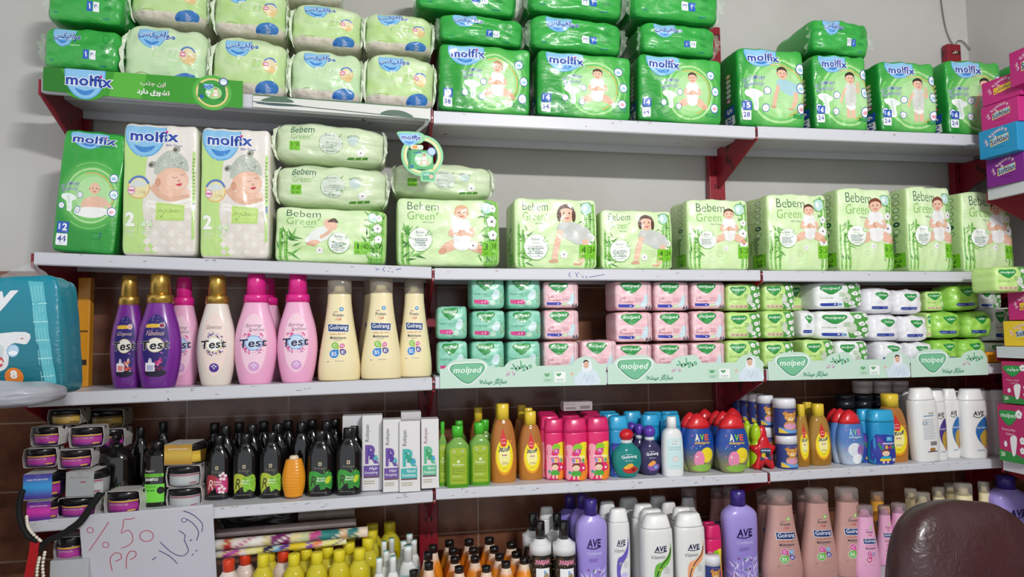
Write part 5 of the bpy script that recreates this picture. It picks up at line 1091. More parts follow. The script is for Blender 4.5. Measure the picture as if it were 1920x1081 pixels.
# hair wax jar in an open card sleeve
def jar(jc, band, lidband, sl, slm, style):
    """style: o = open side to the front with card frame, c = card face to the front"""
    P = Proto('hair_wax_jar', 'jar', .078, .05, .07, True)
    pr = Prof([(0.002, .034), (.004, .0365), (.03, .0378), (.0325, .0372)], 2, smooth=False); m = M(); loft(m, pr, jc, 'plastic', 26); P.part('jar_body', m)
    m = M(); loft(m, Prof([(.032, .0380), (.0458, .0380), (.047, .0365)], 2, smooth=False), '141216', 'plastic', 26); P.part('lid', m)
    a = Art(60, 26)
    for k in range(14): a.rect(0, k * 26 / 14, 60, (k + 1) * 26 / 14 + .05, mixc(band[0], band[1], math.sin(PI * k / 13)))
    a.rect(0, 22.5, 60, 25.5, lidband); a.text('HAIR STYLING GEL', 6, 16, 46, 19.5, 'e0d8dc', res=1); a.rect(44, 3, 56, 6, lidband)
    m = M(); a.put(m, .066, .026, on(pr), 'carton', off=.0005, step=.005, z0=.0175); P.part('label', m)
    m = M(); t = .0006; W2 = .039
    def wall_(pts, y0, y1, c):
        vs = []; fs = []
        for (x, z) in pts: vs += [(x, y0, z), (x, y1, z)]
        for i in range(len(pts) - 1): fs.append((2 * i, 2 * i + 1, 2 * i + 3, 2 * i + 2))
        m.add(vs, fs, c, 'carton', False)
        vs2 = [(x * 1.02, y, .0235 + (z - .0235) * 1.03) for x, y, z in vs]; m.add(vs2, [f[::-1] for f in fs], c, 'carton', False)
        rim = []; 
        for i in range(len(pts) - 1):
            q = [vs[2 * i], vs[2 * i + 2], vs2[2 * i + 2], vs2[2 * i]]; m.add(q, [(0, 1, 2, 3)], 'e6e2dc', 'carton', False)
    if style == 'o':
        wall_([(-W2, .024), (-W2 + .003, .002), (-.03, .0005), (.03, .0005), (W2 - .003, .002), (W2, .024), (W2 - .003, .046), (.03, .0475), (-.03, .0475), (-W2 + .003, .046), (-W2, .024)], -.026, .034, sl)
    else:
        box(m, -.036, .022, -.0385, -.0378, .002, .048, sl, 'carton'); box(m, -.036, .022, -.0385, .034, .0475, .0482, 'd8d6d4', 'carton'); box(m, -.036, .022, -.0385, .034, .0, .0006, 'd8d6d4', 'carton')
        a = Art(58, 46)
        if slm:
            for k in range(20): a.rect(0, k * 2.3, 58, k * 2.3 + 2.35, mixc(slm[0], slm[1], math.sin(PI * k / 19) ** 2))
        a.text('HAIR STYLING WAX', 8, 34, 50, 37, 'f0e4ea' if slm else 'a88a94', bold=.02, res=1); a.line([(24, 45), (29, 42), (34, 45)], .9, '8a8088', 3)
        a.put(m, .058, .046, lambda x, z: Vector((x - .007, -.0385, z)), 'carton', off=.0004, step=0, z0=.025)
    P.part('card_sleeve', m); return P
PU = ('3a1a5c', 'b83a9c')
PR['jo'] = jar('24163a', PU, 'e0b03c', 'cfcac8', None, 'o'); PR['jg'] = jar('8a8e90', ('a8acb0', 'c4c8ca'), 'a85a6c', 'cfcac8', None, 'o'); PR['jgold'] = jar('6a5020', ('8a6c30', 'c4a04c'), '3a2010', '8a8478', None, 'o')
PR['jcb'] = jar('24163a', PU, 'e0b03c', '3a6cc8', ('4a3aa0', '3aa0e4'), 'c'); PR['jcp'] = jar('24163a', PU, 'e0b03c', '8a2c94', ('5a2c94', 'd83ab0'), 'c'); PR['jcg'] = jar('9a9ea0', ('a8acb0', 'c4c8ca'), 'a85a6c', 'a8acae', None, 'c'); PR['jcy'] = jar('5a4410', ('c09a2c', 'e8c84c'), 'e0b03c', 'c49a34', ('b88a2c', 'd8b44c'), 'c')
# ------------------------------------------------------------------ goods on the shelves
def onshelf(sh, px, py):
    """distance behind the shelf edge of a point seen on the shelf top"""
    Y = D
    for _ in range(12):
        X = un(px, py, Y).x; r = ray(px, py); z = shz(sh, X) - EYE
        Y = r.y * z / r.z
        if not (1 < Y < 3): return .1
    return Y - D
ORD = ['leftmost', 'second from the left', 'third from the left', 'fourth from the left', 'fifth from the left', 'sixth from the left', 'seventh from the left', 'eighth from the left']
def S(k, x0, x1, yt, yb, d, label, group=None, **kw):
    if d is None: d = min(.2, max(.004, onshelf(kw['sh'], (x0 + x1) / 2, yb)))
    return place(PR[k], x0, x1, yt, yb, d, label, group, **kw)
g = 'green nappy packs on the top shelf'
S('l1', 82, 232, -44, 44, .03, 'green clear-wrapped nappy pack lying on another at the far left, topmost', g, sd=.2, tilt=2)
S('l1', 74, 226, 50, 132, .02, 'green clear-wrapped nappy pack lying behind the green card banner', g, sd=.22, tilt=2)
gb = 'pale green octagonal bundles on the top shelf'
S('b1', 238, 388, -52, 42, .05, 'pale green bundle cut off by the top of the photo, above the left bundle stack', gb, sd=.2, tilt=2)
S('b2', 224, 386, 45, 152, .016, 'minty pale green bundle, bottom of the leftmost bundle stack beside the banner disc', gb, sh=1, sd=.2, tilt=2)
S('b3', 396, 536, -28, 66, .04, 'yellowish green bundle, upper one of the second bundle stack', gb, sd=.2, tilt=2)
S('b1', 392, 536, 68, 176, .016, 'yellowish green bundle with creased foil, lower one of the second bundle stack', gb, sh=1, sd=.2, tilt=2)
S('b1', 543, 678, 6, 89, .04, 'light green bundle, upper one of the third bundle stack', gb, sd=.2, tilt=2)
S('b2', 541, 678, 92, 190, .016, 'minty pale bundle with a shiny dome front, lower one of the third bundle stack', gb, sh=1, sd=.2, tilt=2)
S('b3', 682, 812, 22, 97, .04, 'bright green bundle, upper one of the stack next to the large green packs', gb, sd=.2, tilt=2)
S('b1', 682, 815, 100, 203, .016, 'light green bundle, lower one of the stack next to the large green packs', gb, sh=1, sd=.2, tilt=2)
S('b2', 505, 640, -90, 1, .10, 'pale bundle almost wholly above the photo, on top of the third stack', gb, sd=.16)
S('g3', 822, 995, 86, 222, .012, 'large green nappy pack with a sitting baby and the numbers 3 and 38', g, sh=1, sd=.14, tilt=1.5)
S('g4', 1006, 1184, 100, 227, .012, 'large green nappy pack marked 4 and 34, directly right of the one marked 3', g, sh=1, sd=.14, tilt=1.5)
S('g4', 1196, 1354, 106, 235, .012, 'large green nappy pack marked 4 and 34, under the pack with the red post behind', g, sh=1, sd=.14, tilt=1.5)
S('g5', 1384, 1510, 92, 237, .012, 'green nappy pack marked 5 and 28 with a crawling baby in a blue shirt', g, sh=1, sd=.16)
S('g6', 1526, 1628, 104, 243, .012, 'green nappy pack marked 6 and 24 carrying a lying pack on top', g, sh=1, sd=.15)
S('g6', 1650, 1757, 117, 246, .012, 'green nappy pack marked 6 and 24 just left of the wall cable', g, sh=1, sd=.14)
S('g6', 1776, 1882, 115, 249, .012, 'green nappy pack marked 6 and 24 half hidden by magenta tissue boxes', g, sh=1, sd=.15)
S('g6', 1900, 1990, 122, 252, .014, 'green nappy pack peeping out behind the magenta tissue boxes', g, sh=1, sd=.14)
S('l3', 822, 984, 28, 83, .04, 'green pack lying on the pack marked 38, its own number 38 in a white square', g, sd=.2, tilt=2)
S('l3', 778, 972, -50, 24, .06, 'green pack lying highest above the pack marked 38', g, sd=.2, tilt=2)
S('l4', 994, 1170, 32, 98, .03, 'green pack lying directly on the middle pack marked 34', g, sd=.2, tilt=2)
S('l4', 990, 1172, -46, 29, .04, 'green pack lying highest above the middle pack marked 34', g, sd=.2, tilt=2)
S('l5', 1202, 1346, 44, 104, .03, 'green pack lying in front of the red upright top, marked 28', g, sd=.2, tilt=2)
S('l4', 1184, 1352, -40, 40, .03, 'green pack lying highest near the bare wall, its right end crimped', g, sd=.2, tilt=2)
S('l6', 1522, 1634, 36, 103, .03, 'green pack lying alone on top of a standing pack, marked 24', g, sd=.25, tilt=4, yaw=0)
# second shelf
n = 'tall white and green newborn packs'
S('g2', 97, 217, 245, 478, .03, 'tall green nappy pack with a bald baby, leaning at the left end of its shelf', None, sh=2, tilt=4.5, sd=.11)
S('nb', 229, 371, 233, 487, .018, 'tall newborn pack with a sleeping baby, beside the leaning green pack', n, sh=2, sd=.13)
S('nb', 375, 507, 241, 489, .018, 'tall newborn pack with a sleeping baby, beside the pale lying bundles', n, sh=2, sd=.13)
b = 'pale bamboo print packs on the second shelf'
S('e1', 514, 726, 391, 497, .018, 'pale green pack with a baby napping face down, under two lying bundles', b, sh=2, sd=.2, tilt=1.6)
S('bl2', 514, 728, 308, 388, .03, 'pale wrinkled bundle lying in the middle between another bundle and the napping baby pack', b, sd=.19, tilt=1.6)
S('bl1', 512, 724, 231, 305, .03, 'pale wrinkled bundle lying on top of its stack, marked 1 and 40', b, sd=.19, tilt=1.6)
S('e3', 744, 940, 372, 501, .018, 'pale green pack with a baby holding its feet, marked 3 and 38', b, sh=2, sd=.2)
S('bl3', 736, 926, 304, 369, .05, 'pale bundle lying behind the round hanging tag', b, sd=.19, tilt=1.6)
S('e4', 964, 1122, 372, 504, .018, 'pale green pack with a crawling baby, taller of the two marked 34', b, sh=2, sd=.15)
S('e4', 1127, 1263, 394, 505, .018, 'pale green pack with a crawling baby, shorter of the two marked 34', b, sh=2, sd=.15)
S('e5', 1289, 1406, 374, 506, .016, 'bamboo pack with a laughing sitting baby just right of the shorter 34 pack, marked 28', b, sh=2, sd=.14)
S('e5', 1440, 1555, 364, 507, .016, 'bamboo pack with a laughing sitting baby next to the clasped hands packs, marked 28', b, sh=2, sd=.16)
S('e6', 1572, 1676, 353, 508, .016, 'bamboo pack with a praying child, marked 24, beside the second 28 pack', b, sh=2, sd=.14)
S('e6', 1702, 1786, 350, 508, .016, 'bamboo pack with a praying child, middle one of the three marked 24', b, sh=2, sd=.14)
S('e6', 1805, 1900, 360, 509, .016, 'bamboo pack with a praying child, shaded by the side shelf', b, sh=2, sd=.14)
# third shelf: softener and shampoo
sg = 'softener bottles on the third shelf'
S('tv', 208, 274, 517, 729, .06, 'purple softener bottle with a gold cap and an orange flower, standing a little behind', sg, sh=3)
S('tv2', 258, 341, 513, 731, .02, 'purple softener bottle with a gold cap and a dark magenta flower, in front', sg, sh=3)
S('tk', 312, 376, 520, 727, .10, 'pink softener bottle half hidden behind the front purple one', sg, sh=3)
S('tw', 370, 443, 516, 726, .03, 'cream white softener bottle with a gold cap and violet flower wreath', sg, sh=3)
S('tk', 440, 520, 514, 724, .02, 'pink softener bottle with magenta cap next to the cream white one', sg, sh=3)
S('tk', 520, 596, 514, 720, .02, 'pink softener bottle with magenta cap next to the cream shampoo bottles', sg, sh=3)
S('tk', 462, 536, 522, 720, .12, 'pink softener bottle standing behind the two pink front bottles', sg, sh=3)
cg = 'cream shampoo bottles on the third shelf'
S('gc', 597, 676, 524, 716, .02, 'cream tapered shampoo bottle next to the pink softener', cg, sh=3)
S('gc', 677, 753, 522, 712, .02, 'cream tapered shampoo bottle, middle one of the front three', cg, sh=3)
S('gc', 745, 809, 524, 706, .05, 'cream tapered shampoo bottle beside the dark red upright', cg, sh=3)
S('gc', 668, 738, 526, 706, .12, 'cream tapered shampoo bottle showing behind the middle front one', cg, sh=3)
# pads
COLN = {}
def pads(k, x0, x1, ys, what, grp, d=.035, sd=.11, base=True, lv=('top', 'middle', 'bottom'), **kw):
    for i, (yt, yb) in enumerate(ys):
        q = kw.copy()
        if i == len(ys) - 1 and base: q['sh'] = 3
        S(k if i % 2 == 0 else k + '2', x0 + (i % 2), x1 - ((i + 1) % 2), yt, yb, d, '%s, %s' % (what, {1: 'alone', 2: ('upper', 'lower'), 3: lv}[len(ys)][i] if len(ys) > 1 else 'single'), grp, sd=sd, **q)
t = 'mint green pad packs'; p = 'pink pad packs'; gg = 'yellow green pad packs with white flowers'
pads('teal', 820, 878, [(574, 637), (640, 706)], 'mint green pad pack in the short stack by the red upright', t)
pads('teal', 884, 948, [(520, 580), (582, 637), (640, 704)], 'mint green pad pack in the full stack beside the short one', t)
pads('teal', 952, 1016, [(520, 580), (582, 638), (640, 703)], 'mint green pad pack in the stack touching the pink packs', t)
pads('pink', 1020, 1087, [(527, 578), (581, 637), (640, 702)], 'pink pad pack in the stack touching the mint ones', p)
S('pink', 1091, 1158, 638, 701, .035, 'pink pad pack standing alone in the gap of the pads row', p, sh=3, sd=.11)
pads('pink', 1154, 1225, [(526, 583), (585, 642), (645, 700)], 'pink pad pack in the stack just right of the gap', p)
pads('pink2'[:4], 1228, 1294, [(527, 583), (585, 640), (644, 699)], 'pink pad pack in the second stack right of the gap', p)
pads('pink', 1298, 1362, [(528, 580), (583, 640), (642, 698)], 'pink pad pack in the stack touching the yellow green ones', p)
pads('cot', 1364, 1429, [(531, 583), (585, 636), (638, 697)], 'yellow green flowered pad pack in the stack touching the pink ones', gg)
pads('cot', 1433, 1492, [(530, 583), (582, 635), (640, 696)], 'yellow green flowered pad pack in the second stack from the pink ones', gg)
S('cot', 1476, 1520, 533, 583, .12, 'shaded flowered pad pack set back beside the top yellow green one', gg, sd=.09); S('cot2', 1478, 1512, 585, 636, .11, 'shaded flowered pad pack set back beside the middle yellow green one', gg, sd=.09)
S('cot', 1480, 1524, 640, 694, .13, 'shaded flowered pad pack set back behind the bottom yellow green ones', gg, sd=.07, sh=3)
S('cot2', 1508, 1566, 637, 694, .035, 'yellow green flowered pad pack behind the mint banner, beside a white one', gg, sh=3, sd=.1)
wg = 'white flowered pad packs'
S('wcot', 1530, 1620, 528, 580, .035, 'white flowered pad pack with torn wrap, on top of the wide white stack', wg, sd=.11, tilt=-1)
S('wcot2', 1532, 1634, 583, 637, .03, 'white flowered pad pack with torn wrap, middle of the wide white stack', wg, sd=.11, tilt=1)
S('wcot', 1570, 1630, 639, 693, .03, 'white flowered pad pack, bottom of the wide white stack behind the banner', wg, sh=3, sd=.1)
S('wper', 1500, 1530, 583, 634, .05, 'crumpled white pad pack end between the yellow green and wide white stacks', None, sd=.08)
wp = 'plain white rounded pad packs'
for (x0, x1, yt, yb), wd in zip(((1624, 1679, 540, 589), (1678, 1732, 543, 590), (1633, 1692, 590, 640), (1690, 1743, 592, 641)), ('top left', 'top right', 'middle left', 'middle right')):
    S('wper' if 'left' in wd else 'wper2', x0, x1, yt, yb, .03, 'plain white rounded pad pack, %s of the block of six' % wd, wp, sd=.1)
S('wper', 1645, 1698, 641, 691, .03, 'plain white rounded pad pack, bottom left of the block of six', wp, sh=3, sd=.1, tilt=4); S('wper2', 1701, 1752, 642, 690, .03, 'plain white rounded pad pack, bottom right of the block of six', wp, sh=3, sd=.1)
gp = 'bright green rounded pad packs'
S('gper', 1784, 1840, 533, 583, .03, 'bright green rounded pad pack, highest one on its own', gp, sd=.1, tilt=-2)
S('gper', 1752, 1805, 585, 635, .03, 'bright green rounded pad pack, middle level, beside the white block', gp, sd=.1)
S('gper2', 1812, 1863, 584, 634, .03, 'bright green rounded pad pack, middle level, beside the yellow tissue box', gp, sd=.1)
S('gper', 1754, 1800, 637, 689, .03, 'bright green rounded pad pack, bottom level, beside the white block', gp, sh=3, sd=.1); S('gper2', 1802, 1852, 636, 688, .03, 'bright green rounded pad pack, bottom level, near the orange packet', gp, sh=3, sd=.1)
S('cot', 1736, 1786, 545, 584, .07, 'shaded flowered pad pack behind the highest bright green one', gg, sd=.09); S('cot2', 1738, 1752, 586, 634, .05, 'narrow strip of a flowered pad pack between white and bright green packs', gg, sd=.09)
S('wcot', 1836, 1880, 538, 580, .1, 'white flowered pad pack in shade right of the highest bright green one', wg, sd=.09); S('wcot2', 1864, 1900, 576, 640, .05, 'white flowered pad pack peeping out left of the yellow tissue box', wg, sd=.09); S('wcot', 1856, 1900, 642, 688, .05, 'white flowered pad pack above the orange packet', wg, sh=3, sd=.09)
# card banners clipped on the front of the shelves
def banner(name, x0, x1, yt0, yb0, yt1, yb1, label, art, W, H, col, bump=None, Yf=D - .004, extra=(), grp=None):
    A, B = un(x0, yb0, Yf), un(x1, yb1, Yf); C_, D_ = un(x0, yt0, Yf), un(x1, yt1, Yf)
    m = M(); L = B.x - A.x; hh = ((C_.z - A.z) + (D_.z - B.z)) / 2
    def fn(x, z): u = x / L + .5; v = z / hh + .5; return Vector((x + L / 2, 0, (1 - v) * (B.z - A.z) * u + v * ((C_.z - A.z) + (D_.z - C_.z) * u)))
    a = Art(W, H); a.rect(0, 0, W, H, col)
    for e in extra: e(a)
    nb = len(a.l)
    for i in range(nb):                        # the card and its bumps have thickness
        pts, tris, c = a.l[i]
        a2 = [(p[0], p[1]) for p in pts]
        front = [fn((p[0] / W - .5) * L, (p[1] / H - .5) * hh) + Vector((0, -.00004 * i, 0)) for p in a2]; back = [f + Vector((0, .0016, 0)) for f in front]; n_ = len(front)
        m.add(front + back, [tuple(t) for t in tris] + [tuple(n_ + k for k in t[::-1]) for t in tris] + [(k, (k + 1) % n_, n_ + (k + 1) % n_, n_ + k) for k in range(n_)], c, 'carton', False)
    art(b_ := Art(W, H)); b_.put(m, L, hh, fn, 'carton', off=.0004, step=0, eps=.00005)
    o = mobj(name, m); o.location = A; return props(o, label, 'banner', grp)
def molart(full=True):
    def f(a):
        heart(a, 50, 27, 32, 21, '5a9c78', '74bc94', ol='e4f0ec'); a.text(fa('مولپد'), 128, 26, 170, 48, '6cb48c', bold=.05, out='dff0e4', ow=.05)
        a.text(fa('با تو'), 120, 20, 138, 30, 'd4a4c8', bold=.03); a.text(fa('سازگار میشه!'), 72, 4, 122, 17, '4f9c74', bold=.04)
        if full:
            for k, c in enumerate(('b8dcc4', 'f0f4f2')): a.rect(190 + k * 22, 7, 211 + k * 22, 25, c); heart(a, 198 + k * 22, 20, 5, 3, txt=''); a.lines(193 + k * 22, 9, 208 + k * 22, 14, 2, '6a9a84', 1)
            a.blob([(252, 2), (256, 20), (268, 30), (284, 30), (296, 18), (298, 2)], 'd4e2ec'); a.blob([(266, 26), (266, 40), (274, 47), (282, 44), (284, 30), (276, 24)], 'e6ecf2'); a.ell(273, 37, 5.5, 7, 'e0b8a0'); a.blob([(267, 40), (270, 45), (276, 45), (279, 40), (274, 43)], '2c2428')
            a.ell(271, 38, .8, .6, '2c2428', n=6); a.ell(275.5, 38, .8, .6, '2c2428', n=6); a.line([(271, 34), (273.5, 33), (276, 34)], .7, 'b05050'); a.line([(258, 8), (250, 16), (247, 20)], 3, 'd4e2ec', 3); a.ell(246, 21, 3, 2.6, 'e0b8a0')
            for k in range(10): a.line([(262 + k * 3, 4 + k % 4 * 5), (264 + k * 3, 8 + k % 3 * 6)], .6, '8aa8c4')
    return f
cardc = 'c3dece'
def bumps(full):
    def f(a): a.blob([(12, 30), (16, 46), (32, 53), (50, 54), (72, 53), (86, 44), (88, 28)], cardc); a.blob([(118, 28), (126, 46), (150, 52), (170, 50), (176, 30)], cardc)
    def h(a): a.blob([(246, 28), (254, 46), (274, 52), (292, 44), (300, 28)], cardc)
    return (f, h) if full else (f,)
def molart2(a): heart(a, 50, 27, 32, 21, '5a9c78', '74bc94', ol='e4f0ec')
bg = 'mint green card banners along the third shelf'
banner('card_banner', 825, 1137, 691, 728, 682, 721, 'mint card banner with a green heart shaped logo, under the mint and first pink pads', molart(), 312, 37, cardc, extra=bumps(1), grp=bg)
banner('card_banner', 1140, 1432, 683, 720, 678, 714, 'mint card banner with a printed veiled woman under the pink pad stacks', molart(), 300, 37, cardc, extra=bumps(1), grp=bg)
banner('card_banner', 1441, 1707, 677, 713, 672, 707, 'mint card banner with a printed veiled woman under the flowered and white pads', molart(), 300, 37, cardc, extra=bumps(1), grp=bg)
banner('card_banner', 1709, 1853, 671, 707, 669, 702, 'short mint card banner ending at the orange packet', molart(False), 180, 37, cardc, extra=bumps(0), grp=bg)
m = M(); box(m, 0, .06, 0, .03, 0, .036, 'e8941c', 'film', .006); o = props(mobj('small_packet', m), 'small orange packet at the right end of the mint banners', 'packet'); o.location = un(1853, 703, D + .01); o.location.z = shz(3, o.location.x) + .001
# green banner with the two discs on the top shelf
def gban(a):
    a.l.clear(); smile_blob(a, 76, 58, 36, 68); molword(a, 41, 19, 126, 46); 
    a.text(fa('این جذب'), 178, 30, 226, 43, 'd8d4c8', bold=.03); a.text(fa('تشویق دارد'), 172, 9, 234, 25, 'f0f0ec', bold=.04)
    n0 = len(a.l)
    a.disc(315, 32, 32, '3c9c3c', 'd8c478', 3); a.ring(315, 32, 29, 29, 1.4, 'f0e4b0'); a.rect(288, 18, 340, 50, '2f8a3c', -4); a.ell(318, 32, 16, 14, 'a8d890'); smile_blob(a, 308, 50, 9, 12); a.text('molfix', 298, 42, 318, 48, BLU, bold=.03); baby(a, 322, 40, 6, 'sit'); nappy(a, 308, 30, 6); a.rect(292, 18, 298, 26, '2858b8'); a.disc(337, 57, 9, 'cfe0f0', '3a4f8c', 2); a.ell(337, 55, 5, 3, 'f0f4f8')
    a.l[n0:] = [([(p[0], p[1] - 4) for p in pts], t, c_) for pts, t, c_ in a.l[n0:]]
def gb_(a): a.ell(76, 14, 40, 28, '3f9e2e', n=30); 
def gb2(a): a.ell(315, 28, 38, 38, '56b048', n=30)
def gb3(a): a.poly([(120, 0), (180, 0), (190, 58), (130, 58)], '58b43c'); a.poly([(0, 0), (60, 0), (30, 58), (0, 58)], '2a7a24')
banner('card_banner', 80, 455, 125, 169, 152, 203, 'long green card banner with a round blue logo and a gold ringed disc', gban, 375, 58, '3c9a2c', extra=(gb_, gb2, gb3), Yf=D - .01)
def wcard(a): a.l.clear(); a.rect(0, 34, 330, 37, '4a7a4c'); a.blob([(14, 20), (34, 34), (60, 34), (74, 22), (40, 19)], '54705c'); a.blob([(4, 12), (30, 16), (70, 16), (92, 12), (40, 8)], '2c4a50'); a.text('molfix', 14, 11, 72, 15, '7a8a9a'); a.blob([(236, 6), (252, 20), (280, 20), (300, 4), (268, 5)], '4f6a58'); a.line([(0, 16), (330, 0)], 2.4, '3a5a44')
banner('turned_banner', 474, 806, 177, 200, 202, 224, 'turned over white back of a second green card banner under the bundles', wcard, 332, 37, 'dcdcd8', Yf=D - .006)
# round hanging tag
def wobbler():
    Y = D - .03; c = un(790, 296, Y); k = (un(800, 296, Y) - un(790, 296, Y)).length / 10
    t = empty('hanging_tag', c); props(t, 'round green and gold tag hanging from the top shelf with a small printed pack', 'shelf tag')
    a = Art(100, 110)
    a.ring(52, 60, 43, 43, 12, '8ad09c'); a.ring(52, 60, 38, 38, 5, 'e0cc88'); a.ring(52, 60, 35.4, 35.4, 2, 'f4ecc0')
    a.blob([(4, 108), (46, 108), (58, 98), (50, 86), (40, 84), (30, 76), (14, 84), (4, 98)], '8ad09c'); smile_blob(a, 26, 105, 20, 24); a.text('molfix', 10, 92, 50, 102, BLU, bold=.035, out='f4f8f8', ow=.05)
    a.rect(23, 32, 74, 71, '2f8a54'); a.rect(29, 32, 74, 71, '4fb06c'); a.ell(54, 52, 18, 15, 'b4e0b4'); a.text('molfix', 34, 64, 52, 69, BLU, bold=.03); baby(a, 56, 60, 7, 'sit'); nappy(a, 44, 50, 8); a.disc(71, 69, 9, 'b8d0ec', '4f6ab0', 1.6); a.rect(29, 34, 34, 40, '2858b8'); a.rrect(28, 72, 54, 82, 4, 'cfe6d0'); a.ell(37, 77, 6, 4, 'e8a050')
    a.rrect(48, 6, 78, 28, 5, '8ad09c'); a.rrect(52, 10, 75, 25, 2, '4aa880'); a.text('molfix', 54, 19, 66, 24, 'e0f0f8', bold=.03); a.ell(70, 17, 4, 4.4, SKIN)
    m = M(); W, H = 100 * k * .92, 110 * k * .92
    for pts, tris, cc in a.l[:3] + [a.l[3]] + [l for l in a.l if l[2] in ('2f8a54',)]:
        f = [Vector(((p[0] / 100 - .5) * W, .0016, (p[1] / 110 - .5) * H)) for p in pts]; m.add(f, [t[::-1] for t in tris], 'c8d4cc', 'carton', False)
    a.put(m, W, H, flat(0), 'carton', off=.0002, step=0, eps=.00005); mobj('card', m, t)
    m = M(); p0 = un(778, 252, Y + .001); p1 = un(800, 232, D - .001); p2 = un(803, 215, D - .001)
    pts = crom([tuple(p0 - c), tuple((p0 + p1) / 2 - c + Vector((0, -.004, 0))), tuple(p1 - c), tuple(p2 - c)], 3); vs = []
    for q in pts: vs += [(q[0] - .006, q[1], q[2]), (q[0] + .006, q[1], q[2])]
    m.add(vs, [(2 * i, 2 * i + 1, 2 * i + 3, 2 * i + 2) for i in range(len(pts) - 1)], 'e8eef0', 'clearfilm'); mobj('clear_strip', m, t)
wobbler()
# ------------------------------------------------------------------ fourth shelf
j = 'round hair wax jars in card sleeves'
for k, x0, x1, yt, yb, d, yaw, lab in (
        ('jgold', 98, 160, 764, 795, .05, 0, 'shaded gold jar in a card sleeve, highest of the jar stack'),
        ('jo', 66, 123, 796, 834, .03, -8, 'purple jar with its barcode sleeve side showing, upper left of the stack'),
        ('jo', 136, 198, 796, 836, .03, 8, 'purple and black jar in the upper row right of the barcode sleeve'),
        ('jo', 51, 112, 836, 874, .02, 6, 'purple jar in the third row of the stack, at its outer end'),
        ('jo', 116, 178, 838, 876, .02, 4, 'purple jar with a white barcode in the third row of the stack'),
        ('jcb', 54, 122, 880, 931, .01, 6, 'jar behind a blue to violet card face'),
        ('jcg', 136, 206, 876, 926, .012, -3, 'jar behind a plain pale grey card face'),
        ('jcp', 60, 118, 932, 972, .006, 3, 'jar behind a magenta and purple card face at the bottom of the stack'),
        ('jo', 117, 188, 926, 966, .012, 0, 'purple jar crossed by the black strap at the bottom of the stack'),
        ('jo', 204, 272, 914, 960, .012, -4, 'purple jar standing alone in front of the aloe bottle'),
        ('jcy', 318, 388, 826, 867, .05, -6, 'jar behind a gold card face, on top of two grey jars'),
        ('jg', 317, 381, 868, 909, .05, 2, 'grey labelled jar in the middle of the small stack under the gold card'),
        ('jg', 317, 382, 908, 950, .045, 4, 'grey labelled jar at the bottom of the small stack under the gold card')):
    S(k, x0, x1, yt, yb, d, lab, j, yaw=yaw)
S('jgold', 172, 240, 764, 800, .15, 'dim dark jar at the back of the shelf right of the highest gold jar', j)
S('jo', 180, 240, 800, 838, .14, 'dim jar at the back beside the upper purple row', j)
bb = 'large dark shampoo bottles among the jars'
S('pump', 184, 252, 812, 950, .08, 'large black pump bottle with aloe leaves on a bright green swirl', bb, sh=4)
S('tube', 268, 322, 826, 945, .06, 'black bottle with a bright green lower label reading shampoo', bb, sh=4)
S('k0', 246, 280, 800, 930, .16, 'plain black bottle in the dark behind the aloe pump bottle and the green one', bb, sh=4)
S('k0', 288, 322, 790, 920, .19, 'plain black bottle far back above the bright green label bottle', bb, sh=4)
kb = 'black shampoo bottles on the fourth shelf'
S('kr', 387, 434, 815, 936, None, 'black shampoo bottle with a red label and pink blossoms', kb, sh=4)
S('ky', 437, 485, 812, 934, None, 'black shampoo bottle with a lime label, beside the red labelled one', kb, sh=4)
S('ky', 487, 533, 809, 933, None, 'black shampoo bottle with a lime label, beside the orange honey bottle', kb, sh=4)
S('kg', 576, 628, 806, 930, None, 'black shampoo bottle with a leafy green label, beside the orange honey bottle', kb, sh=4)
S('kg', 630, 679, 801, 928, None, 'black shampoo bottle with a leafy green label, beside the white cartons', kb, sh=4)
S('hon', 529, 573, 853, 935, None, 'ribbed orange honey coloured bottle standing before the black bottles', None, sh=4)
S('k0', 645, 684, 797, 918, .085, 'black bottle directly behind the front one beside the white cartons', kb, sh=4)
for i, x in enumerate((402, 452, 500, 545, 592)):
    S('k0', x - 1, x + 42, 797 - i * 2, 915, .10, 'black bottle in the second row, %s' % ('behind the red labelled one', 'behind the first lime labelled one', 'behind the second lime labelled one', 'behind the honey bottle', 'behind the first leafy green labelled one')[i], kb, sh=4)
for i, x in enumerate((382, 428, 474, 520, 565, 608)):
    S('k0', x, x + 40, 792 - i * 1.5, 905, .175, 'black bottle whose cap only shows in the dark back row', 'black bottles in the dark back row', sh=4)
cgp = 'tall white shampoo cartons'
S('rw', 642, 680, 779, 900, .10, 'white carton with its upper part only showing behind the last black bottle', cgp, sh=4, sd=.05)
S('rp', 679, 717, 778, 911, .055, 'white carton with a violet letter, half shaded, next to the black bottles', cgp, sh=4, sd=.05)
S('rp', 718, 752, 786, 918, .02, 'white carton with a violet letter, partly behind the first teal one', cgp, sh=4, sd=.05)
S('rw', 752, 790, 772, 905, .09, 'plain white carton top sticking up behind the teal lettered carton', cgp, sh=4, sd=.05)
S('rt', 749, 788, 789, 922, .008, 'white carton with a teal letter', cgp, sh=4, sd=.05)
S('rg', 790, 823, 785, 918, .012, 'white carton with a pale green letter at the end by the shelf joint', cgp, sh=4, sd=.05)
fg = 'clear green baby shampoo bottles'
S('frog', 836, 880, 797, 918, None, 'clear green bottle with a smiling face label, foremost of the green ones', fg, sh=4)
S('frog', 879, 919, 791, 910, None, 'clear green bottle with a smiling face label, next to the tall oil bottle', fg, sh=4)
S('frog', 822, 838, 790, 906, .04, 'clear green bottle mostly hidden at the end of the white cartons', fg, sh=4); S('frog', 892, 926, 786, 900, .09, 'clear green bottle directly behind the one next to the tall oil bottle', fg, sh=4)
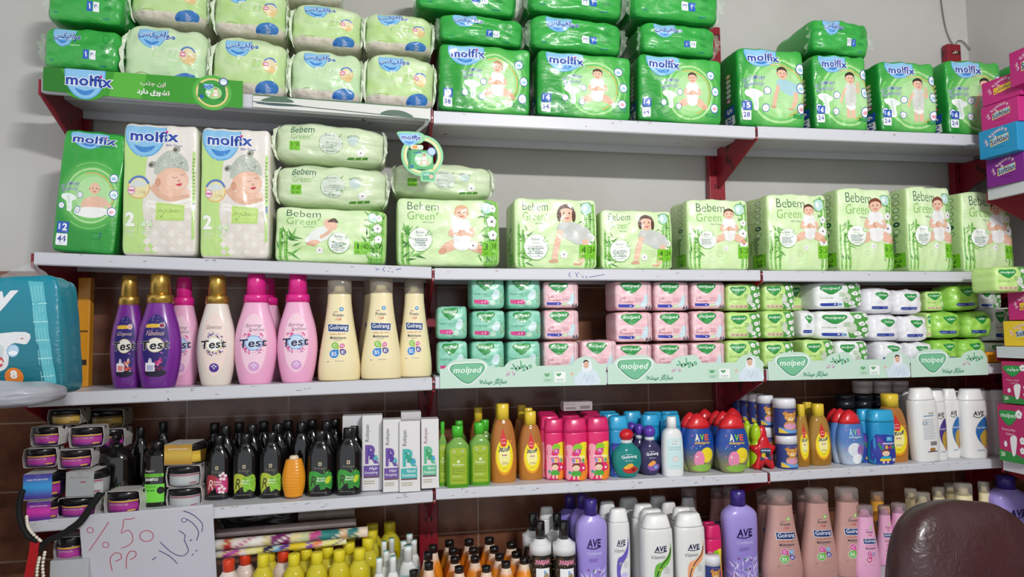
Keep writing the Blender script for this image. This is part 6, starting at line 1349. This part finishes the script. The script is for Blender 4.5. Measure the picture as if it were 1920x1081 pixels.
S('frog', 846, 876, 788, 890, .14, 'clear green bottle with its cap showing in the second row, left', fg, sh=4)
og = 'amber baby shampoo bottles with yellow caps'
S('oil', 918, 968, 756, 905, None, 'tall amber bottle with yellow cap and red drop label, tallest of the front row', og, sh=4)
S('oil', 971, 1018, 770, 900, None, 'amber bottle with yellow cap, shorter one beside the magenta bottles', og, sh=4)
for x, yt, d, l in ((880, 763, .17, 'above the second green bottle'), (920, 757, .18, 'directly behind the tallest front bottle'), (962, 758, .17, 'between the two amber front bottles'), (974, 764, .10, 'close behind the shorter front bottle')): S('oil', x, x + 34, yt, 900, d, 'amber bottle with yellow cap in the back, ' + l, og, sh=4)
kg = 'magenta kids shampoo bottles'
S('km', 1020, 1059, 784, 900, None, 'magenta kids shampoo bottle, first of three, beside the amber bottle', kg, sh=4); S('km', 1056, 1101, 783, 902, None, 'magenta kids shampoo bottle, middle of three', kg, sh=4); S('km', 1099, 1142, 781, 900, None, 'magenta kids shampoo bottle, last of three, beside the blue one', kg, sh=4)
for r, (d, dy) in enumerate(((.065, -5), (.115, -9), (.165, -13))):
    for i in range(3): S('km', 1012 + i * 40 + r * -3, 1050 + i * 40 - r * 3, 783 + dy, 900, d, 'magenta kids shampoo bottle in row %s behind the front three, only its cap in view' % ('two', 'three', 'four')[r], kg, sh=4)
kbl = 'blue kids shampoo bottles'
S('kb', 1140, 1178, 779, 893, .04, 'blue kids shampoo bottle right beside the magenta ones', kbl, sh=4)
for x, yt, d in ((1128, 774, .10), (1122, 770, .15), (1202, 776, .10), (1240, 776, .065), (1206, 771, .155), (1238, 770, .14), (1168, 770, .16)): S('kb', x, x + 36, yt, 890, d, 'blue capped kids bottle in the back rows behind the ball topped bottles', kbl, sh=4)
gl = 'round bottles with ball caps'
S('gl1', 1146, 1202, 803, 897, None, 'round teal bottle with a red ball cap', gl, sh=4); S('gl2', 1196, 1240, 797, 892, None, 'round violet bottle with a purple ball cap, front one', gl, sh=4); S('gl2', 1182, 1216, 794, 885, .075, 'round bottle with a purple ball cap between the red and the front purple ones', gl, sh=4); S('gl2', 1168, 1202, 791, 880, .12, 'round bottle with a purple ball cap, farthest back above the red ball', gl, sh=4)
S('lot', 1240, 1280, 780, 893, None, 'white lotion bottle with a pale blue label', None, sh=4)
ag = 'blue egg shaped kids bottles with red caps'
S('ak', 1279, 1338, 774, 887, None, 'blue egg shaped bottle with red cap, beside the white lotion bottle', ag, sh=4); S('ak', 1342, 1403, 774, 888, None, 'blue egg shaped bottle with red cap, beside the red star bottle', ag, sh=4)
for x, yt, d, l in ((1272, 772, .06, 'behind the white lotion bottle'), (1334, 770, .06, 'just left behind the star side front one'), (1322, 769, .10, 'in the gap between the two front ones'), (1300, 766, .16, 'far back left'), (1352, 764, .16, 'far back right')): S('ak', x, x + 46, yt, 885, d, 'blue egg shaped bottle with red cap, ' + l, ag, sh=4)
S('star', 1404, 1451, 797, 880, None, 'red star shaped shampoo bottle', None, sh=4)
S('lime', 1407, 1428, 792, 876, .05, 'lime green skittle shaped bottle right behind the red star bottle', 'lime green skittle bottles', sh=4); S('lime', 1391, 1412, 788, 874, .08, 'lime green skittle shaped bottle beside the egg shaped bottle', 'lime green skittle bottles', sh=4)
tg = 'talc cans with a printed bear'
S('talc', 1452, 1490, 746, 813, .024, 'talc can with a bear, standing on another can', tg); S('talc', 1457, 1493, 814, 880, None, 'talc can with a bear, under another can beside the star bottle', tg, sh=4)
for i, (x, yt, yb, d) in enumerate(((1421, 740, 798, .09), (1404, 737, 793, .13), (1388, 735, 790, .17), (1374, 735, 788, .20))):
    S('talc', x, x + 28, yt, yb, d, 'shaded talc can in the upper row behind, %s' % ('nearest to the front can', 'second', 'third', 'last one by the red bracket')[i], tg)
    S('talc', x, x + 28, yb + 1, 870, d, 'shaded talc can carrying another one, %s' % ('nearest to the front can', 'second', 'third', 'last one by the red bracket')[i], tg, sh=4)
S('oilw', 1490, 1516, 757, 872, .05, 'amber bottle with yellow cap half hidden behind the talc cans', og, sh=4); S('oilw', 1514, 1555, 756, 873, None, 'amber bottle with yellow cap right of the talc cans', og, sh=4); S('oilw', 1500, 1530, 753, 868, .12, 'amber bottle with yellow cap behind the pair near the talc cans', og, sh=4)
S('oil', 1643, 1697, 737, 870, .035, 'big amber bottle with yellow cap between the blue kids bottle and white ones', og, sh=4)
S('af', 1569, 1618, 767, 873, None, 'pale blue egg shaped bottle with red cap, front one', 'pale blue egg shaped bottles', sh=4); S('af', 1556, 1598, 765, 868, .055, 'pale blue egg shaped bottle with red cap, behind the front one', 'pale blue egg shaped bottles', sh=4); S('af', 1546, 1586, 765, 864, .10, 'pale blue egg shaped bottle with red cap, farthest back', 'pale blue egg shaped bottles', sh=4)
S('kb', 1628, 1674, 767, 872, None, 'blue kids shampoo bottle with a printed boy and ball', kbl, sh=4); S('kb', 1608, 1640, 766, 868, .05, 'blue kids shampoo bottle squeezed between the boy bottle and pale blue egg', kbl, sh=4)
S('gray', 1057, 1111, 753, 771, .07, 'small grey carton with a barcode lying on the magenta bottles', None, sd=.04)
wg2 = 'white shampoo bottles at the end of the fourth shelf'
S('awr', 1707, 1757, 726, 867, None, 'white bottle turned to its printed back, barcode showing', wg2, sh=4, tilt=-2)
S('awvi', 1742, 1772, 731, 861, .03, 'white bottle with a purple swoosh', wg2, sh=4); S('awbl', 1766, 1796, 728, 855, .05, 'white bottle with a blue and gold swoosh, overlapping the purple one', wg2, sh=4); S('awbl', 1797, 1846, 728, 855, .02, 'white bottle with a blue and gold swoosh, standing free', wg2, sh=4)
for x, w_, yt, d in ((1692, 30, 732, .10), (1782, 30, 732, .09), (1832, 34, 731, .07), (1856, 34, 730, .05), (1678, 26, 728, .16), (1740, 34, 727, .12), (1822, 30, 727, .14)): S('awx', x, x + w_, yt, 855, d, 'plain white bottle in the back rows of the white group', wg2, sh=4)
P = Proto('cream_jar', 'jar', .07, .05, .07, True); m = M(); loft(m, Prof([(0, .03), (.003, .033), (.03, .034)], 2, smooth=False), 'b8a8a4', 'plastic', 22); P.part('jar_body', m); m = M(); loft(m, Prof([(.03, .035), (.048, .035), (.05, .033)], 2, smooth=False), 'c0b4b2', 'plastic', 22); P.part('lid', m); PR['jl'] = P
P = Proto('cream_jar', 'jar', .07, .05, .07, True); m = M(); loft(m, Prof([(0, .03), (.003, .033), (.03, .034)], 2, smooth=False), '1c2028', 'plastic', 22); P.part('jar_body', m); m = M(); loft(m, Prof([(.03, .035), (.048, .035), (.05, .033)], 2, smooth=False), '20242c', 'plastic', 22); P.part('lid', m); PR['jd'] = P
jg2 = 'jars stacked in the dark under the mint banner'
for x, l in ((1601, 'pale lidded jar on the dark jars, above the boy bottle'), (1636, 'pale lidded jar on the dark jars, middle of three'), (1668, 'pale lidded jar on the dark jars, above the big amber bottle')): S('jl', x, x + 32, 713, 738, .15, l, jg2)
for r in range(4):
    for i, x in enumerate((1568, 1602, 1634)):
        S('jd', x, x + 32, 739 + r * 27, 765 + r * 27 if r < 3 else 850, .15, 'dark lidded jar at the back behind the pale blue and boy bottles', jg2, sh=4 if r == 3 else None)
# ------------------------------------------------------------------ lowest shelf
yg = 'clear oil bottles with yellow caps'
for i, (x, yt, d) in enumerate(((493, 1038, -.01), (551, 1037, -.01), (574, 1028, .05), (594, 1034, -.01), (614, 1024, .05), (636, 1030, 0), (654, 1016, .06), (674, 1027, 0), (690, 1008, .06), (696, 994, .11), (698, 981, .17), (731, 978, .2), (505, 1030, .06), (600, 1014, .11), (655, 1004, .12), (560, 1020, .11))):
    S('yel', x - 21, x + 21, yt, None, d, 'yellow capped clear oil bottle in the %s row' % ('front' if d < .02 else 'second' if d < .08 else 'rear'), yg, sh=5)
for x, yt, d, l in ((428, 1047, -.01, 'nearest the paper sign'), (459, 1036, .05, 'second from the paper sign'), (531, 1031, .05, 'between yellow caps')): S('red', x - 21, x + 21, yt, None, d, 'milky bottle with an orange red cap, ' + l, 'milky bottles with orange caps', sh=5)
for i, (x, yt, d, w_) in enumerate(((711, 1046, -.03, 22), (737, 1043, -.03, 22), (724, 1033, .02, 20), (720, 1015, .08, 20), (734, 1009, .14, 20), (765, 1023, .03, 30), (757, 1014, .09, 22), (768, 1001, .16, 22), (776, 1012, .11, 22))):
    S('wtc', x - w_ * .62, x + w_ * .62, yt, None, d, 'film wrapped white bottle with a pale teal lid, %s' % ('front left of its cluster', 'front middle of its cluster', 'second row left', 'third row left', 'farthest left at the back', 'largest, with a pale blue label', 'behind the largest one', 'farthest back by the red post', 'partly hidden against the red post')[i], 'white lotion bottles with teal lids', sh=5)
m = M(); so = Soft(.09, .12, .07, 4, .01, .008, 5); so.mesh(m, 'dfe6e6', 'wrap', 14); o = props(mobj('plastic_wrap', m), 'crinkled clear wrap around the small white teal lidded bottles', 'plastic wrap'); o.location = un(726, 1081, D + .07); o.location.z = Z5 + .002; o.location.y = D + .075
oc = 'orange syrup bottles with black caps'
for x, yt, d in ((776, 1068, -.06), (804, 1053, -.03), (803, 1034, .03), (812, 1021, .09), (843, 1012, .17), (850, 1027, .11), (853, 1043, .05), (861, 1061, -.02), (880, 1010, .17), (888, 1026, .11), (891, 1042, .05), (912, 1060, -.02), (918, 1007, .17), (927, 1024, .11), (937, 1038, .05), (949, 1052, 0), (959, 1016, .15), (968, 1034, .09), (983, 1045, .03)):
    S('orb', x - 19, x + 19, yt, None, d, 'orange bottle with a black cap in the %s row of its group' % ('front' if d < 0 else 'second' if d < .06 else 'third' if d < .12 else 'rear'), oc, sh=5)
pg = 'dark printed herbal bottles with black caps'
for x0, x1, yt, d, l in ((993, 1034, 976, .02, 'beside the orange bottles'), (1037, 1079, 976, 0, 'beside the lavender bottle'), (980, 1020, 961, .1, 'behind the one beside the orange bottles'), (1026, 1064, 961, .1, 'behind the one beside the lavender bottle')): S('pj', x0, x1, yt, None, d, 'walnut printed bottle with white shoulder, black cap, ' + l, pg, sh=5)
S('awx', 1010, 1042, 949, None, .16, 'white capped bottle in the dark behind the walnut printed bottles', None, sh=5)
lg = 'lavender conditioner bottles'
S('ac', 1080, 1138, 935, None, 0, 'lavender conditioner bottle with a dark purple cap by the walnut printed bottles', lg, sh=5); S('ac', 1356, 1420, 918, None, .0, 'lavender conditioner bottle with a dark purple cap beside the rose bottles', lg, sh=5, tilt=-1)
S('ac0', 1046, 1094, 927, None, .17, 'lavender bottle in the dark, farthest behind the walnut bottles', lg, sh=5); S('ac0', 1070, 1116, 925, None, .1, 'lavender bottle in the dark right behind the front lavender one', lg, sh=5)
wv = 'white vitamin shampoo bottles'
S('awpu', 1139, 1181, 952, None, .03, 'white bottle with a lavender swoosh beside the lavender conditioner', wv, sh=5); S('awgn', 1201, 1261, 963, None, -.04, 'white bottle with a green swoosh', wv, sh=5); S('awor', 1264, 1321, 960, None, -.04, 'white bottle with a peach orange swoosh', wv, sh=5)
for x, w_, yt, d in ((1122, 36, 939, .1), (1158, 44, 932, .16), (1184, 46, 944, .06), (1216, 38, 929, .17), (1198, 50, 953, .01), (1238, 34, 940, .11), (1258, 44, 950, .02), (1276, 30, 932, .17)): S('awx', x, x + w_, yt, None, d, 'plain white bottle behind the swoosh labelled ones', wv, sh=5)
S('km', 1322, 1352, 983, None, 0, 'magenta and yellow kids bottle low beside the lavender conditioner', kg, sh=5); S('km', 1318, 1342, 977, None, .06, 'magenta kids bottle behind the low magenta and yellow one', kg, sh=5)
S('talc', 1322, 1350, 1040, 1105, -.05, 'talc can with a bear in front of the low magenta bottle', tg)
rg = 'rose brown tapered shampoo bottles'
for x0, x1, yt, d, l in ((1428, 1500, 918, -.02, 'beside the lavender conditioner'), (1500, 1566, 915, -.02, 'middle of the front three'), (1558, 1622, 913, -.02, 'beside the small pink bottle'), (1412, 1462, 922, .1, 'behind, left'), (1488, 1530, 918, .12, 'behind, right')): S('gr', x0, x1, yt, None, d, 'rose brown tapered bottle with a clear cap, ' + l, rg, sh=5)
for x, yt, d in ((1270, 900, .2), (1325, 898, .2), (1350, 896, .12)): S('gr', x, x + 46, yt + 14, None, d, 'dim rose bottle in the dark behind the lavender conditioner and white bottles', rg, sh=5)
pp = 'pink tapered shampoo bottles'
S('gp', 1600, 1646, 946, None, -.04, 'small pink tapered bottle next to the rose brown ones', pp, sh=5); S('gp', 1643, 1676, 947, None, .05, 'pink tapered bottle, left of the pair beside the chair', pp, sh=5); S('gp', 1668, 1706, 942, None, .03, 'pink tapered bottle, right of the pair beside the chair', pp, sh=5)
S('go', 1628, 1664, 920, None, .13, 'amber orange tapered bottle behind the pink ones', pp, sh=5)
yc = 'cream tapered bottles behind the chair'
for x0, x1, yt, d, l in ((1713, 1752, 922, .02, 'foremost, at the chair edge'), (1694, 1726, 915, .1, 'behind the pink pair'), (1746, 1778, 912, .12, 'behind the foremost one'), (1768, 1800, 905, .13, 'in the middle of the group'), (1786, 1832, 905, .02, 'above the middle of the chair back'), (1833, 1862, 902, .06, 'next to the lavender bottle')): S('gc', x0, x1, yt, None, d, 'cream tapered bottle ' + l, yc, sh=5)
S('ac', 1856, 1922, 890, None, .02, 'lavender conditioner bottle above the brown chair back', lg, sh=5)
# rolls of patterned paper and a dark bag behind the oil bottles
def roll(x0, y0, x1, y1, r, Y, bands, label):
    A, B = un(x0, y0, Y), un(x1, y1, Y); m = M(); n = 40; pts = [A.lerp(B, i / n) - A for i in range(n + 1)]
    tube(m, pts, r, 'ffffff', 'carton', 14)
    for i in range(n + 1):
        c = hexc(bands[min(len(bands) - 1, int(i / n * len(bands)))])
        for k in range(14): m.c[i * 14 + k] = c if not ((k + i) % 5 == 0) else hexc(bands[(i + k) % len(bands)])
    tube(m, [B - A, B - A + Vector((.0005, 0, 0))], r * .8, '3a3230', 'matte', 14)
    o = mobj('paper_roll', m); o.location = A; props(o, label, 'paper roll', 'rolls of printed paper on the lowest shelf')
roll(405, 1000, 668, 978, .012, D + .12, ['8a7e7c', '948886', '8a7e7c'], 'plain greyish paper roll, highest of the lying rolls')
roll(560, 966, 666, 958, .016, D + .16, ['7a706a', '857a74'], 'dim beige paper roll lying above the others near the back')
roll(402, 1022, 690, 996, .015, D + .09, ['e8e0dc', 'c43034', 'e8dcd4', 'e4e0d4', 'f0ece4', 'd4c88c', '7a2468', '8a2a6a', 'e8d8a0', 'c8d0a0', 'c84a8c', '2a8a84', '2c7a78', 'e0b080', '2c7a78', 'f0dcd0'], 'thick flowery paper roll with red, violet and teal pictures')
roll(402, 1040, 650, 1014, .009, D + .06, ['c8c8c4', 'a83a94', 'b850a4', 'e8dce4', 'e8e4a0', 'e4dc6c', '2a2040', '7ab0d8', '5a3a8c', 'e8c820', 'e8c820', '8a4ab0', 'e8885c', 'e8e070', 'e8e484', 'ece8a8'], 'thin yellow, white and violet paper roll, lowest of the lying rolls')
m = M(); rr = random.Random(6)
so = Soft(.24, .10, .12, 3, .01, .02, 9); so.mesh(m, '171214', 'film', 20); o = props(mobj('dark_bag', m), 'black crumpled plastic bag in the dark above the paper rolls', 'bag'); p_ = un(480, 1010, D + .12); o.location = (p_.x, D + .2, p_.z)
# ------------------------------------------------------------------ left edge: sign, strap, jars below
A = un(145, 965, D - .012); B = un(399, 951, D - .012); W_ = B.x - A.x; Hh = .24
m = M(); a = Art(254, 190)
a.raw([(0, 0), (254, 0), (254, 172), (254, 190), (25, 183), (2, 160)], [(0, 1, 2), (0, 2, 3), (0, 3, 4), (0, 4, 5)], 'd0cfda')
RD = 'c02c4c'; NV = '2c3478'
for cx, cy in ((21, 150), (47, 117)): a.ring(cx, cy, 6.5, 6.5, 1.4, RD)
a.line([(57, 166), (34, 132), (15, 106)], 1.5, RD, 2); a.line([(106, 171), (96, 169), (85, 168), (83, 155), (78, 140), (90, 146), (98, 138), (98, 122), (88, 112), (75, 108)], 1.5, RD, 3); a.ring(125, 131, 13.5, 12.5, 1.6, RD)
a.line([(55, 60), (53, 85), (62, 98), (73, 96), (74, 86), (62, 80)], 1.6, RD, 3); a.line([(82, 62), (84, 86), (92, 100), (102, 98), (101, 88), (90, 82)], 1.6, RD, 3)
a.line([(198, 180), (216, 170), (232, 150), (230, 132)], 1.6, NV, 3); a.ring(198, 160, 5.5, 5, 1.3, NV); a.line([(203, 162), (216, 150), (224, 132), (219, 114)], 1.6, NV, 3)
a.line([(187, 138), (198, 128), (196, 118), (200, 104), (202, 92), (190, 82), (170, 92), (150, 116)], 1.6, NV, 3); a.line([(206, 114), (211, 117)], 1.8, NV); a.line([(208, 82), (212, 85)], 1.8, NV); a.line([(216, 90), (219, 93)], 1.8, NV); a.line([(146, 98), (166, 84), (180, 66)], 1.6, NV, 3); a.line([(132, 78), (140, 84)], 1.8, NV)
pts0, tr0, c0_ = a.l[0]; k = W_ / 254
def pf_(x, z): return Vector((x, -.004 * math.sin(PI * min(1, max(0, (x / W_)))) + .28 * max(0, -z), z))
pts0, tr0 = clip_grid([((p[0]) * k, (p[1] - 183) * k) for p in pts0], tr0, .03)
m.add([pf_(*p) + Vector((0, .0006, 0)) for p in pts0], [t[::-1] for t in tr0], 'cfced6', 'matte', False)
a.put(m, W_, 190 * k, lambda x, z: pf_(x + W_ / 2, z - 183 * k + 95 * k), 'matte', off=.0002, step=.03)
o = props(mobj('paper_sign', m), 'white paper sign with a handwritten red 50 percent, taped under the jars', 'paper sign'); o.location = A
# black strap loop, beads and a red tape hanging on the corner of the shelf
m = M(); Yf = D - .03
tube(m, crom([tuple(un(x, y, Yf)) for x, y in ((42, 918), (36, 945), (38, 975), (52, 1003), (72, 1014))], 5), .0075, '0c0b0c', 'matte', 10)
tube(m, crom([tuple(un(x, y, Yf)) for x, y in ((188, 925), (170, 950), (150, 978), (118, 1000), (84, 1016), (74, 1032))], 5), [.009, .009, .009, .009, .009, .009, .009, .009, .009, .009, .009, .009, .009, .009, .008, .008, .008, .008, .008, .008, .007, .007, .007, .006, .006, .005], '0e0c0d', 'matte', 10)
props(mobj('black_strap', m), 'black braided strap looping from the jars down the shelf corner', 'strap')
bs = empty('bead_string', un(60, 1000, Yf - .012)); props(bs, 'string of cream white beads hanging over the black strap', 'bead string')
for l in ([(50, 968), (52, 985), (60, 998), (76, 1013)], [(84, 1035), (80, 1060), (82, 1085), (84, 1110)], [(74, 1045), (70, 1065), (69, 1090), (70, 1110)]):
    q = crom([tuple(un(x, y, Yf - .012) - bs.location) for x, y in l], 4); m = M(); tube(m, q, .0008, 'd8d0c0', 'matte', 5)
    for p_ in q: ball(m, p_, .0042, 'ece4d4', 'plastic', 8)
    mobj('beads', m, bs)
m = M(); q = [tuple(un(x, y, Yf - .004)) for x, y in ((66, 1012), (62, 1040), (56, 1070), (50, 1110))]; vs = []
for x, y, z in crom(q, 3): vs += [(x - .011, y, z), (x + .011, y - .002, z), (x + .011, y + .001, z), (x - .011, y + .003, z)]
n = len(vs) // 4; fs = [(4 * i + k, 4 * i + (k + 1) % 4, 4 * i + 4 + (k + 1) % 4, 4 * i + 4 + k) for i in range(n - 1) for k in range(4)] + [(0, 1, 2, 3), (4 * n - 1, 4 * n - 2, 4 * n - 3, 4 * n - 4)]
m.add(vs, fs, 'b81c22', 'plastic', False); props(mobj('red_tape', m), 'red ribbon like strip hanging below the black strap', 'strip')
S('jo', 108, 160, 1000, 1050, .03, 'shaded dark jar under the shelf left of the paper sign', j); 
q = un(90, 1052, D + .0); m = M(); box(m, 0, .09, 0, .12, 0, q.z - Z5 - .004, 'b8bcc0', 'carton', .002); o = props(mobj('carton', m), 'pale carton under the shaded jar left of the paper sign', 'carton'); o.location = (q.x, D + .01, Z5 + .002)
# orange yellow bar at the back of the third shelf
m = M(); q0 = un(141, 722, D + .2); q1 = un(143, 518, D + .2); hh = shz(2, q0.x) - .05 - shz(3, q0.x)
box(m, 0, .034, 0, .03, .001, hh, 'd8901c', 'plastic', .003); box(m, .006, .028, -.0006, .001, hh * .2, hh * .25, '2a2018', 'matte'); box(m, .004, .03, -.0006, .001, hh * .5, hh * .515, '5a4010', 'matte')
m.add([(0, .004, hh * .62), (-.03, .004, hh * .78), (-.03, .004, hh * .86), (0, .004, hh * .74)], [(0, 1, 2, 3)], 'c8841c', 'plastic', False)
o = props(mobj('yellow_bar', m), 'worn orange yellow bar standing at the dark back left of the softener', 'bar'); o.location = (q0.x, D + .2, shz(3, q0.x))
# blue green pack and grey pack in the left foreground on a side counter
Yp = D - .22
tp = un(0, 520, Yp); bt = un(0, 745, Yp); k = (un(126, 640, Yp).x - un(-158, 640, Yp).x)
so = Soft(k, tp.z - bt.z, .10, 14, .012, .006, 15, -.06); m = M()
so.mesh(m, lambda q, f: mixc('0d6a78', '1289a0', .5 + .5 * q[2]), 'film', 24)
a = Art(290, 225); 
a.text('ly', 134, 148, 212, 212, 'e8eaee', bold=.035, shear=.25, res=4); a.lines(150, 128, 160, 140, 2, 'd8e0e4')
a.poly([(232, 218), (262, 214), (280, 20), (256, 24), (244, 130)], '5ab8c4')
for k_ in range(5):
    for q_ in range(4): a.line([(238 + q_ * 6 + k_ * 3, 206 - k_ * 40), (240 + q_ * 6 + k_ * 3, 178 - k_ * 40)], 1.2, '8cd4dc')
    a.line([(238 + k_ * 3, 172 - k_ * 34), (268 + k_ * 2, 172 - k_ * 34)], 1.4, 'bce8ec')
a.blob([(120, 112), (226, 120), (226, 98), (196, 98), (190, 60), (170, 48), (140, 50), (120, 90)], 'e6e8ea'); a.blob([(150, 96), (180, 96), (176, 66), (156, 64)], 'cfd6da'); a.line([(206, 108), (220, 108)], 1.6, 'c83a2c'); a.line([(150, 104), (164, 104)], 1.6, 'c83a2c')
a.disc(200, 86, 12, 'b8d4e8', '6aa0c8', 1.4); a.ell(200, 82, 9, 4, 'f0f4f8'); a.disc(172, 66, 10, 'd8605a', 'c0382c', 2); a.rect(165, 63, 179, 69, 'f4e4e0'); a.ell(200, 38, 18, 17, 'e8822c', n=26); a.text('8', 193, 34, 207, 50, 'f4f4f4', bold=.05); a.lines(196, 26, 204, 31, 1, 'f4f4f4')
a.put(m, so.w, so.h, so.front, 'film', lines=so.cuts()); 
sd_ = Art(60, 225); sd_.rect(8, 120, 40, 190, '2a3a5c'); sd_.rect(12, 80, 30, 112, 'd8e0e4')
o = props(mobj('adult_nappy_pack', m), 'large teal pack with white lettering and an orange disc at the left edge', 'nappy pack'); o.location = ((un(-18, 640, Yp)).x, Yp + .05, bt.z); o.rotation_euler = (0, math.radians(-1), math.radians(-4))
Yq = Yp - .2; bt2 = un(0, 768, Yq)
so2 = Soft(.30, .052, .17, 3.6, .012, .008, 22); m = M(); so2.mesh(m, lambda q, f: mixc('8c8e98', 'b4b6c0', .5 + .5 * q[2]), 'film', 22)
a = Art(200, 40); a.text('Large', 132, 20, 146, 26, '4a5468'); a.rect(120, 17, 124, 25, 'e08050'); a.lines(132, 13, 150, 17, 1, '6a7488'); a.blob([(96, 14), (110, 20), (112, 26), (98, 24)], '8cb4d0'); a.put(m, so2.w, so2.h, so2.front, 'film', lines=so2.cuts())
o = props(mobj('grey_pack', m), 'silvery grey pack lying in front of the large teal pack', 'pack'); o.location = (un(106, 740, Yq + .08).x - .15, Yq + .09, bt2.z - .004); o.rotation_euler = (0, math.radians(-1), math.radians(3))
m = M(); zt = bt2.z - .012; xl = un(-12, 900, Yp + .2).x
box(m, xl - .55, xl, Yp - .3, Yp + .2, zt - .02, zt, 'b9b4ae', 'carton', .003)
ct = empty('side_counter', (0, 0, 0)); mobj('worktop', m, ct); props(ct, 'small counter at the left edge under the teal and grey packs', 'counter')
m = M(); box(m, xl - .54, xl - .02, Yp - .28, Yp + .18, 0, zt - .02, '8a857e', 'carton', .004); mobj('cabinet', m, ct)
# clear film over the teal pack
m = M(); vs = []; fs = []; n = 14
for i in range(n + 1):
    t = i / n; p0 = un(66 - 68 * t, 488 + 30 * t, Yp + .15); p1 = un(104 - 60 * t, 535 + 25 * t, Yp + .135)
    for u in range(5): q = p0.lerp(p1, u / 4); r = noise.noise(Vector((i * .4, u * .6, 2))); vs.append(q + Vector((0, r * .014, r * .008)))
fs = [(i * 5 + u, i * 5 + u + 1, i * 5 + u + 6, i * 5 + u + 5) for i in range(n) for u in range(4)]
m.add(vs, fs, 'e0e4e8', 'clearfilm'); o = mobj('film_flap', m); o.name = 'clear_film'; props(o, 'loose clear plastic film rising behind the teal pack', 'plastic film')
# ------------------------------------------------------------------ side wall unit goods
def side(k, x0, yt, yb, y, label, yaw=8, sx=1, grp=None, h=None):
    pr = PR[k]; q0, q1 = un(x0, yb, y), un(x0, yt, y); sz = (q1.z - q0.z) / pr.h
    o = pr.make((q0.x + pr.w / 2 * sx, y - pr.d / 2, q0.z), (0, 0, math.radians(yaw)), (sx, 1, sz)); return props(o, label, pr.cat, grp)
tb = 'floral tissue boxes on the side shelves'
y_ = D - .055
side('tp', 1849, 303, 354, y_, 'purple floral tissue box at the bottom of the tower', 4, grp=tb)
side('tb', 1835, 250, 301, y_ - .01, 'turquoise floral tissue box in the tower', 5, grp=tb)
side('tm', 1839, 205, 249, y_ - .005, 'magenta floral tissue box directly on the turquoise one', 4, grp=tb)
side('tf', 1840, 160, 203, y_ - .004, 'magenta floral tissue box with curly script, topmost of the tower', 6, grp=tb)
side('tm', 1895, 101, 165, y_ - .13, 'magenta box edge cut off by the right border, above the tower', 0, grp=tb)
side('ty', 1880, 602, 648, y_ - .0, 'yellow floral tissue box on the side shelf', 6, grp=tb)
side('tf', 1889, 549, 600, y_ - .0, 'magenta floral box standing on the yellow one', 5, grp=tb)
S('cot', 1868, 1935, 499, 548, -.16, 'yellow green flowered pad pack on top of the magenta and yellow boxes', gg, sd=.1)
side('pc1', 1880, 676, 754, y_, 'magenta pad carton under the side shelf, carrying curly script', 3, grp='magenta pad cartons')
side('pc2', 1874, 756, 861, y_ + .002, 'magenta pad carton standing on the lower side shelf, with white flowers', 3, grp='magenta pad cartons')
# ------------------------------------------------------------------ chair
def chair():
    Y = D - .75; L = un(1712, 1060, Y); R2 = un(2010, 1060, Y); T = un(1830, 966, Y)
    w_ = R2.x - L.x; t = empty('office_chair', ((L.x + R2.x) / 2, Y, 0)); props(t, 'dark brown leather office chair in front of the lowest shelf', 'chair')
    h = .52; so = Soft(w_, h, .11, 3.4, .02, .004, 3, -.06); m = M(); so.mesh(m, '3a1f22', 'leather', 26)
    o = mobj('backrest', m, t); o.location = (0, .055, T.z - h); o.rotation_euler = (math.radians(-8), math.radians(5), 0)
    s2 = Soft(.5, .12, .48, 4, .02, .003, 4); m = M(); s2.mesh(m, '3a1f22', 'leather', 18); o = mobj('seat', m, t); o.location = (0, -.22, .42)
    m = M(); tube(m, [(0, -.2, .1), (0, -.2, .43)], .025, '141414', 'plastic', 12); mobj('gas_column', m, t)
    m = M(); box(m, -.03, .03, -.02, .1, .40, T.z - .4, '141414', 'plastic', .004); mobj('back_support', m, t)
    for k_ in range(5):
        a_ = k_ * 2 * PI / 5 + .3; e = (.27 * math.cos(a_), -.2 + .27 * math.sin(a_), .075); m = M(); tube(m, [(0, -.2, .11), e], [.022, .014], '141414', 'plastic', 8); mobj('leg', m, t)
        m = M(); tube(m, [(e[0] - .012, e[1], .03), (e[0] + .012, e[1], .03)], .029, '101010', 'plastic', 12); tube(m, [(e[0], e[1], .03), e], .006, '101010', 'plastic', 6); mobj('caster', m, t)
    for sd__ in (-1, 1):
        m = M(); tube(m, crom([(sd__ * .24, -.1, .46), (sd__ * .3, -.1, .55), (sd__ * .3, -.2, .66), (sd__ * .3, -.38, .66)], 4), .016, '141414', 'plastic', 8); mobj('armrest', m, t)
chair()
